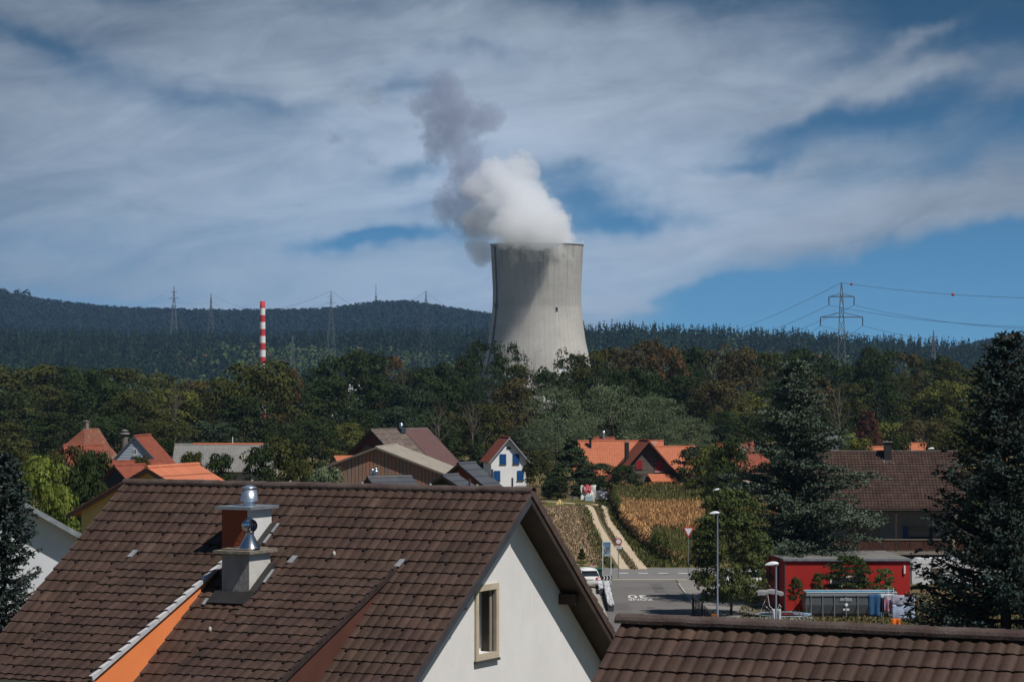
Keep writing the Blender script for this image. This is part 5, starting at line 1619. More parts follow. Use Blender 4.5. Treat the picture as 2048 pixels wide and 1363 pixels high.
grass_stuff('lawn_tufts', 'short dry grass tufts over the lawn around the pool', [(1480, 1213), (2080, 1213), (2080, 1275), (1480, 1275)], 14000, .16, [(.10, .10, .035), (.17, .13, .06), (.075, .085, .028), (.13, .10, .05)], seed=8, w=.07)
grass_stuff('track_centre_tufts', 'grass tufts growing along the middle of the track', [(1186, 1012), (1198, 1012), (1280, 1138), (1256, 1138)], 3000, .16, [(.10, .095, .045), (.15, .12, .07)], seed=7)

def build_maize():
    rng = np.random.default_rng(77)
    # field outline on the ground, by bearing and distance
    
    def leftx(Y):     # left edge of the field follows the track verge
        pys = [998, 1010, 1035, 1062, 1090, 1112, 1130]; pxs = [1222, 1226, 1240, 1258, 1290, 1318, 1345]
        py = HY-F*ZG/Y
        return (np.interp(py, pys, pxs)-1024)*Y/F
    n = 15000
    Y = 276+(420-276)*rng.random(n)**0.85
    Y = np.round(Y/0.75)*0.75+rng.normal(0, .07, n)
    xl = leftx(Y)
    X = xl+rng.random(n)*(np.maximum(31-xl, 3))
    X = np.where(rng.random(n) < .12, xl+rng.random(n)*1.2, X)
    py_top = HY-F*(ZG+2.1)/Y
    # colour zones of the crop: green strip at the back, ripe dry middle, green front
    u = (X-xl)/10.0
    nz = np.sin(X*1.3)*.25+np.sin(Y*.35+X*.3)*.4+rng.normal(0, .35, n)
    back = (Y > 352+nz*6) & (Y < 395+nz*3)
    front = (Y < 296+nz*4-np.clip((13.5-X)*4, 0, 30)+np.clip((X-16)*1.0, 0, 8))
    dry = ~(back | front)
    h = rng.uniform(1.75, 2.35, n)
    V = []; T = []; 
    K = 9
    A = rng.random((n, K))*2*np.pi
    for k in range(K):
        tz = (k+.6)/K*(.86+.1*rng.random(n))
        zb = h*tz
        L = (.62-.28*abs(tz-.5))*(.8+.4*rng.random(n))
        a = A[:, k]; c, s = np.cos(a), np.sin(a)
        w = .045+.02*rng.random(n)
        base = np.stack([X, Y, ZG+zb], -1)
        m1 = base+np.stack([c*L*.5, s*L*.5, .24+0*c], -1)
        tip = base+np.stack([c*L, s*L, -.05-.15*rng.random(n)], -1)
        side = np.stack([-s*w, c*w, 0*c], -1)
        V.append(np.stack([base-side*.5, m1-side, tip, m1+side], 1))
        col = np.where(dry[:, None], np.array([[.68, .40, .18]]), np.array([[.060, .082, .020]]))
        low = tz < .5
        col = np.where((low & dry)[:, None], np.array([[.54, .31, .14]]), col)
        col = np.where((low & ~dry & (rng.random(n) < .35))[:, None], np.array([[.30, .19, .085]]), col)
        col = col*(.65+.7*rng.random((n, 1)))
        T.append(np.repeat(col[:, None], 4, 1))
    # stem and tassel
    st = .02
    b = np.stack([X, Y, np.full(n, ZG)], -1); t = np.stack([X, Y, ZG+h], -1)
    sx = np.array([[st, 0, 0]])
    V.append(np.stack([b-sx, b+sx, t+sx, t-sx], 1)); T.append(np.repeat((np.array([[.22, .17, .07]])*np.ones((n, 1)))[:, None], 4, 1))
    for q in range(3):
        a = rng.random(n)*6.28
        dd = np.stack([np.cos(a)*.13, np.sin(a)*.13, .30+.1*rng.random(n)], -1)
        ss = np.stack([-np.sin(a)*.04, np.cos(a)*.04, 0*a], -1)
        V.append(np.stack([t-ss, t+ss, t+dd+ss*.6, t+dd-ss*.6], 1))
        T.append(np.repeat((np.where(dry[:, None], np.array([[.46, .28, .13]]), np.array([[.16, .15, .055]]))*(.6+.6*rng.random((n, 1))))[:, None], 4, 1))
    V = np.concatenate(V).reshape(-1, 3); T = np.concatenate(T).reshape(-1, 3)
    me = np_mesh('maize_field', V, np.arange(len(V)).reshape(-1, 4), tint=T)
    tag(link_mesh('maize_field', me, None, mat('maize_leaf', (1, 1, 1), .8, tint=True, spec=.15, trans=.2)), 'maize field ripening from green to dry straw colour right of the track', kind='stuff')
    pts = [(float(leftx(y))+.3, y) for y in np.linspace(277, 419, 16)]
    flat_poly('maize_soil', pts+[(31, 419), (31, 277)], ZG+.014, mat('field_soil', (.07, .05, .032), .95, (.10, .07, .04), 1.0, spec=.05), 'brown soil under the maize')
build_maize()

# ------------------------------------------------------------------ plants
LEAF = {
 'deep': mat('leaf_deep_green', (0.021, 0.034, 0.011), .85, (0.040, 0.058, 0.017), .22, tint=True, spec=.12, trans=.18),
 'olive': mat('leaf_olive', (0.038, 0.046, 0.013), .85, (0.074, 0.074, 0.019), .20, tint=True, spec=.12, trans=.18),
 'yellow': mat('leaf_yellow_green', (0.085, 0.098, 0.022), .85, (0.125, 0.125, 0.030), .35, tint=True, spec=.12, trans=.2),
 'willow': mat('leaf_willow', (0.090, 0.122, 0.062), .85, (0.145, 0.178, 0.100), .40, tint=True, spec=.12, trans=.15),
 'blue': mat('leaf_dull_blue_green', (0.026, 0.042, 0.022), .85, (0.044, 0.064, 0.034), .30, tint=True, spec=.12, trans=.15),
 'brown': mat('leaf_brown_olive', (0.050, 0.045, 0.017), .85, (0.088, 0.068, 0.026), .30, tint=True, spec=.12, trans=.15),
 'rust': mat('leaf_rust', (0.11, 0.056, 0.026), .85, (0.055, 0.052, 0.020), .28, tint=True, spec=.1, trans=.15),
 'bright': mat('leaf_bright_green', (0.120, 0.165, 0.030), .8, (0.175, 0.205, 0.04), .5, tint=True, spec=.15, trans=.25),
 'maroon': mat('leaf_maroon', (0.060, 0.026, 0.020), .85, (0.085, 0.036, 0.022), .4, tint=True, spec=.1, trans=.1),
 'cherry': mat('leaf_cherry', (0.050, 0.074, 0.018), .7, (0.095, 0.112, 0.028), .5, tint=True, spec=.3, trans=.2),
 'spruce': mat('needle_blue_spruce', (0.034, 0.052, 0.046), .8, (0.018, 0.030, 0.024), .6, tint=True, spec=.15),
 'cedar': mat('needle_cedar', (0.092, 0.124, 0.084), .8, (0.046, 0.064, 0.042), .5, tint=True, spec=.15),
 'yew': mat('needle_yew', (0.022, 0.036, 0.016), .85, (0.034, 0.052, 0.022), .5, tint=True, spec=.1),
}
BARK = mat('bark', (0.085, 0.070, 0.055), .9, (.05, .042, .035), 2.0, bump=.5, bscale=8)
DEADW = mat('dead_wood', (0.19, 0.16, 0.13), .9, (.12, .10, .08), 1.0)

def leaf_quads(C, out, size, rng, flat=.45, aspect=.62):
    n = len(C)
    o = out+rng.normal(0, flat, out.shape)
    o /= np.linalg.norm(o, axis=1)[:, None]+1e-9
    ref = rng.normal(0, 1, out.shape)
    u = np.cross(o, ref); u /= np.linalg.norm(u, axis=1)[:, None]+1e-9
    v = np.cross(o, u)
    s = (size*(.6+.8*rng.random(n)))[:, None]
    return np.stack([C-u*s, C+v*s*aspect, C+u*s, C-v*s*aspect], 1).reshape(-1, 3)

def crown_mesh(name, seed, shape, nblob, per, leaf, rb=.24, flat=.5, gap=.0, droop=0.0, fill=.25, aspect=.62):
    """crown in a unit box: height 1 (z 0..1), radius .5; shape(z)->radius; clumps of leaf sized faces"""
    rng = np.random.default_rng(seed)
    Cs = []; Os = []; Ts = []
    for b in range(nblob):
        z = rng.random()**.9
        rmax = shape(z)
        a = rng.random()*2*np.pi
        rr = rmax*np.sqrt(fill+(1-fill)*rng.random())*(.80+.28*rng.random())
        c = np.array([rr*np.cos(a), rr*np.sin(a), z])
        r = rb*(.55+.75*rng.random())*(.5+.5*min(1, rmax/.35))
        d = rng.normal(0, 1, (per, 3)); d /= np.linalg.norm(d, axis=1)[:, None]
        d[:, 2] = np.where(d[:, 2] < -.25, -d[:, 2]*.7, d[:, 2])
        rad = r*(.62+.45*rng.random((per, 1)))
        p = c+d*rad*np.array([1, 1, .72])
        if droop: p[:, 2] -= droop*rng.random(per)**2*(np.linalg.norm(p[:, :2], axis=1)+.1)
        Cs.append(p); Os.append(d)
        Ts.append(np.full(per, .72+.56*rng.random())*(.88+.24*rng.random(per)))
    C = np.concatenate(Cs); O = np.concatenate(Os); T = np.concatenate(Ts)
    if gap:
        k = (np.sin(C[:, 0]*19+seed)*np.sin(C[:, 1]*17+2*seed)*np.sin(C[:, 2]*23+3*seed)) > -gap
        C, O, T = C[k], O[k], T[k]
    V = leaf_quads(C, O, leaf, rng, flat, aspect)
    V[:, 2] = np.clip(V[:, 2], .0, 1.08)
    tt = np.repeat(T[:, None]*np.array([[1., 1., 1.]]), 4, 0)
    tt[:, 0] *= np.repeat(1+.10*rng.normal(0, 1, len(T)), 4)
    return np_mesh(name, V, np.arange(len(V)).reshape(-1, 4), tint=np.clip(tt, .3, 2))

def limb_mesh(name, seed, nb=9, r=.022, spread=.36, z0=.12, twist=.12, sub=2, top=1.0):
    """tapered trunk with limbs in the same unit box"""
    rng = random.Random(seed)
    mb = MB()
    pts = [Vector((rng.uniform(-.01, .01)*k, rng.uniform(-.01, .01)*k, top*k/6)) for k in range(7)]
    mb.tube(pts, [r*(1-.88*k/6) for k in range(7)], 7)
    for i in range(nb):
        t = z0+(.85-z0)*i/nb
        k = t/top*6; p = pts[int(k)].lerp(pts[min(int(k)+1, 6)], k-int(k))
        a = i*2.4+rng.uniform(-.4, .4); L = spread*(1.05-t*.7)*rng.uniform(.75, 1.15)
        d = Vector((math.cos(a), math.sin(a), rng.uniform(.5, 1.0)))
        q = [p]
        for j in range(4):
            d = (d+Vector((rng.uniform(-1, 1), rng.uniform(-1, 1), rng.uniform(-.3, 1)))*twist*2).normalized()
            q.append(q[-1]+d*L/4)
        rr = r*(1-.8*t)*.55
        mb.tube(q, [rr, rr*.8, rr*.6, rr*.4, rr*.15], 5, False)
        for j in range(sub):
            s = q[2+j % 2]; d2 = (d+Vector((rng.uniform(-1, 1), rng.uniform(-1, 1), rng.uniform(-.2, .8)))).normalized()
            mb.tube([s, s+d2*L*.25, s+d2*L*.45+Vector((0, 0, .03))], [rr*.45, rr*.3, rr*.1], 4, False)
    me = bpy.data.meshes.new(name); me.from_pydata(mb.v, [], mb.f); me.polygons.foreach_set('use_smooth', mb.sm); me.update()
    return me

s_round = lambda z: .47*math.sqrt(max(0, 1-((z-.48)/.56)**2))
s_tall = lambda z: .40*math.sqrt(max(0, 1-((z-.45)/.58)**2))+.04
s_wide = lambda z: .48*(max(0, 1-((z-.42)/.62)**2))**.42
s_column = lambda z: .36*(max(0, 1-((z-.35)/.68)**2))**.6
s_cone = lambda z: .47*max(0.02, (1-z))**.85+.02
ARCH = {}
def arch(kind):
    """two meshes per archetype, shared by all its copies"""
    if kind not in ARCH:
        spec = {
         'round1': (s_round, 52, 120, .020, .19, 21), 'round2': (s_round, 46, 130, .021, .21, 22), 'tall1': (s_tall, 54, 120, .019, .165, 23), 'tall2': (s_tall, 50, 125, .019, .175, 24),
         'wide1': (s_wide, 62, 120, .019, .175, 25), 'wide2': (s_wide, 58, 125, .019, .185, 26), 'feather': (s_wide, 60, 100, .015, .14, 27), 'column': (s_column, 90, 70, .019, .12, 28),
         'bush': (s_wide, 60, 90, .025, .18, 29), 'bush2': (s_round, 60, 90, .025, .19, 30), 'cone': (s_cone, 100, 70, .020, .12, 31),
        }[kind]
        shp, nb, per, leaf, rb, seed = spec
        kw = dict(gap=.10) if kind.startswith(('tall', 'feather')) else {}
        kw['flat'] = .30
        c = crown_mesh('crown', seed, shp, nb, per, leaf, rb, **kw)
        ARCH[kind] = (c, limb_mesh('trunk', seed))
    return ARCH[kind]
def willow_arch(seed):
    k = 'willow%d' % seed
    if k not in ARCH:
        ARCH[k] = (crown_mesh('crown', seed, s_wide, 110, 105, .0130, .135, flat=.7, droop=.12, aspect=.35), limb_mesh('trunk', seed))
    return ARCH[k]
def plant(name, px, ytop, wpx, Y, kind, pal, label, cat='tree', group=None, rz=None, zb=None, deep=None, sink=0.0):
    x = (px-1024)*Y/F; zt = (HY-ytop)*Y/F
    zb = gz(x, Y) if zb is None else zb
    H = zt-zb; w = wpx*Y/F
    root = empty(name, (x, Y, zb-sink), label, cat, random.uniform(0, 6.28) if rz is None else rz, group)
    cm, tm = willow_arch(int(kind[6:])) if kind.startswith('willow') else arch(kind)
    for nm, me, mt in (('crown', cm, LEAF[pal]), ('trunk', tm, BARK)):
        if not me.materials: me.materials.append(mt)
        o = bpy.data.objects.new(nm, me); COL.objects.link(o); o.parent = root
        o.material_slots[0].link = 'OBJECT'; o.material_slots[0].material = mt
        hc = H if nm == 'trunk' else min(H, max(2.0*w, .55*H))
        o.scale = (w, w if deep is None else deep, hc)
        o.location = (0, 0, H-hc)
    return root

LANDMARKS = [(-60, 'at the left edge of the picture'), (90, 'behind the half hipped red farmhouse'), (200, 'above the blue gable house'), (330, 'above the left end of the long grey roof'), (440, 'behind the long grey roof'),
             (540, 'right below the striped chimney'), (640, 'left of the barn'), (760, 'behind the maroon barn roof'), (900, 'between the barn and the blue shuttered house'), (1010, 'behind the blue shuttered house'),
             (1100, 'in front of the cooling tower'), (1200, 'right of the cooling tower foot'), (1300, 'above the orange farmhouse'), (1400, 'left of the blue cedar'), (1520, 'behind the top of the blue cedar'),
             (1640, 'around the foot of the big right pylon'), (1740, 'above the brown balcony house'), (1840, 'above the right end of the brown roof'), (1940, 'behind the big right spruce')]
SIZEW = {'deep': 'dark green', 'olive': 'olive green', 'yellow': 'yellowish green', 'willow': 'silvery grey green', 'blue': 'dull blue green', 'brown': 'brownish olive', 'rust': 'rust tinged', 'bright': 'bright light green', 'maroon': 'dark maroon', 'yew': 'blackish green'}
SHAPEW = {'round1': 'rounded', 'round2': 'domed', 'tall1': 'tall', 'tall2': 'high narrow', 'wide1': 'broad', 'wide2': 'spreading', 'feather': 'feathery', 'column': 'columnar', 'bush': 'bushy', 'bush2': 'squat', 'cone': 'conical'}
USED = {}
def auto_label(px, ytop, kind, pal, row):
    lm = min(LANDMARKS, key=lambda l: abs(l[0]-px))[1]
    sh = 'billowy willow' if kind.startswith('willow') else SHAPEW[kind]
    base = '%s %s tree, %s, %s' % (sh, SIZEW[pal], {0: 'back row', 1: 'middle row', 2: 'front row'}[row], lm)
    base = base.replace(' of the picture', '')
    USED.setdefault(base, []).append(px)
    k = len(USED[base])
    return base if k == 1 else base+[', more right', ', rightmost', ', last right', ', outer right'][min(k-2, 3)]
def build_wood():
    # back row: crowns seen at the skyline of the wood, about 650-760 m away
    rowA = [(-30, 735, 170, 'wide1', 'olive'), (75, 738, 150, 'round1', 'olive'), (165, 742, 130, 'wide2', 'deep'), (240, 744, 130, 'round2', 'olive'), (320, 752, 130, 'tall1', 'olive'), (385, 768, 110, 'round1', 'brown'),
            (640, 742, 110, 'tall2', 'blue'), (690, 708, 120, 'tall1', 'deep'), (735, 712, 100, 'round2', 'deep'), (785, 722, 70, 'tall2', 'rust'), (845, 742, 110, 'wide1', 'deep'), (905, 735, 110, 'round1', 'deep'),
            (930, 728, 60, 'tall2', 'brown'), (965, 686, 110, 'feather', 'deep'), (1010, 692, 80, 'feather', 'deep'), (1035, 738, 80, 'round2', 'olive'), (1090, 742, 90, 'tall1', 'deep'), (1140, 706, 76, 'tall1', 'deep'),
            (1180, 712, 80, 'round1', 'olive'), (1225, 706, 100, 'tall2', 'brown'), (1275, 690, 110, 'wide1', 'brown'), (1325, 690, 90, 'tall1', 'rust'), (1370, 705, 100, 'round2', 'deep'), (1430, 698, 100, 'tall1', 'brown'),
            (1480, 706, 90, 'round1', 'brown'), (1540, 712, 100, 'wide1', 'olive'), (1600, 708, 90, 'round2', 'deep'), (1655, 714, 80, 'tall1', 'deep'), (1705, 738, 90, 'round1', 'deep'), (1752, 706, 90, 'wide2', 'deep'),
            (1810, 715, 100, 'tall2', 'brown'), (1860, 722, 110, 'round2', 'deep'), (1920, 730, 110, 'wide1', 'olive'), (1985, 735, 110, 'round1', 'deep'), (2050, 735, 120, 'wide2', 'deep'), (2110, 730, 130, 'round2', 'olive')]
    for i, (px, yt, w, k, p) in enumerate(rowA):
        Y = 700+35*math.sin(i*2.3)
        plant('tree', px, yt, w*1.18, Y, k, p, auto_label(px, yt, k, p, 0), group='trees of the wood behind the village')
    # middle rows
    rowB = [(10, 790, 140, 'round2', 'deep'), (100, 775, 130, 'wide1', 'olive'), (195, 770, 140, 'round1', 'deep'), (270, 790, 120, 'wide2', 'olive'), (350, 785, 130, 'round2', 'yellow'), (430, 800, 130, 'wide1', 'olive'), (615, 775, 110, 'wide2', 'deep'),
            (660, 760, 110, 'round1', 'deep'), (525, 772, 120, 'round2', 'deep'), (765, 755, 110, 'wide1', 'deep'), (820, 780, 100, 'round2', 'blue'), (875, 770, 110, 'round1', 'deep'), (925, 760, 100, 'wide2', 'deep'), (985, 755, 110, 'willow51', 'blue'), (1025, 765, 90, 'round1', 'brown'),
            (1110, 750, 100, 'wide1', 'deep'), (1160, 745, 90, 'round2', 'olive'), (1215, 745, 100, 'wide2', 'deep'), (1265, 745, 100, 'round1', 'deep'), (1320, 755, 100, 'wide1', 'deep'), (1375, 760, 110, 'round2', 'deep'), (1440, 765, 110, 'wide1', 'brown'), (1500, 790, 100, 'tall1', 'yellow'),
            (1570, 770, 110, 'wide2', 'deep'), (1640, 760, 110, 'column', 'brown'), (1700, 775, 90, 'tall2', 'olive'), (1750, 765, 110, 'round1', 'deep'), (1800, 752, 90, 'willow52', 'olive'), (1850, 790, 110, 'wide1', 'olive'), (1900, 770, 110, 'round2', 'yellow'), (1960, 770, 110, 'wide2', 'deep'), (2030, 775, 120, 'round1', 'deep')]
    for i, (px, yt, w, k, p) in enumerate(rowB):
        Y = 610+22*math.sin(i*1.7)
        plant('tree', px, yt, w*1.15, Y, k, p, auto_label(px, yt, k, p, 1), group='trees of the wood behind the village')
    # the big chestnut like crown under the striped chimney
    plant('tree', 520, 733, 185, 560, 'wide2', 'olive', 'large broad olive tree just under the striped chimney', group='trees of the wood behind the village', deep=16)
    plant('tree', 572, 733, 70, 572, 'tall1', 'rust', 'narrow rust coloured tree top beside the large tree under the striped chimney', group='trees of the wood behind the village')
    plant('tree', 445, 765, 120, 555, 'round1', 'olive', 'rounded olive tree left of the large tree under the striped chimney', group='trees of the wood behind the village')
    plant('tree', 488, 800, 130, 540, 'round2', 'deep', 'dark domed tree low in front of the large tree under the striped chimney', group='trees of the wood behind the village')
    rowC = [(0, 850, 120, 'bush', 'olive'), (65, 860, 110, 'wide1', 'deep'), (130, 830, 130, 'round1', 'deep'), (215, 835, 130, 'wide2', 'deep'), (290, 850, 110, 'round2', 'olive'), (355, 845, 120, 'wide1', 'olive'), (425, 850, 110, 'bush', 'blue'), (560, 850, 110, 'round1', 'deep'),
            (625, 840, 100, 'wide2', 'deep'), (690, 850, 80, 'round2', 'yellow'), (735, 825, 100, 'wide1', 'deep'), (800, 820, 110, 'round1', 'blue'), (860, 835, 110, 'wide2', 'deep'), (915, 830, 100, 'tall1', 'brown'), (970, 815, 100, 'round2', 'olive'), (1030, 830, 100, 'tall2', 'brown'), (895, 885, 90, 'bush', 'deep'),
            (1060, 860, 100, 'wide1', 'blue'), (1475, 830, 100, 'wide2', 'deep'), (1440, 850, 80, 'round1', 'blue'), (1540, 840, 110, 'round2', 'deep'), (1600, 830, 100, 'wide1', 'deep'), (1665, 830, 90, 'tall1', 'deep'), (1735, 825, 70, 'column', 'maroon'), (1775, 850, 90, 'bush2', 'yellow'), (1700, 870, 80, 'bush', 'bright'),
            (1850, 845, 110, 'wide2', 'brown'), (1915, 840, 110, 'round1', 'olive'), (1990, 850, 120, 'wide1', 'deep'), (2060, 850, 110, 'round2', 'deep')]
    for i, (px, yt, w, k, p) in enumerate(rowC):
        Y = 530+16*math.sin(i*2.1)
        plant('tree', px, yt, w*1.15, Y, k, p, auto_label(px, yt, k, p, 2), group='trees of the wood behind the village')
    # silvery willows
    for i, (px, yt, w, k, lab) in enumerate([(1112, 782, 130, 'willow41', 'leftmost silvery willow, in front of the cooling tower'), (1225, 776, 150, 'willow42', 'large silvery willow above the left of the orange farmhouse'), (1318, 796, 120, 'willow43', 'silvery willow above the timber chalet'),
                                             (1375, 838, 110, 'willow41', 'low silvery willow right of the timber chalet'), (1160, 840, 110, 'willow43', 'small silvery willow low beside the orange farmhouse'), (1080, 840, 80, 'willow42', 'slim grey willow right of the blue shuttered house')]):
        plant('willow', px, yt, w*1.12, 500+6*i, k, 'willow', lab, group='silvery willows')
    # dead and bare trees
    for px, yt, Y, seed, lab, sx in ((1068, 703, 640, 61, 'tall bare dead tree standing before the cooling tower', .45), (945, 795, 505, 62, 'bare grey branches in front of the dark trees left of the blue shuttered house', .8), (880, 800, 505, 63, 'leaning bare branches above the slate roofs', .8),
                                     (1195, 745, 590, 64, 'bare pale snag above the silvery willows', .5), (350, 762, 560, 65, 'bare pale snag in the wood left of the large olive tree', .6), (1680, 762, 520, 66, 'bare white branches between the cedar and the brown roof', .8), (1590, 770, 560, 67, 'bare trunk behind the cedar tip', .6), (805, 712, 640, 68, 'bare twig top beside the rust tinged tree', .4), (1840, 860, 470, 69, 'bare branches above the right end of the brown roof', .9)):
        x = (px-1024)*Y/F; zb = gz(x, Y); H = (HY-yt)*Y/F-zb
        root = empty('bare_tree', (x, Y, zb), lab, 'tree', seed*1.0, 'bare trees in the wood')
        me = limb_mesh('branches', seed, nb=17, r=.011, spread=.42, z0=.40, twist=.18, sub=4)
        me.materials.append(DEADW)
        o = bpy.data.objects.new('branches', me); COL.objects.link(o); o.parent = root; o.scale = (H*sx, H*sx, H)
    # white plant buildings glinting through the wood
    for px, yt, wpx, hpx, lab in ((665, 752, 16, 40, 'small white plant building glimpsed left through the trees'), (712, 742, 30, 50, 'white plant building glimpsed through the trees left of the rust tree'), (1128, 735, 22, 60, 'white plant building glimpsed through the trees below the tower')):
        Y = 1500; s = Y/F; x = (px-1024)*s; zt = (HY-yt)*s; zb = gz(x, Y)
        r = empty('plant_building', (x, Y, zb), lab, 'building', 0, 'white plant buildings behind the wood')
        H = zt-zb; w = wpx*s
        mb = MB(); mb.box(-w/2, w/2, 0, w, 0, H); mb.build('wall', WHITE_HOUSE, r)
        mb = MB(); mb.box(-w/2-.3, w/2+.3, -.3, w+.3, H, H+.5); mb.build('roof', MATS['cap_concrete'], r)
        mb = MB(); mb.box(-w*.4, w*.4, -.05, .05, H*.6, H*.64); mb.build('window', GLASS, r)
build_wood()

def build_garden_plants():
    g = 'shrubs and trees between the houses'
    L = [(1145, 878, 120, 418, 'cone', 'yew', 'dark pointed bushy tree left of the orange farmhouse', None), (1195, 930, 80, 412, 'bush', 'yew', 'dark low bush at the corner of the orange farmhouse', None), (1250, 934, 60, 391, 'bush2', 'deep', 'rounded bush before the left end of the timber chalet', None),
         (1080, 905, 60, 432, 'bush', 'olive', 'olive bush right of the blue shuttered house', None), (1118, 955, 40, 402, 'bush2', 'deep', 'low dark bush right of the wood stack', None), (1385, 900, 70, 398, 'bush', 'blue', 'grey green bush right of the timber chalet', None), (1424, 898, 96, 380, 'round1', 'yellow', 'light green bush at the left of the cedar', None),
         (1462, 882, 96, 362, 'round1', 'deep', 'dark round tree hiding the cottage roof left of the cedar', None), (1440, 940, 70, 330, 'bush', 'deep', 'dark bush behind the far street lamp', None), (955, 868, 46, 445, 'cone', 'yew', 'slim dark conifer left of the blue shuttered house', None), (565, 888, 130, 300, 'round2', 'olive', 'large round bush right of the long grey roof', None), (520, 905, 70, 296, 'bush', 'deep', 'darker bush before the right end of the long grey roof', None),
         (440, 918, 70, 300, 'bush', 'deep', 'bush in front of the skylight of the long grey roof', None), (385, 912, 60, 305, 'bush2', 'olive', 'small bush at the left end of the long grey roof', None), (595, 930, 60, 290, 'bush', 'olive', 'small olive bush left of the wooden shed', None), (655, 948, 90, 250, 'bush', 'willow', 'grey green bush in front of the wooden shed', None),
         (140, 905, 110, 285, 'round1', 'brown', 'loose brownish tree in front of the half hipped farmhouse', None), (190, 915, 90, 270, 'bush', 'deep', 'dark bush below the half hipped farmhouse', None), (105, 915, 60, 275, 'bush2', 'olive', 'olive bush left below the half hipped farmhouse', None), (284, 918, 40, 300, 'bush', 'olive', 'round bush at the foot of the blue gable house', None), (335, 885, 50, 345, 'round2', 'deep', 'dark tree right of the blue gable house', None),
         (165, 950, 110, 230, 'bush', 'deep', 'dark bush above the left end of the yellow house roof', None), (84, 930, 130, 175, 'round2', 'bright', 'bright light green tree behind the left spruce', None), (112, 985, 70, 168, 'bush', 'bright', 'bright green shrub left of the yellow house', None), (40, 905, 70, 260, 'round1', 'olive', 'olive tree behind the top of the left spruce', None), (118, 1000, 50, 172, 'column', 'deep', 'narrow dark shrub at the left corner of the yellow house', None),
         (1715, 885, 80, 375, 'bush', 'yellow', 'yellowish bush behind the left part of the brown roof', None), (1800, 880, 60, 372, 'bush2', 'deep', 'dark bush behind the chimney of the brown roof', None), (1890, 870, 90, 375, 'round1', 'olive', 'olive tree behind the right end of the brown roof', None), (1240, 955, 45, 424, 'bush', 'deep', 'bush at the far left corner of the maize', None), (1975, 930, 140, 330, 'wide1', 'deep', 'dark broad tree right of the brown balcony house', None), (2060, 960, 150, 300, 'round1', 'deep', 'dark round tree beyond the big spruce', None), (1940, 1010, 80, 290, 'bush', 'deep', 'dark bush right of the balcony', None)]
    for px, yt, w, Y, k, p, lab, _ in L:
        plant('shrub' if k.startswith('bush') else 'tree', px, yt, w*1.1, Y, k, p, lab, 'shrub' if k.startswith('bush') else 'tree', g)
build_garden_plants()

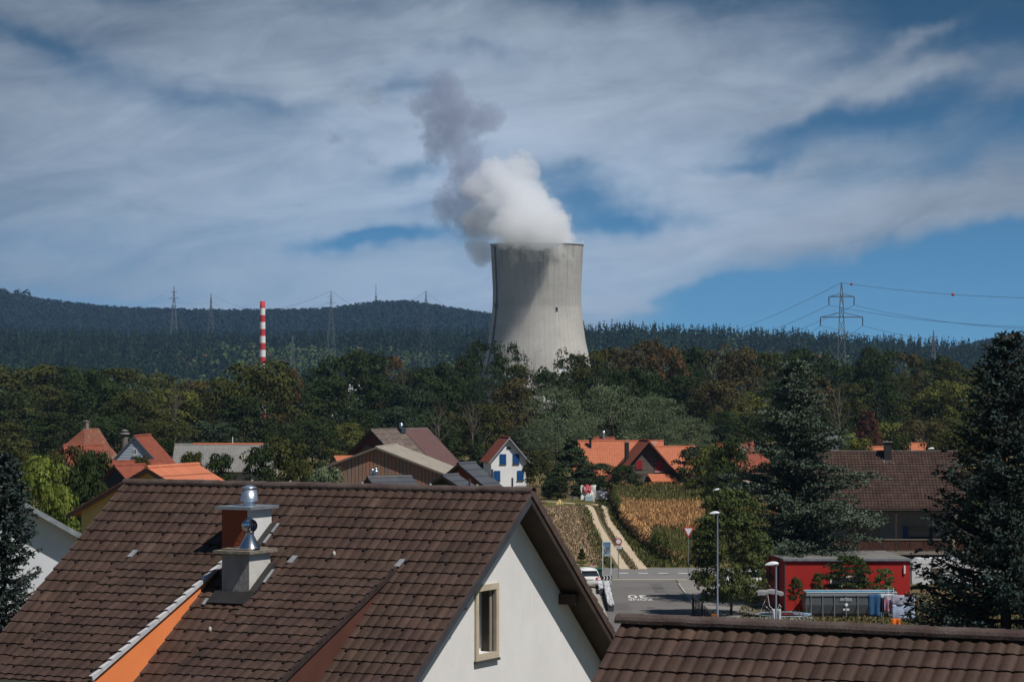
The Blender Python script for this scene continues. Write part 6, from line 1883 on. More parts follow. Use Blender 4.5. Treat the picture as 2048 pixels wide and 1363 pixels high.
# ------------------------------------------------------------------ big conifers and the cherry tree, modelled branch by branch
def needle_tree(name, label, px, ytop, Y, rad, zb, seed, pal, style, nwh, cat='tree', tw=.5, needle=.05, lean=0, keep=None, ybase=0.06):
    rng = np.random.default_rng(seed)
    x = (px-1024)*Y/F; zt = (HY-ytop)*Y/F; H = zt-zb
    root = empty(name, (x, Y, zb), label, cat)
    Cs, Ds, Ts, Ss = [], [], [], []
    mb = MB()
    mb.tube([(0, 0, 0), (0, 0, H*.5), (0, 0, H*.98)], [H*.017, H*.010, H*.002], 8)
    z = H*ybase
    k = 0
    while z < H*.985:
        t = z/H
        nb = rng.integers(8, 12) if style == 'spruce' else rng.integers(7, 11)
        for b in range(nb):
            a = rng.random()*2*np.pi
            env = (1-t)**.80 if style == 'spruce' else ((1-t)**.62)*(.76+.24*np.sin(z*1.9+a*2))
            L = rad*env*(.78+.35*rng.random())+.12
            if keep is not None: L *= keep(a, t)
            # branch curve
            rise = {'spruce': -.22, 'cedar': .20}[style]+.55*t**1.5
            n = max(4, int(L/(tw*.36)))
            s = np.linspace(0, 1, n+1)
            if style == 'spruce':
                zc = rise*L*s+.30*L*s**2.2
            else:
                zc = rise*L*s+.14*L*np.sin(s*3)
            bend = rng.normal(0, .12)
            aa = a+bend*s
            bx = np.cos(aa)*L*s; by = np.sin(aa)*L*s; bz = z+zc
            pts = np.stack([bx, by, bz], -1)
            mb.tube([Vector(q) for q in pts[::max(1, n//3)]], [H*.0035*(1-.8*i/len(pts[::max(1, n//3)])) for i in range(len(pts[::max(1, n//3)]))], 4, False)
            bt = .75+.5*rng.random()
            for i in range(1, n+1):
                f = s[i]
                if f < .10 and style == 'spruce': continue
                for sd_ in (-1, 1, 0):
                    if sd_ == 0 and i < n and rng.random() < .5: continue
                    ta = aa[i]+sd_*(.75+.25*rng.random())
                    tl = tw*(1.05-.55*f)*(.7+.6*rng.random())*(0.6 if sd_ == 0 else 1)*min(1, .35+L/rad)
                    dz = (-.18 if style == 'spruce' else .28)+rng.normal(0, .12)
                    d = np.array([np.cos(ta), np.sin(ta), dz])
                    m = max(2, int(tl/(needle*1.1)))
                    for j in range(m):
                        g_ = (j+.5)/m
                        c = pts[i]+d*tl*g_
                        c[2] += (.10*tl*g_**2 if style == 'cedar' else .05*tl*g_**2)
                        rep = 2
                        for q in range(rep):
                            Cs.append(c+rng.normal(0, needle*.35, 3)); Ds.append(d); Ts.append(bt*(.75+.5*rng.random())*(1.0 if g_ < .7 else 1.25)); Ss.append(needle*(1.15-.45*g_))
        z += H/nwh*(.7+.6*rng.random())
        k += 1
    C = np.array(Cs); D = np.array(Ds); T = np.array(Ts); S = np.array(Ss)
    n = len(C)
    D = D/np.linalg.norm(D, axis=1)[:, None]
    # each needle tuft: two slim crossing leaves pointing outward along the twig
    r = rng.normal(0, 1, (n, 3)); dd = D+r*.55; dd /= np.linalg.norm(dd, axis=1)[:, None]
    sd = np.cross(dd, rng.normal(0, 1, (n, 3))); sd /= np.linalg.norm(sd, axis=1)[:, None]
    Sx = S[:, None]
    V = np.stack([C-dd*Sx*.4, C+sd*Sx*.42, C+dd*Sx*1.25, C-sd*Sx*.42], 1).reshape(-1, 3)
    me = np_mesh('needles', V, np.arange(len(V)).reshape(-1, 4), tint=np.repeat(T[:, None]*np.ones((1, 3)), 4, 0))
    link_mesh('needles', me, root, LEAF[pal])
    mb.build('trunk', mat('conifer_bark', (.06, .045, .036), .9, (.04, .03, .025), 4), root)
    return root, H, n
def build_big_trees():
    # blue spruce right, in front of everything
    Y = 108.0
    zb = gz(16, Y)
    root, H, n = needle_tree('blue_spruce', 'huge blue spruce with cones filling the right edge of the picture', 2012, 655, Y, 4.9, zb-.0, 5, 'spruce', 'spruce', 56, tw=.80, needle=.115)
    mb = MB(); rr = random.Random(5)
    for i in range(46):
        a = rr.uniform(3.3, 6.0); t = rr.uniform(.66, .93)
        r = 4.3*(1-t)**.8*rr.uniform(.45, .85); z = H*t
        mb.tube([(r*math.cos(a), r*math.sin(a), z), (r*math.cos(a)+.01, r*math.sin(a), z-.07), (r*math.cos(a), r*math.sin(a), z-.15)], [.018, .03, .012], 6)
    mb.build('cones', mat('cone_brown', (.26, .15, .07), .8), root)
    Y = 96.0
    needle_tree('blue_spruce', 'dark blue spruce at the left edge in front of the white house', 8, 893, Y, 2.35, gz(-16, Y), 9, 'spruce', 'spruce', 44, tw=.62, needle=.095)
    needle_tree('cedar', 'large silvery blue cedar with layered branches left of the brown balcony house', 1588, 722, 232, 7.6, gz(21, 232), 12, 'cedar', 'cedar', 56, tw=1.3, needle=.18, keep=lambda a, t: (1.0+.16*math.cos(a-0.2)) if t < .4 else (.9 if t < .7 else .75))
    # cherry / pear tree on the pavement corner
    rng = np.random.default_rng(8)
    Yc = 221.5; px = 1462; s = Yc/F
    x = (px-1024)*s; zb = ZG+.05; zt = (HY-985)*s; H = zt-zb
    root = empty('cherry_tree', (x, Yc, zb), 'leafy cherry tree with glossy leaves between the two near street lamps', 'tree')
    shp = lambda z: (.50*math.sqrt(max(0, 1-((z-.33)/.70)**2)))*(1 if z > .10 else .8)
    c = crown_mesh('crown', 15, shp, 230, 140, .0165, .105, flat=.7, gap=.35, fill=.3, aspect=.5)
    c.materials.append(LEAF['cherry'])
    o = bpy.data.objects.new('crown', c); COL.objects.link(o); o.parent = root; o.location = (0, 0, H*.10); o.scale = (5.9, 5.6, H*.90)
    t = limb_mesh('trunk', 17, nb=12, r=.020, spread=.5, z0=.10); t.materials.append(BARK)
    o = bpy.data.objects.new('trunk', t); COL.objects.link(o); o.parent = root; o.scale = (5.5, 5.5, H*.9)
    # small fruit trees against the red shed
    for px, yt, w, Y, lab, sd in ((1696, 1114, 118, 223.2, 'tallest young fruit tree before the red shed window', 31), (1768, 1136, 66, 223.2, 'young fruit tree at the right end of the red shed', 32), (1634, 1144, 48, 223.2, 'small young fruit tree left of the tallest one by the red shed', 33), (1591, 1156, 40, 223.2, 'smallest fruit tree at the left corner of the red shed', 34)):
        s = Y/F; x = (px-1024)*s; zt = (HY-yt)*s; H = zt-ZG
        root = empty('fruit_tree', (x, Y, ZG), lab, 'tree', sd, 'young fruit trees along the red shed')
        c = crown_mesh('crown', sd, lambda z: .44*max(0, 1-((z-.35)/.68)**2)**.6, 60, 60, .038, .14, flat=.9, gap=.0, fill=.2, aspect=.5)
        c.materials.append(LEAF['cherry'])
        o = bpy.data.objects.new('crown', c); COL.objects.link(o); o.parent = root; o.location = (0, 0, H*.36); o.scale = (w*s, .9, H*.64)
        t = limb_mesh('trunk', sd, nb=7, r=.016, spread=.35, z0=.3); t.materials.append(BARK)
        o = bpy.data.objects.new('trunk', t); COL.objects.link(o); o.parent = root; o.scale = (H*.6, H*.4, H*.95)
    # clipped spiral topiary
    Y = 250.0; s = Y/F; x = (1164-1024)*s; zt = (HY-1095)*s
    root = empty('topiary', (x, Y, ZG), 'clipped conifer in golden tiers topped by a green cone behind the white car', 'topiary')
    def puff(nm, prof, pal, sd):
        rng = np.random.default_rng(sd)
        n = 2200; k = rng.integers(0, len(prof), n)
        P3 = []
        for i in range(n):
            r, z0, th = prof[k[i]]
            d = rng.normal(0, 1, 3); d /= np.linalg.norm(d)
            P3.append((d[0]*r, d[1]*r, z0+d[2]*th))
        C = np.array(P3); 
        V = leaf_quads(C, C*np.array([1, 1, .3])+rng.normal(0, .05, C.shape), .05, rng)
        me = np_mesh(nm, V, np.arange(len(V)).reshape(-1, 4), tint=np.repeat((.8+.4*rng.random((n, 1)))*np.ones((1, 3)), 4, 0))
        link_mesh(nm, me, root, LEAF[pal])
    H = zt-ZG
    puff('golden_tiers', [(.42, H*.62, .10), (.68, H*.50, .14), (.80, H*.36, .15), (.9, H*.2, .2)], 'bright', 1)
    puff('green_cone', [(.34, H*.75, .16), (.26, H*.84, .16), (.14, H*.93, .14)], 'olive', 2)
    mb = MB(); mb.tube([(0, 0, 0), (0, 0, H*.9)], .05, 6); mb.build('trunk', BARK, root)
build_big_trees()
# ------------------------------------------------------------------ street furniture
LAMP_GREY = mat('lamp_column_grey', (0.30, 0.34, 0.39), .45, (.26, .30, .35), 2, metal=.5)
LAMP_WHITE = mat('lamp_head_white', (0.66, 0.68, 0.70), .35)
def build_lamps():
    def lamp(px, ytop, Y, label):
        s = Y/F; x = (px-1024)*s; zb = gz(x, Y); zt = (HY-ytop)*s; H = zt-zb
        root = empty('street_lamp', (x, Y, zb), label, 'street lamp', 0, 'street lamps')
        mb = MB(); mb.tube([(0, 0, 0), (0, 0, 1.2), (0, 0, 1.25), (0, 0, H-.18)], [.085, .085, .065, .048], 12)
        mb.build('column', LAMP_GREY, root)
        # shell: long low dome hanging over to the left
        V = []; Fc = []; n = 14; m = 9
        for i in range(n+1):
            t = i/n; xx = .14-.74*t
            w = .155*math.sin(math.pi*min(.96, max(.04, .12+.86*t)))**.55
            h = .17*math.sin(math.pi*(.10+.82*t))**.8
            for j in range(m+1):
                a = math.pi*j/m
                V.append((xx, w*math.cos(a), H-.12+h*math.sin(a)+.05*(1-t)-.04*t))
        for i in range(n):
            for j in range(m):
                a = i*(m+1)+j; Fc.append((a, a+1, a+m+2, a+m+1))
        Fc.append(tuple(range(m+1))); Fc.append(tuple(range(n*(m+1), (n+1)*(m+1))))
        mb = MB(); mb.add(V, Fc, True); mb.box(.02, .12, -.06, .06, H-.16, H-.02)
        hd = mb.build('lamp_head', LAMP_WHITE, root)
        mb = MB(); mb.ball((-.27, 0, H-.125), .20, 1.25, .62, .32, 14)
        mb.build('lens', mat('lamp_lens', (.42, .44, .46), .15, spec=.6), hd)
    lamp(1435, 1023, 217, 'street lamp in front of the cherry tree')
    lamp(1552, 1124, 164, 'nearest street lamp, in front of the red shed corner')
    lamp(1439, 977, 292, 'farthest street lamp, left of the cedar above the cherry tree')
    lamp(1866, 895, 350, 'street lamp head peeping over the right end of the brown roof')
build_lamps()

SIGNW = mat('sign_white', (.70, .71, .73), .4); SIGNR = mat('sign_red', (.42, .03, .035), .45); POLE = mat('sign_pole', (.25, .27, .28), .5, metal=.4)
SBLK = mat('sign_black', (.015, .016, .02), .5)
def build_signs():
    # give way triangle
    Y = 262.0; s = Y/F; x = (1377-1024)*s
    zt = (HY-1053)*s; zbm = (HY-1075)*s
    root = empty('give_way_sign', (x, Y, ZG), 'red bordered white give way triangle on a thin pole by the maize', 'road sign')
    zt -= ZG; zbm -= ZG
    hw = .53
    mb = MB(); mb.tube([(0, .04, 0), (0, .04, zt-.05)], .035, 8); mb.build('pole', POLE, root)
    mb = MB(); mb.prism([(-hw, 0, zt), (0, 0, zbm-.02), (hw, 0, zt)], (0, .02, 0)); p = mb.build('triangle', SIGNR, root)
    mb = MB(); k = .66; cz = zt-(zt-zbm)*.36
    mb.prism([(-hw*k, -.004, cz+(zt-cz)*k), (0, -.004, cz+(zbm-cz)*k), (hw*k, -.004, cz+(zt-cz)*k)], (0, .003, 0)); mb.build('white_field', SIGNW, p)
    # round no vehicles sign with a plate
    Y = 258.0; s = Y/F; x = (1237-1024)*s
    root = empty('no_vehicles_sign', (x, Y, ZG), 'round white sign with red rim and small plate at the farm track mouth', 'road sign')
    h = (HY-1082)*s-ZG
    mb = MB(); mb.tube([(0, .04, 0), (0, .04, h)], .035, 8); mb.build('pole', POLE, root)
    def disc(mb, r, y, z, th=.015, n=24): mb.prism([(r*math.cos(2*math.pi*i/n), y, z+r*math.sin(2*math.pi*i/n)) for i in range(n)], (0, th, 0))
    mb = MB(); disc(mb, .30, 0, h); d = mb.build('disc', SIGNR, root)
    mb = MB(); disc(mb, .205, -.005, h, .004); mb.build('white_field', SIGNW, d)
    mb = MB(); mb.box(-.27, .27, 0, .015, h-.62, h-.36); pl = mb.build('plate', SIGNW, root)
    mb = MB()
    for q in range(2): mb.box(-.20, .18-q*.06, -.004, 0, h-.46-q*.08, h-.43-q*.08)
    mb.build('plate_text', SBLK, pl)
    # blue end of zone panel between two posts
    Y = 252.0; s = Y/F; xa, xb = (1205.5-1024)*s, (1222-1024)*s
    xm = (xa+xb)/2
    root = empty('zone_end_sign', (xm, Y, ZG), 'tall grey blue panel with a struck out circle between two white posts', 'road sign')
    zt = (HY-1083)*s-ZG; hw = (xb-xa)/2
    for sg in (-1, 1):
        mb = MB(); mb.box(sg*hw-.03, sg*hw+.03, -.03, .03, 0, zt); mb.build('post', SIGNW, root)
    mb = MB(); mb.box(-hw-.05, hw+.05, -.05, .05, zt, zt+.07); mb.build('top_bar', SIGNW, root)
    mb = MB(); mb.box(-hw+.04, hw-.04, -.012, .012, zt-1.2, zt-.03); pn = mb.build('panel', mat('panel_blue_grey', (.30, .38, .46), .5), root)
    mb = MB(); mb.box(-hw+.04, hw-.04, -.018, -.013, zt-.33, zt-.03); mb.build('blue_header', mat('panel_blue', (.10, .22, .36), .5), pn)
    mb = MB(); cz = zt-.72
    n = 28
    for i in range(n):
        a, b = 2*math.pi*i/n, 2*math.pi*(i+1)/n
        for r, w in ((.235, .05),):
            mb.prism([(r*math.cos(a), -.022, cz+r*math.sin(a)), (r*math.cos(b), -.022, cz+r*math.sin(b)), ((r-w)*math.cos(b), -.022, cz+(r-w)*math.sin(b)), ((r-w)*math.cos(a), -.022, cz+(r-w)*math.sin(a))], (0, .004, 0))
    mb.bar((-.30, -.026, cz-.42), (.30, -.026, cz+.42), .05, .004, up=(0, 1, 0)); mb.build('struck_circle', SBLK, pn)
    text_mesh('30', .24, 'number', pn, SBLK, (0, -.024, cz), (R(90), 0, 0), .001)
    text_mesh('ZONE', .12, 'word', pn, SBLK, (0, -.024, zt-.42), (R(90), 0, 0), .001)
    # chevron board
    Y = 250.0; s = Y/F; x = (1214-1024)*s
    root = empty('chevron_board', (x, Y, ZG), 'low black and white chevron board right of the white car', 'road sign')
    mb = MB(); mb.box(-.38, .38, 0, .03, .12, .95); b = mb.build('board', mat('board_grey', (.42, .42, .43), .6), root)
    mb = MB(); mb.box(-.40, .40, -.006, 0, .50, .86); mb.build('black_field', SBLK, b)
    mb = MB()
    for k in range(3):
        x0 = -.34+k*.26
        for sg in (-1, 1): mb.prism([(x0, -.010, .68+sg*.165), (x0+.09, -.010, .68+sg*.165), (x0+.19, -.010, .68), (x0+.10, -.010, .68)], (0, .003, 0))
    mb.build('chevrons', SIGNW, b)
    for sg in (-1, 1):
        mb = MB(); mb.box(sg*.3-.03, sg*.3+.03, .03, .08, 0, .9); mb.build('post', POLE, root)
    # green wheelie bin
    Y = 254.0; s = Y/F; x = (1199-1024)*s
    root = empty('wheelie_bin', (x, Y, ZG), 'dark green wheelie bin behind the white car', 'bin')
    gb = mat('bin_green', (.015, .07, .04), .5)
    mb = MB(); mb.add([(-.26, -.3, .08), (.26, -.3, .08), (.26, .3, .08), (-.26, .3, .08), (-.33, -.38, 1.12), (.33, -.38, 1.12), (.33, .38, 1.12), (-.33, .38, 1.12)], [(3, 2, 1, 0), (4, 5, 6, 7), (0, 1, 5, 4), (1, 2, 6, 5), (2, 3, 7, 6), (3, 0, 4, 7)]); mb.build('bin_body', gb, root)
    mb = MB(); mb.prism([(-.36, -.42, 1.12), (-.36, .40, 1.12), (-.36, .36, 1.24), (-.36, -.30, 1.20)], (.72, 0, 0)); mb.build('lid', gb, root)
    for sg in (-1, 1):
        mb = MB(); mb.tube([(sg*.27, .34, .1), (sg*.33, .34, .1)], .1, 12); mb.build('wheel', SBLK, root)
build_signs()

CARWHITE = mat('car_white', (.78, .78, .76), .25, spec=.6); CGLASS = mat('car_glass', (.012, .016, .024), .06, spec=.8); TYRE = mat('tyre', (.02, .02, .022), .8)
def car(name, label, x, y, rz, cat='car', col=None, zb=ZG, h=1.0):
    root = empty(name, (x, y, zb+.015), label, cat, rz, 'parked cars')
    col = col or CARWHITE
    # local: rear at y = 0 facing -y, length 4.7 along +y; width 1.86
    def section(y, pts):   # half section from the bottom outwards and up to the roof middle
        return [(px_, y, pz) for px_, pz in pts]
    secs = [
     (0.00, [(.55, .42), (.72, .46), (.80, .62), (.80, .78), (.70, .92), (.55, .96), (.0, .98)]),
     (0.12, [(.70, .30), (.88, .36), (.92, .62), (.91, .86), (.82, 1.02), (.66, 1.16), (.0, 1.20)]),
     (0.40, [(.76, .26), (.92, .32), (.94, .62), (.93, .90), (.86, 1.06), (.70, 1.46), (.0, 1.53)]),
     (0.80, [(.76, .26), (.93, .30), (.94, .62), (.93, .92), (.88, 1.06), (.68, 1.60), (.0, 1.67)]),
     (1.80, [(.76, .26), (.93, .30), (.94, .62), (.93, .92), (.88, 1.05), (.68, 1.65), (.0, 1.71)]),
     (2.70, [(.76, .26), (.93, .30), (.94, .62), (.93, .90), (.88, 1.03), (.66, 1.58), (.0, 1.64)]),
     (3.45, [(.76, .26), (.93, .30), (.94, .60), (.92, .86), (.84, .98), (.72, 1.04), (.0, 1.10)]),
     (4.35, [(.74, .26), (.90, .32), (.91, .58), (.86, .78), (.76, .86), (.58, .90), (.0, .93)]),
     (4.65, [(.55, .34), (.66, .38), (.74, .52), (.72, .66), (.62, .72), (.46, .75), (.0, .76)])]
    V = []; Fc = []
    for y_, pts in secs:
        ring = section(y_, pts)
        full = [(-a, b, c) for a, b, c in ring]+[(a, b, c) for a, b, c in ring[::-1][1:]]
        V += full
    m = 13
    for i in range(len(secs)-1):
        for j in range(m-1):
            a = i*m+j; Fc.append((a, a+1, a+m+1, a+m))
        Fc.append((i*m+m-1, i*m, (i+1)*m, (i+1)*m+m-1))
    Fc.append(tuple(range(m))[::-1]); Fc.append(tuple(range((len(secs)-1)*m, len(secs)*m)))
    mb = MB(); mb.add(V, Fc, True)
    body = mb.build('body', col, root)
    mb = MB();     mb.add([(-.76, .03, 1.08), (.76, .03, 1.08), (.60, .29, 1.50), (-.60, .29, 1.50), (-.80, .3, 1.08), (.80, .3, 1.08), (.64, .5, 1.50), (-.64, .5, 1.50)], [(0, 1, 2, 3), (3, 2, 6, 7), (0, 4, 5, 1), (1, 5, 6, 2), (0, 3, 7, 4)])
    mb.build('rear_window', CGLASS, root)
    mb = MB(); mb.prism([(-.60, .36, 1.54), (.60, .36, 1.54), (.60, .14, 1.50), (-.60, .14, 1.50)], (0, 0, .03)); mb.build('spoiler', col, root)
    for sg in (-1, 1):
        mb = MB()
        mb.add([(sg*.90, .55, 1.08), (sg*.895, 3.0, 1.05), (sg*.72, 2.55, 1.50), (sg*.72, .85, 1.52)], [(0, 1, 2, 3) if sg > 0 else (3, 2, 1, 0)])
        mb.v = [(a+sg*.012, b, c) for a, b, c in mb.v]
        mb.build('side_window', CGLASS, root)
        mb = MB(); mb.add([(sg*.52, .055, .96), (sg*.52, .03, .80), (sg*.88, .075, .78), (sg*.93, .20, .84), (sg*.915, .24, 1.02), (sg*.84, .10, 1.00)], [tuple(range(6)) if sg < 0 else tuple(range(5, -1, -1))])
        mb.prism([(sg*.46, -.05, .80), (sg*.88, -.03, .78), (sg*.955, .20, .84), (sg*.93, .20, 1.0), (sg*.82, .01, .99), (sg*.46, -.04, .95)], (0, .12, 0))
        mb.build('tail_light', mat('tail_light_red', (.33, .01, .02), .2, spec=.6), root)
        mb = MB(); mb.bar((sg*.62, .8, 1.69), (sg*.60, 2.5, 1.69), .035, .035); mb.build('roof_rail', MATS['sign_pole'], root)
        for yy in (.85, 3.75):
            mb = MB(); mb.tube([(sg*.72, yy, .34), (sg*.945, yy, .34)], .345, 20); w = mb.build('wheel', TYRE, root)
            mb = MB(); mb.tube([(sg*.94, yy, .34), (sg*.955, yy, .34)], .22, 16); mb.build('rim', MATS['polished_steel'], w)
    mb = MB(); mb.box(-.26, .26, -.03, .10, .78, .89); pl = mb.build('number_plate', SIGNW, root)
    mb = MB(); mb.box(-.86, .86, .02, .18, .40, .52); mb.build('bumper_insert', mat('trim_dark', (.05, .05, .055), .5), root)
    return root
def build_cars():
    car('parked_car', 'white family car seen from behind at the left kerb of the street', (1181-1024)*246/F, 246.2, R(12))
    car('parked_car', 'white car half hidden behind the cherry tree', (1572-1024)*238/F, 246, R(84))
    # motor caravan / caravan
    Y = 246.0; s = Y/F
    x0, x1 = (1824-1024)*s, (1985-1024)*s
    zt = (HY-1117)*s-ZG
    root = empty('caravan', ((x0+x1)/2, Y, ZG), 'white caravan parked between the red shed and the big spruce', 'caravan')
    w = (x1-x0)/2
    prof = [(-w, .7), (-w+.05, .45), (w-.05, .45), (w, .7), (w, zt-.7), (w-.35, zt), (-w+.55, zt), (-w+.12, zt-.35), (-w, zt-.9)]
    mb = MB(); mb.prism([(a, 0, c) for a, c in prof], (0, 2.2, 0)); mb.build('body', mat('caravan_white', (.66, .67, .68), .4, (.6, .61, .62), .8), root)
    for a, b in ((-w+1.5, -w+2.6), (.6, 1.8)):
        mb = MB(); mb.box(a, b, -.02, .02, zt-1.35, zt-.75); mb.build('window', mat('caravan_window', (.08, .07, .06), .15, spec=.6), root)
    mb = MB(); mb.box(-w+.3, w-.2, -.015, .02, 1.0, 1.08); mb.box(-w+.3, w-.2, -.015, .02, zt-.45, zt-.42); mb.build('trim_stripe', mat('stripe_grey', (.3, .31, .33), .5), root)
    mb = MB(); mb.box(-.2, 1.0, .5, 1.3, zt, zt+.28); mb.build('roof_box', mat('roof_box_grey', (.35, .37, .39), .4), root)
    for xx in (-.5, .4):
        mb = MB(); mb.tube([(xx, -.02, .36), (xx, .2, .36)], .34, 18); mb.build('wheel', TYRE, root)
build_cars()

# ------------------------------------------------------------------ red shed and the garden in front of it
def build_yard():
    Y = 224.5; s = Y/F
    xl, xr = (1570-1024)*s, (1820-1024)*s
    zt = (HY-1121)*s
    root = empty('red_shed', ((xl+xr)/2, Y, ZG), 'long flat roofed bright red shed behind the garden pool', 'shed')
    red = mat('shed_red', (.41, .026, .020), .75, (.36, .022, .018), .5, spec=.2)
    dp = 9.0
    xs = -.55
    base = [(xl, Y), (xr, Y), (xr+xs*1.6, Y+dp), (xl+xs*1.0-.45, Y+dp)]
    mb = MB(); mb.prism([(a, b, ZG-.2) for a, b in base], (0, 0, zt-ZG+.2)); mb.build('wall', red, root, True)
    mb = MB(); e = .12
    rb = [(xl-e, Y-e), (xr+e, Y-e), (xr+xs*1.6+e, Y+dp), (xl+xs-.45-e, Y+dp)]
    tz = [zt+.01, zt+.01, zt+.06, zt+.06]
    vs = [(a, b, z) for (a, b), z in zip(rb, tz)]+[(a, b, z+.14) for (a, b), z in zip(rb, tz)]
    mb.add(vs, [(3, 2, 1, 0), (4, 5, 6, 7), (0, 1, 5, 4), (1, 2, 6, 5), (2, 3, 7, 6), (3, 0, 4, 7)])
    mb.build('roof', mat('roofing_felt', (.17, .165, .15), .9, (.125, .125, .12), .5, detail=8, bump=.2), root, True)
    mb = MB(); mb.box(xl-.13, xr+.13, Y-.14, Y-.121, zt, zt+.16); mb.build('roof_edge', mat('edge_metal', (.20, .22, .27), .4, (.34, .36, .40), 2.5, metal=.5), root, True)
    mb = MB(); mb.box(xl-.03, xl+.05, Y-.04, Y-.001, ZG, zt-.02); mb.build('corner_trim', mat('trim_dark_grey', (.06, .06, .065), .6), root, True)
    mb = MB(); a = Vector(base[0]); b = Vector(base[3])
    for t in (.25, .62):
        p = a.lerp(b, t); mb.tube([(p.x-.06, p.y, ZG), (p.x-.06, p.y, zt-.02)], .05, 8)
    mb.build('downpipes', MATS['trim_dark_grey'], root, True)
    wx0, wx1 = (1660-1024)*s, (1733-1024)*s; wz0, wz1 = (HY-1173)*s, (HY-1151)*s
    mb = MB()
    for (x0, x1, z0, z1) in ((wx0, wx1, wz1-.12, wz1), (wx0, wx1, wz0, wz0+.1), (wx0, wx0+.12, wz0+.1, wz1-.12), (wx1-.12, wx1, wz0+.1, wz1-.12)):
        mb.box(x0, x1, Y-.06, Y+.02, z0, z1)
    w = mb.build('window', WFRAME, root, True)
    mb = MB(); mb.box(wx0+.1, wx1-.1, Y-.03, Y+.02, wz0+.08, wz1-.1)
    k = mb.build('pane', GLASS, None); k.data.transform(Matrix.Translation(-root.location)); k.parent = w
    # lamp on the wall
    x = (1809-1024)*s; mb = MB(); mb.box(x-.06, x+.06, Y-.12, Y-.001, (HY-1146)*s, (HY-1130)*s); mb.build('wall_lamp', SIGNW, root, True)
    # above ground pool
    Yp = 219.6; s = Yp/F
    xa, xb = (1612-1024)*s, (1795-1024)*s
    zr = (HY-1184)*s; zb = ZG+.03
    zr = min(zr, zb+1.8)
    root = empty('frame_pool', ((xa+xb)/2, Yp, zb), 'grey rectangular frame swimming pool with blue water in front of the red shed', 'swimming pool')
    Wd = 2.3
    H = zr-zb
    hx = (xb-xa)/2
    mb = MB()
    n = 10
    # bulging side walls, shell with an inside
    def ring(o, z): return [(-hx-o, -o, z), (hx+o, -o, z), (hx+o, Wd+o, z), (-hx-o, Wd+o, z)]
    zs = [0, .15, .5, .8, 1.0]; bo = [-.06, .10, .19, .10, 0]
    prev = None; V = []; Fc = []
    for t, o in zip(zs, bo): V += ring(o-.12, t*H)
    for i in range(4):
        for j in range(4):
            a, b = i*4+j, i*4+(j+1) % 4; Fc.append((a, b, b+4, a+4))
    mb.add(V, Fc)
    mb.build('liner', mat('pool_liner_grey', (.085, .092, .096), .4, (.065, .072, .078), 1), root)
    mb = MB()
    V = ring(-.14, H)+ring(-.14, .1); mb.add(V, [(0, 4, 5, 1), (1, 5, 6, 2), (2, 6, 7, 3), (3, 7, 4, 0)])
    mb.build('inner_liner', mat('pool_blue', (.16, .38, .50), .4, (.10, .28, .40), 2.5), root)
    mb = MB(); mb.quad(*[(a, b, H-.22) for a, b, c in ring(-.13, 0)]); mb.build('water', mat('pool_water', (.02, .13, .19), .08, (.03, .17, .23), 3, spec=.7, bump=.1), root)
    mb = MB()
    r_ = ring(-.05, H-.02)
    for i in range(4): mb.tube([r_[i], r_[(i+1) % 4]], .055, 8)
    mb.build('top_rail', mat('pool_rail', (.34, .38, .40), .4, metal=.3), root)
    mb = MB(); mb.box(-hx+.02, hx-.02, -.07, -.05, H-.20, H-.08); mb.build('light_band', mat('pool_band', (.26, .29, .31), .5), root)
    for i in range(8):
        xx = -hx+.35+i*(2*hx-.7)/7
        if i in (0, 7): pass
        mb = MB(); mb.tube([(xx, -.02, H-.05), (xx, -.10, H*.5), (xx, -.30, .0)], .032, 8)
        mb.tube([(xx, -.30, .015), (xx, .1, .015)], .03, 6)
        mb.build('support_leg', mat('pool_leg', (.20, .215, .22), .45, metal=.3), root)
    text_mesh('INTEX', .30, 'brand_lettering', root, SIGNW, (-hx*.02-.35, -.115, H*.72), (R(90), 0, 0), .002)
    mb = MB(); mb.ball((-hx*.02-.35, -.14, H*.50), .13, 1, .15, 1); mb.box(-hx*.02-.58, -hx*.02-.12, -.15, -.13, H*.28, H*.36); mb.build('printed_mark', SIGNW, root)
    text_mesh('6.10', .26, 'size_lettering', root, SIGNW, (hx*.52, -.125, H*.55), (R(90), 0, 0), .002)
    mb = MB()
    for sx in (.55, .95):
        mb.tube([(hx-1.25+sx, -.5, 0), (hx-1.25+sx, -.10, H+.35), (hx-1.25+sx, .3, H+.3)], .022, 6)
    for k in range(4): 
        f = (k+.5)/4.2; mb.tube([(hx-.70, -.5+.4*f, H*f), (hx-.30, -.5+.4*f, H*f)], .02, 6)
    mb.build('ladder', MATS['pool_rail'], root)
    # trampoline
    Yt = 213.0; s = Yt/F
    x = (1568-1024)*s; r = 1.95; h = .78
    root = empty('trampoline', (x, Yt, ZG+.03), 'round black trampoline with pale edge left of the pool', 'trampoline')
    mb = MB(); mb.lathe([(0, h-.02), (r-.12, h-.02)], (0, 0, 0), 40); mb.build('jumping_mat', mat('black_net', (.012, .013, .016), .7), root)
    mb = MB(); mb.lathe([(r-.13, h), (r-.06, h+.035), (r, h+.02), (r, h-.05), (r-.13, h-.03)], (0, 0, 0), 40); mb.build('edge_pad', mat('pale_pad', (.30, .40, .42), .5, (.10, .14, .16), 5), root)
    for k in range(6):
        a = 2*math.pi*(k+.25)/6
        mb = MB(); mb.tube([((r-.08)*math.cos(a), (r-.08)*math.sin(a), h-.03), ((r-.02)*math.cos(a), (r-.02)*math.sin(a), .03)], .025, 8); mb.build('leg', MATS['pool_leg'], root)
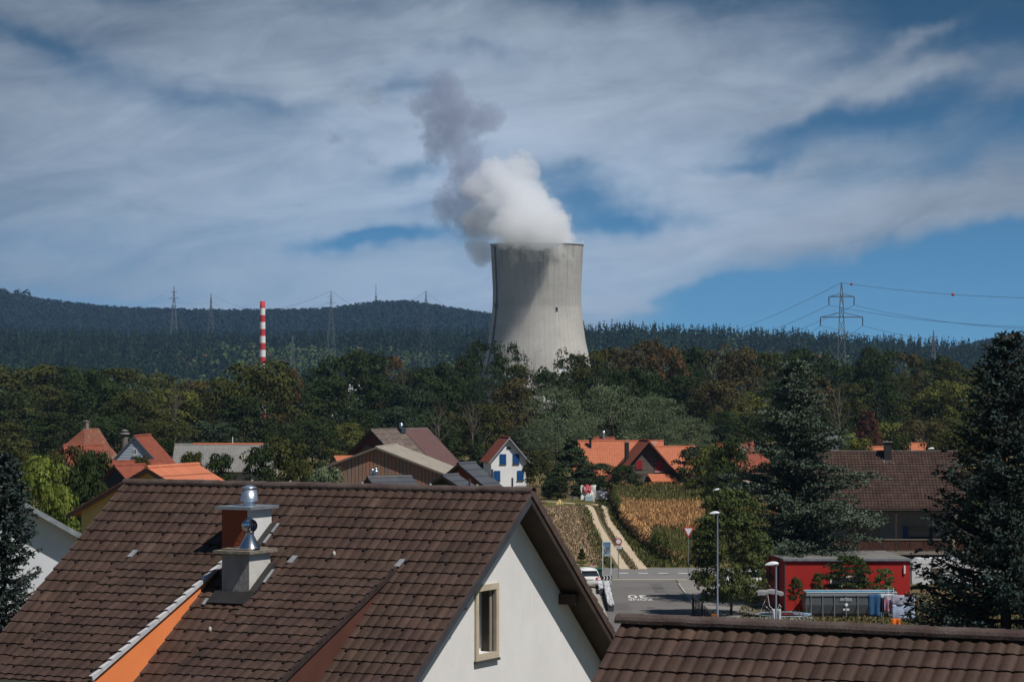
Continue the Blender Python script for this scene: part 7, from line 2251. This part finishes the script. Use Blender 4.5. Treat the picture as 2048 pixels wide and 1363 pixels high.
    def cloth(name, label, x0, x1, y, z0, z1, m, parent=None, seed=1, cat='towel', wave=.05, group='laundry and towels in the garden'):
        rng = random.Random(seed); V = []; Fc = []; n, k = 16, 8
        for j in range(k+1):
            for i in range(n+1):
                u = i/n; v = j/k
                V.append((x0+(x1-x0)*u, y+wave*math.sin(u*11+seed)*(.3+v)+.02*math.sin(v*7+u*5), z1-(z1-z0)*v*(1+.03*math.sin(u*5+seed))))
        for j in range(k):
            for i in range(n):
                a = j*(n+1)+i; Fc.append((a, a+1, a+n+2, a+n+1))
        c = Vector(((x0+x1)/2, y, z0))
        mb = MB(); mb.add([Vector(p)-c for p in V], Fc, True)
        o = mb.build(name, m); o.location = c
        o.modifiers.new('thick', 'SOLIDIFY').thickness = .012
        return tag(o, label, cat, group)
    def cloth_flat(name, label, c, rx, ry, m, seed):
        rng = random.Random(seed); V = []; Fc = []; n = 12
        for j in range(n+1):
            for i in range(n+1):
                u, v = i/n-.5, j/n-.5
                V.append((u*2*rx*(1+.2*math.sin(v*9+seed)), v*2*ry*(1+.2*math.sin(u*7+seed)), .035+.05*abs(math.sin(u*13+seed)*math.cos(v*11))))
        for j in range(n):
            for i in range(n):
                a = j*(n+1)+i; Fc.append((a, a+1, a+n+2, a+n+1))
        mb = MB(); mb.add(V, Fc, True); o = mb.build(name, m); o.location = c
        return tag(o, label, 'cloth', 'laundry and towels in the garden')
    zt_ = ZG+.03+.78
    cloth_flat('red_cloth', 'crumpled red cloth lying on the trampoline', (x+.35, Yt-.5, zt_), .8, .35, mat('red_fabric', (.30, .012, .015), .8, (.05, .01, .01), 4), 3)
    cloth_flat('blue_towel', 'pale blue patterned towel lying on the right side of the trampoline', (x+1.25, Yt-.35, zt_), .55, .35, mat('blue_print_fabric', (.42, .55, .70), .8, (.10, .20, .42), 7), 5)
    # striped towel hanging behind the near lamp
    mstr = plank_mat('striped_towel_fabric', (.55, .56, .55), (.03, .14, .17), (.5, .5, .5), .13)
    cloth('striped_towel', 'white and teal striped towel beside the nearest street lamp', (1544-1024)*.03333, (1562-1024)*.03333, 200, (HY-1245)*.03333, (HY-1217)*.03333, mstr, seed=2)
    # clothes airer and laundry
    Yl = 203.0; s = Yl/F
    X = lambda p: (p-1024)*s
    Zp = lambda p: (HY-p)*s
    root = empty('clothes_airer', (X(1795), Yl, ZG+.03), 'folding metal clothes airer hung with washing in front of the pool', 'clothes airer', 0)
    mb = MB(); st = MATS['polished_steel']
    za = Zp(1190)-ZG-.03
    for sx in (-1, 1):
        mb.tube([(sx*1.0, -.3, 0), (sx*.9, .35, za)], .014, 6); mb.tube([(sx*1.0, .5, 0), (sx*.9, -.15, za)], .014, 6)
    for k in range(5): mb.tube([(-.95, -.15+k*.12, za), (.95, -.15+k*.12, za)], .008, 5)
    mb.build('frame', mat('airer_metal', (.35, .36, .38), .35, metal=.6), root)
    cloth('blue_towel', 'dark blue towel hanging at the left of the washing', X(1737), X(1762), Yl-.1, Zp(1232), Zp(1187), mat('dark_blue_fabric', (.02, .075, .17), .85, (.025, .09, .2), 2), seed=3)
    cloth('white_sheet', 'white sheet hanging highest between the blue and the lilac towels', X(1758), X(1786), Yl+.15, Zp(1205), Zp(1187), mat('white_fabric', (.5, .53, .58), .85), seed=4)
    cloth('orange_shirt', 'orange and blue printed shirt hanging in the middle of the washing', X(1767), X(1783), Yl-.05, Zp(1222), Zp(1197), mat('orange_print_fabric', (.55, .14, .05), .85, (.12, .2, .42), 4.5), seed=5)
    cloth('dark_trousers', 'black trousers hanging right of the dark blue towel', X(1761), X(1768), Yl-.12, Zp(1222), Zp(1193), SBLK, seed=6)
    cloth('lilac_towel', 'large lilac patterned towel with pale blue hem on the airer', X(1783), X(1829), Yl-.22, Zp(1208), Zp(1189), mat('lilac_fabric', (.27, .27, .36), .85, (.42, .43, .52), 9), seed=7, wave=.035)
    cloth('pale_blue_towel', 'pale blue plain towel hanging below the lilac patterned one', X(1784), X(1829), Yl-.20, Zp(1236), Zp(1208), mat('pale_blue_fabric', (.36, .43, .60), .85, (.40, .47, .64), 2), seed=7, wave=.035)
    # child's table and orange cloth nearer the roof
    root = empty('garden_table', (X(1757), 199.5, ZG+.03), 'small dark garden table with odds and ends in front of the washing', 'table')
    mb = MB(); mb.box(-.5, .5, -.3, .3, .62, .66); mb.build('table_top', mat('table_dark', (.10, .085, .06), .7), root)
    for sx in (-1, 1):
        for sy in (-1, 1):
            mb = MB(); mb.tube([(sx*.42, sy*.24, 0), (sx*.42, sy*.24, .62)], .02, 6); mb.build('leg', MATS['trim_dark_grey'], root)
    cloth('orange_towel', 'bright orange printed towel hanging beside the small garden table', X(1768), X(1786), 199.2, Zp(1246), Zp(1226), mat('bright_orange_fabric', (.75, .17, .02), .8, (.6, .13, .02), 3), seed=8)
    rr = random.Random(4)
    for k, (c, lab, col) in enumerate(((-.25, 'pale blue toy on the small garden table', (.35, .5, .6)), (.1, 'yellow toy on the small garden table', (.6, .45, .1)), (.35, 'white toy on the small garden table', (.6, .6, .6)))):
        mb = MB(); mb.ball((0, 0, .08), .08, 1, 1, 1, 8); mb.tube([(0, 0, .12), (.04, 0, .22)], .03, 6)
        o = mb.build('toy', mat('toy_%s' % ['blue', 'yellow', 'white'][k], col, .5)); o.location = (X(1757)+c, 199.4, ZG+.03+.66); tag(o, lab, 'toy', 'toys on the garden table')
    # swing seat with a canopy
    Yw = 219.5; s = Yw/F
    root = empty('swing_seat', ((1540-1024)*s, Yw, ZG+.03), 'garden swing seat with grey canopy and curved white frame left of the red shed', 'swing seat')
    zc = (HY-1184)*s-ZG-.03
    mb = MB()
    V = []; Fc = []
    for i in range(9):
        t = i/8
        for j in range(2): V.append((-.95+1.9*t, -.75+j*1.5, zc+.22-.34*abs(t-.5)+.04*math.sin(t*12)))
    for i in range(9):
        t = i/8
        for j in range(2): V.append((-.95+1.9*t, -.75+j*1.5, zc-.02-.34*abs(t-.5)+.05*math.sin(t*20)))
    for i in range(8):
        a = 2*i; Fc += [(a, a+1, a+3, a+2), (18+a+1, 18+a, 18+a+2, 18+a+3), (a, a+2, 18+a+2, 18+a), (a+3, a+1, 18+a+1, 18+a+3)]
    Fc += [(0, 18, 19, 1), (16, 17, 35, 34)]
    mb.add(V, Fc); mb.build('canopy', mat('canopy_grey', (.30, .30, .31), .8, (.24, .24, .25), 2), root)
    mb = MB()
    for sy in (-.7, .7):
        mb.tube([(-.8, sy, 0), (-.72, sy, .6), (-.45, sy, 1.2), (-.25, sy, zc)], .028, 8); mb.tube([(.85, sy, 0), (.45, sy, .35), (-.1, sy, .9), (-.25, sy, zc)], .028, 8)
    mb.tube([(-.25, -.7, zc), (-.25, .7, zc)], .028, 8)
    mb.build('frame', mat('frame_white', (.5, .5, .46), .45), root)
    mb = MB(); mb.tube([(-.35, -.62, .85), (.1, -.62, .45), (.6, -.62, .5), (.75, -.62, .85), (.6, -.62, 1.0)], .03, 8); mb.tube([(-.35, .62, .85), (.1, .62, .45), (.6, .62, .5), (.75, .62, .85)], .03, 8); mb.build('arm_rest', MATS['frame_white'], root)
    mb = MB(); mb.box(-.3, .55, -.6, .6, .45, .55); mb.prism([(-.35, -.6, .5), (-.6, -.6, 1.15), (-.5, -.6, 1.18), (-.22, -.6, .55)], (0, 1.2, 0)); mb.build('cushion', mat('cushion_dark', (.02, .02, .03), .85), root)
    # timber screen and orange crate by the pavement
    Yf = 212.0; s = Yf/F
    root = empty('timber_screen', ((1408-1024)*s, Yf, ZG+.07), 'dark slatted timber screen by the pavement under the cherry tree', 'fence')
    mb = MB()
    H0 = 1.75
    for k in range(14):
        t = k/13; xx = -.45+1.0*t; yy = 6*(1-t); hh = H0*(1-.45*t)
        mb.box(xx-.03, xx+.03, yy-.2, yy+.2, 0, hh)
    mb.build('slats', mat('screen_dark', (.045, .045, .04), .8), root)
    for t in (0, .5, 1):
        mb = MB(); mb.box(-.45+t-.05, -.45+t+.05, 6*(1-t)-.32, 6*(1-t)-.22, 0, H0*(1-.45*t)+.1); mb.build('post', DARKWOOD, root)
    mb = MB(); mb.box(-.22, .22, -.2, .2, 0, 1.0); o = mb.build('rusty_box', mat('rust_metal', (.28, .09, .03), .85, (.20, .06, .02), 4)); o.location = ((1425-1024)*s, 210, ZG+.07)
    o.data.materials[0].name = 'rust_metal'; tag(o, 'rusty orange fire box right of the timber screen', 'box')
    # wire fence posts near the roof edge
    Yn = 193.0; s = Yn/F
    root = empty('wire_fence', ((1750-1024)*s, Yn, ZG), 'thin wire fence on slim dark posts along the near side of the lawn', 'fence')
    x0 = (1480-1024)*s-root.location.x; x1 = (1960-1024)*s-root.location.x
    for k in range(7):
        xx = x0+(x1-x0)*k/6
        mb = MB(); mb.tube([(xx, 0, 0), (xx, 0, 1.75)], .028, 6); mb.ball((xx, 0, 1.76), .04); mb.build('post', MATS['trim_dark_grey'], root)
    for zz in (.4, .9, 1.35):
        mb = MB(); mb.tube([(x0, 0, zz), (x1, 0, zz)], .007, 4, False); mb.build('wire', MATS['wire_steel'], root)
    # low pale stone and wire edging left of the street
    for (p0, p1, w_, lab) in (((1211.5, 1176), (1222, 1222), .42, 'low white pebble filled edging along the left kerb'), ((1199.5, 1174), (1201.5, 1190), .30, 'short white pebble filled edging beside the car')):
        a = Vector(G2(*p0)); b = Vector(G2(*p1))
        c = (a+b)/2
        root = empty('pebble_edging', (c.x, c.y, ZG+.05), lab, 'edging', 0, 'white pebble edgings')
        mb = MB(); rr = random.Random(int(p0[0]))
        L = (b-a).length; d = (b-a)/L; sd = Vector((d.y, -d.x))
        for k in range(int(L*w_*95)):
            q = a+d*rr.uniform(0, L)+sd*rr.uniform(-w_/2, w_/2)-c
            mb.ball((q.x, q.y, rr.uniform(.42, .55)), rr.uniform(.04, .085), 1, 1.3, .7, 6)
        mb.build('pebbles', mat('white_pebble', (.62, .63, .66), .8, (.4, .41, .44), 6), root)
        mb = MB(); e = [a-sd*w_/2-c, a+sd*w_/2-c, b+sd*w_/2-c, b-sd*w_/2-c]
        mb.prism([(q.x, q.y, 0) for q in e], (0, 0, .46)); mb.build('basket', mat('edging_dark', (.05, .05, .06), .8), root)
build_yard()

# ------------------------------------------------------------------ farm clutter at the bend of the track
def build_clutter():
    def at(px, py): q = on_z(px, py, ZG); return q
    # stack of split firewood
    Y = 392.0; s = Y/F
    root = empty('firewood_stack', ((1071-1024)*s, Y, ZG), 'tall stack of split pale firewood right of the blue shuttered house', 'firewood')
    mb = MB(); rr = random.Random(3)
    w = 1.35; h = (HY-966)*s-ZG
    for r in range(12):
        z = .12+r*h/12.4
        for k in range(10):
            x = -w/2+(k+.5)*w/10+rr.uniform(-.03, .03)
            mb.tube([(x, -.5+rr.uniform(-.12, .05), z), (x+rr.uniform(-.03, .03), .5, z)], rr.uniform(.055, .085), 5)
    mb.build('logs', mat('split_wood', (.42, .30, .19), .9, (.20, .135, .085), 4, detail=6), root)
    mb = MB()
    for sx in (-1, 1): mb.box(sx*(w/2+.08)-.04, sx*(w/2+.08)+.04, -.1, .1, 0, h)
    mb.box(-.9, 1.1, -.6, .6, 0, .1); mb.build('rack', DARKWOOD, root)
    o = MB(); rr = random.Random(9)
    for k in range(26): o.bar((rr.uniform(-.9, .9), rr.uniform(-.3, .3), rr.uniform(.05, .35)), (rr.uniform(-.9, .9), rr.uniform(-.3, .3), rr.uniform(.05, .5)), .09)
    ob = o.build('loose_logs', MATS['split_wood']); ob.location = ((1082-1024)*s, Y-1.5, ZG); tag(ob, 'heap of loose pale logs at the foot of the firewood stack', 'firewood')
    # pale yellow heap
    q = at(1118, 1008)
    mb = MB(); rr = random.Random(6)
    for k in range(60):
        a = rr.uniform(0, 6.28); r = rr.uniform(.1, .6)
        mb.bar((r*math.cos(a)*1.0, r*math.sin(a), 0), (r*.25*math.cos(a)+.1, r*.25*math.sin(a), rr.uniform(.5, .8)*(1-r*.5)), .10, .06)
    o = mb.build('timber_heap', mat('fresh_timber', (.62, .48, .22), .85, (.5, .37, .16), 4)); o.location = (q.x, q.y, ZG); tag(o, 'small pale yellow heap of timber on the edge of the farm track', 'timber heap')
    # scrap pile with tarpaulins
    q = at(1176, 1002); Y = q.y; s = Y/F
    def sheet(name, label, x0, x1, z0, z1, yoff, m, seed, th=.5):
        rr = random.Random(seed); V = []; Fc = []; n = 9
        for j in range(n+1):
            for i in range(n+1):
                u, v = i/n, j/n
                V.append((x0+(x1-x0)*u+.06*math.sin(v*9+seed), yoff-th*math.sin(v*math.pi*.5)+.12*math.sin(u*9+seed*2)*math.cos(v*6), z1-(z1-z0)*v**1.2+.09*math.sin(u*7+seed)*(1-v)))
        for j in range(n):
            for i in range(n):
                a = j*(n+1)+i; Fc.append((a, a+n+1, a+n+2, a+1))
        mb = MB(); mb.add(V, Fc); o = mb.build(name, m); o.location = (q.x, q.y, ZG)
        o.modifiers.new('thick', 'SOLIDIFY').thickness = .02
        return tag(o, label, 'tarpaulin', 'sheets over the scrap pile')
    sheet('white_tarpaulin', 'white tarpaulin thrown over the scrap pile', -.95, 1.05, .25, 2.1, 0, mat('white_tarp', (.62, .62, .56), .6, (.5, .5, .45), 1.5), 2)
    sheet('red_banner', 'red lettered banner draped over the white tarpaulin', -.62, .42, 1.15, 2.15, -.22, mat('red_banner_fabric', (.42, .04, .05), .7, (.36, .03, .04), 2), 4, .35)
    sheet('dark_tarpaulin', 'black plastic sheet bunched at the right of the scrap pile', .9, 2.6, .15, 1.4, -.1, mat('black_plastic', (.03, .033, .04), .3, (.10, .11, .13), 2.5), 5, .7)
    o = text_mesh('KU', .62, 'banner_lettering', None, SIGNW, (q.x-.12, q.y-.72, ZG+1.72), (R(90), 0, R(2)), .005)
    o.parent = [b for b in COL.objects if b.name.startswith('red_banner')][0]; o.location = (-.12, -.72, 1.72)
    mb = MB(); rr = random.Random(12)
    for k in range(34):
        a = Vector((rr.uniform(-2.4, 2.9), rr.uniform(-.5, .8), rr.uniform(.05, .5))); b = a+Vector((rr.uniform(-1.1, 1.1), rr.uniform(-.3, .3), rr.uniform(.0, .8)))
        mb.bar(a, b, rr.uniform(.05, .16), rr.uniform(.04, .09))
    o = mb.build('scrap_timber', mat('scrap_mixed', (.10, .09, .08), .8, (.34, .31, .28), 1.6)); o.location = (q.x, q.y, ZG); tag(o, 'jumbled dark and pale boards under the tarpaulins', 'scrap pile')
    mb = MB(); mb.box(-.1, .9, -.9, -.1, .1, .75); o = mb.build('blue_crate', mat('pale_blue_plastic', (.36, .48, .52), .5)); o.location = (q.x-.3, q.y-.3, ZG); tag(o, 'pale blue crate low in the scrap pile', 'crate')
    mb = MB(); mb.bar((.75, -1.1, 0), (.85, -.7, 1.5), .18, .05); o = mb.build('leaning_board', mat('pale_board', (.45, .43, .38), .8)); o.location = (q.x, q.y, ZG); tag(o, 'pale board leaning upright against the scrap pile', 'board')
    # earth mound overgrown with dry grass
    c = at(1142, 990)
    V = []; Fc = []; n, m = 20, 8
    for j in range(m+1):
        for i in range(n):
            a = 2*math.pi*i/n; r = 1-j/m
            V.append((3.0*r*math.cos(a)*(1+.15*math.sin(3*a)), 3.0*r*math.sin(a), 2.3*(1-r**1.7)+.12*math.sin(5*a+j)))
    for j in range(m):
        for i in range(n):
            a, b = j*n+i, j*n+(i+1) % n; Fc.append((a, b, b+n, a+n))
    mb = MB(); mb.add(V, Fc, True); o = mb.build('earth_mound', mat('mound_earth', (.20, .135, .08), .95, (.10, .09, .04), .8, bump=.6, detail=8)); o.location = (c.x, c.y+3, ZG-.1); tag(o, 'rounded earth mound with dry grass left of the scrap pile', 'mound')
    for px, yt, w, Y, p, k, lab in ((1170, 958, 56, 409, 'yew', 'bush', 'dark bush directly behind the scrap pile'), (1207, 956, 46, 410, 'deep', 'bush2', 'dark bush behind the right end of the scrap pile'), (1143, 955, 46, 418, 'deep', 'bush', 'dark bush rising over the earth mound'), (1100, 962, 44, 404, 'yew', 'bush2', 'dark round bush right of the firewood stack')):
        plant('shrub', px, yt, w, Y, k, p, lab, 'shrub', 'shrubs and trees between the houses')
build_clutter()
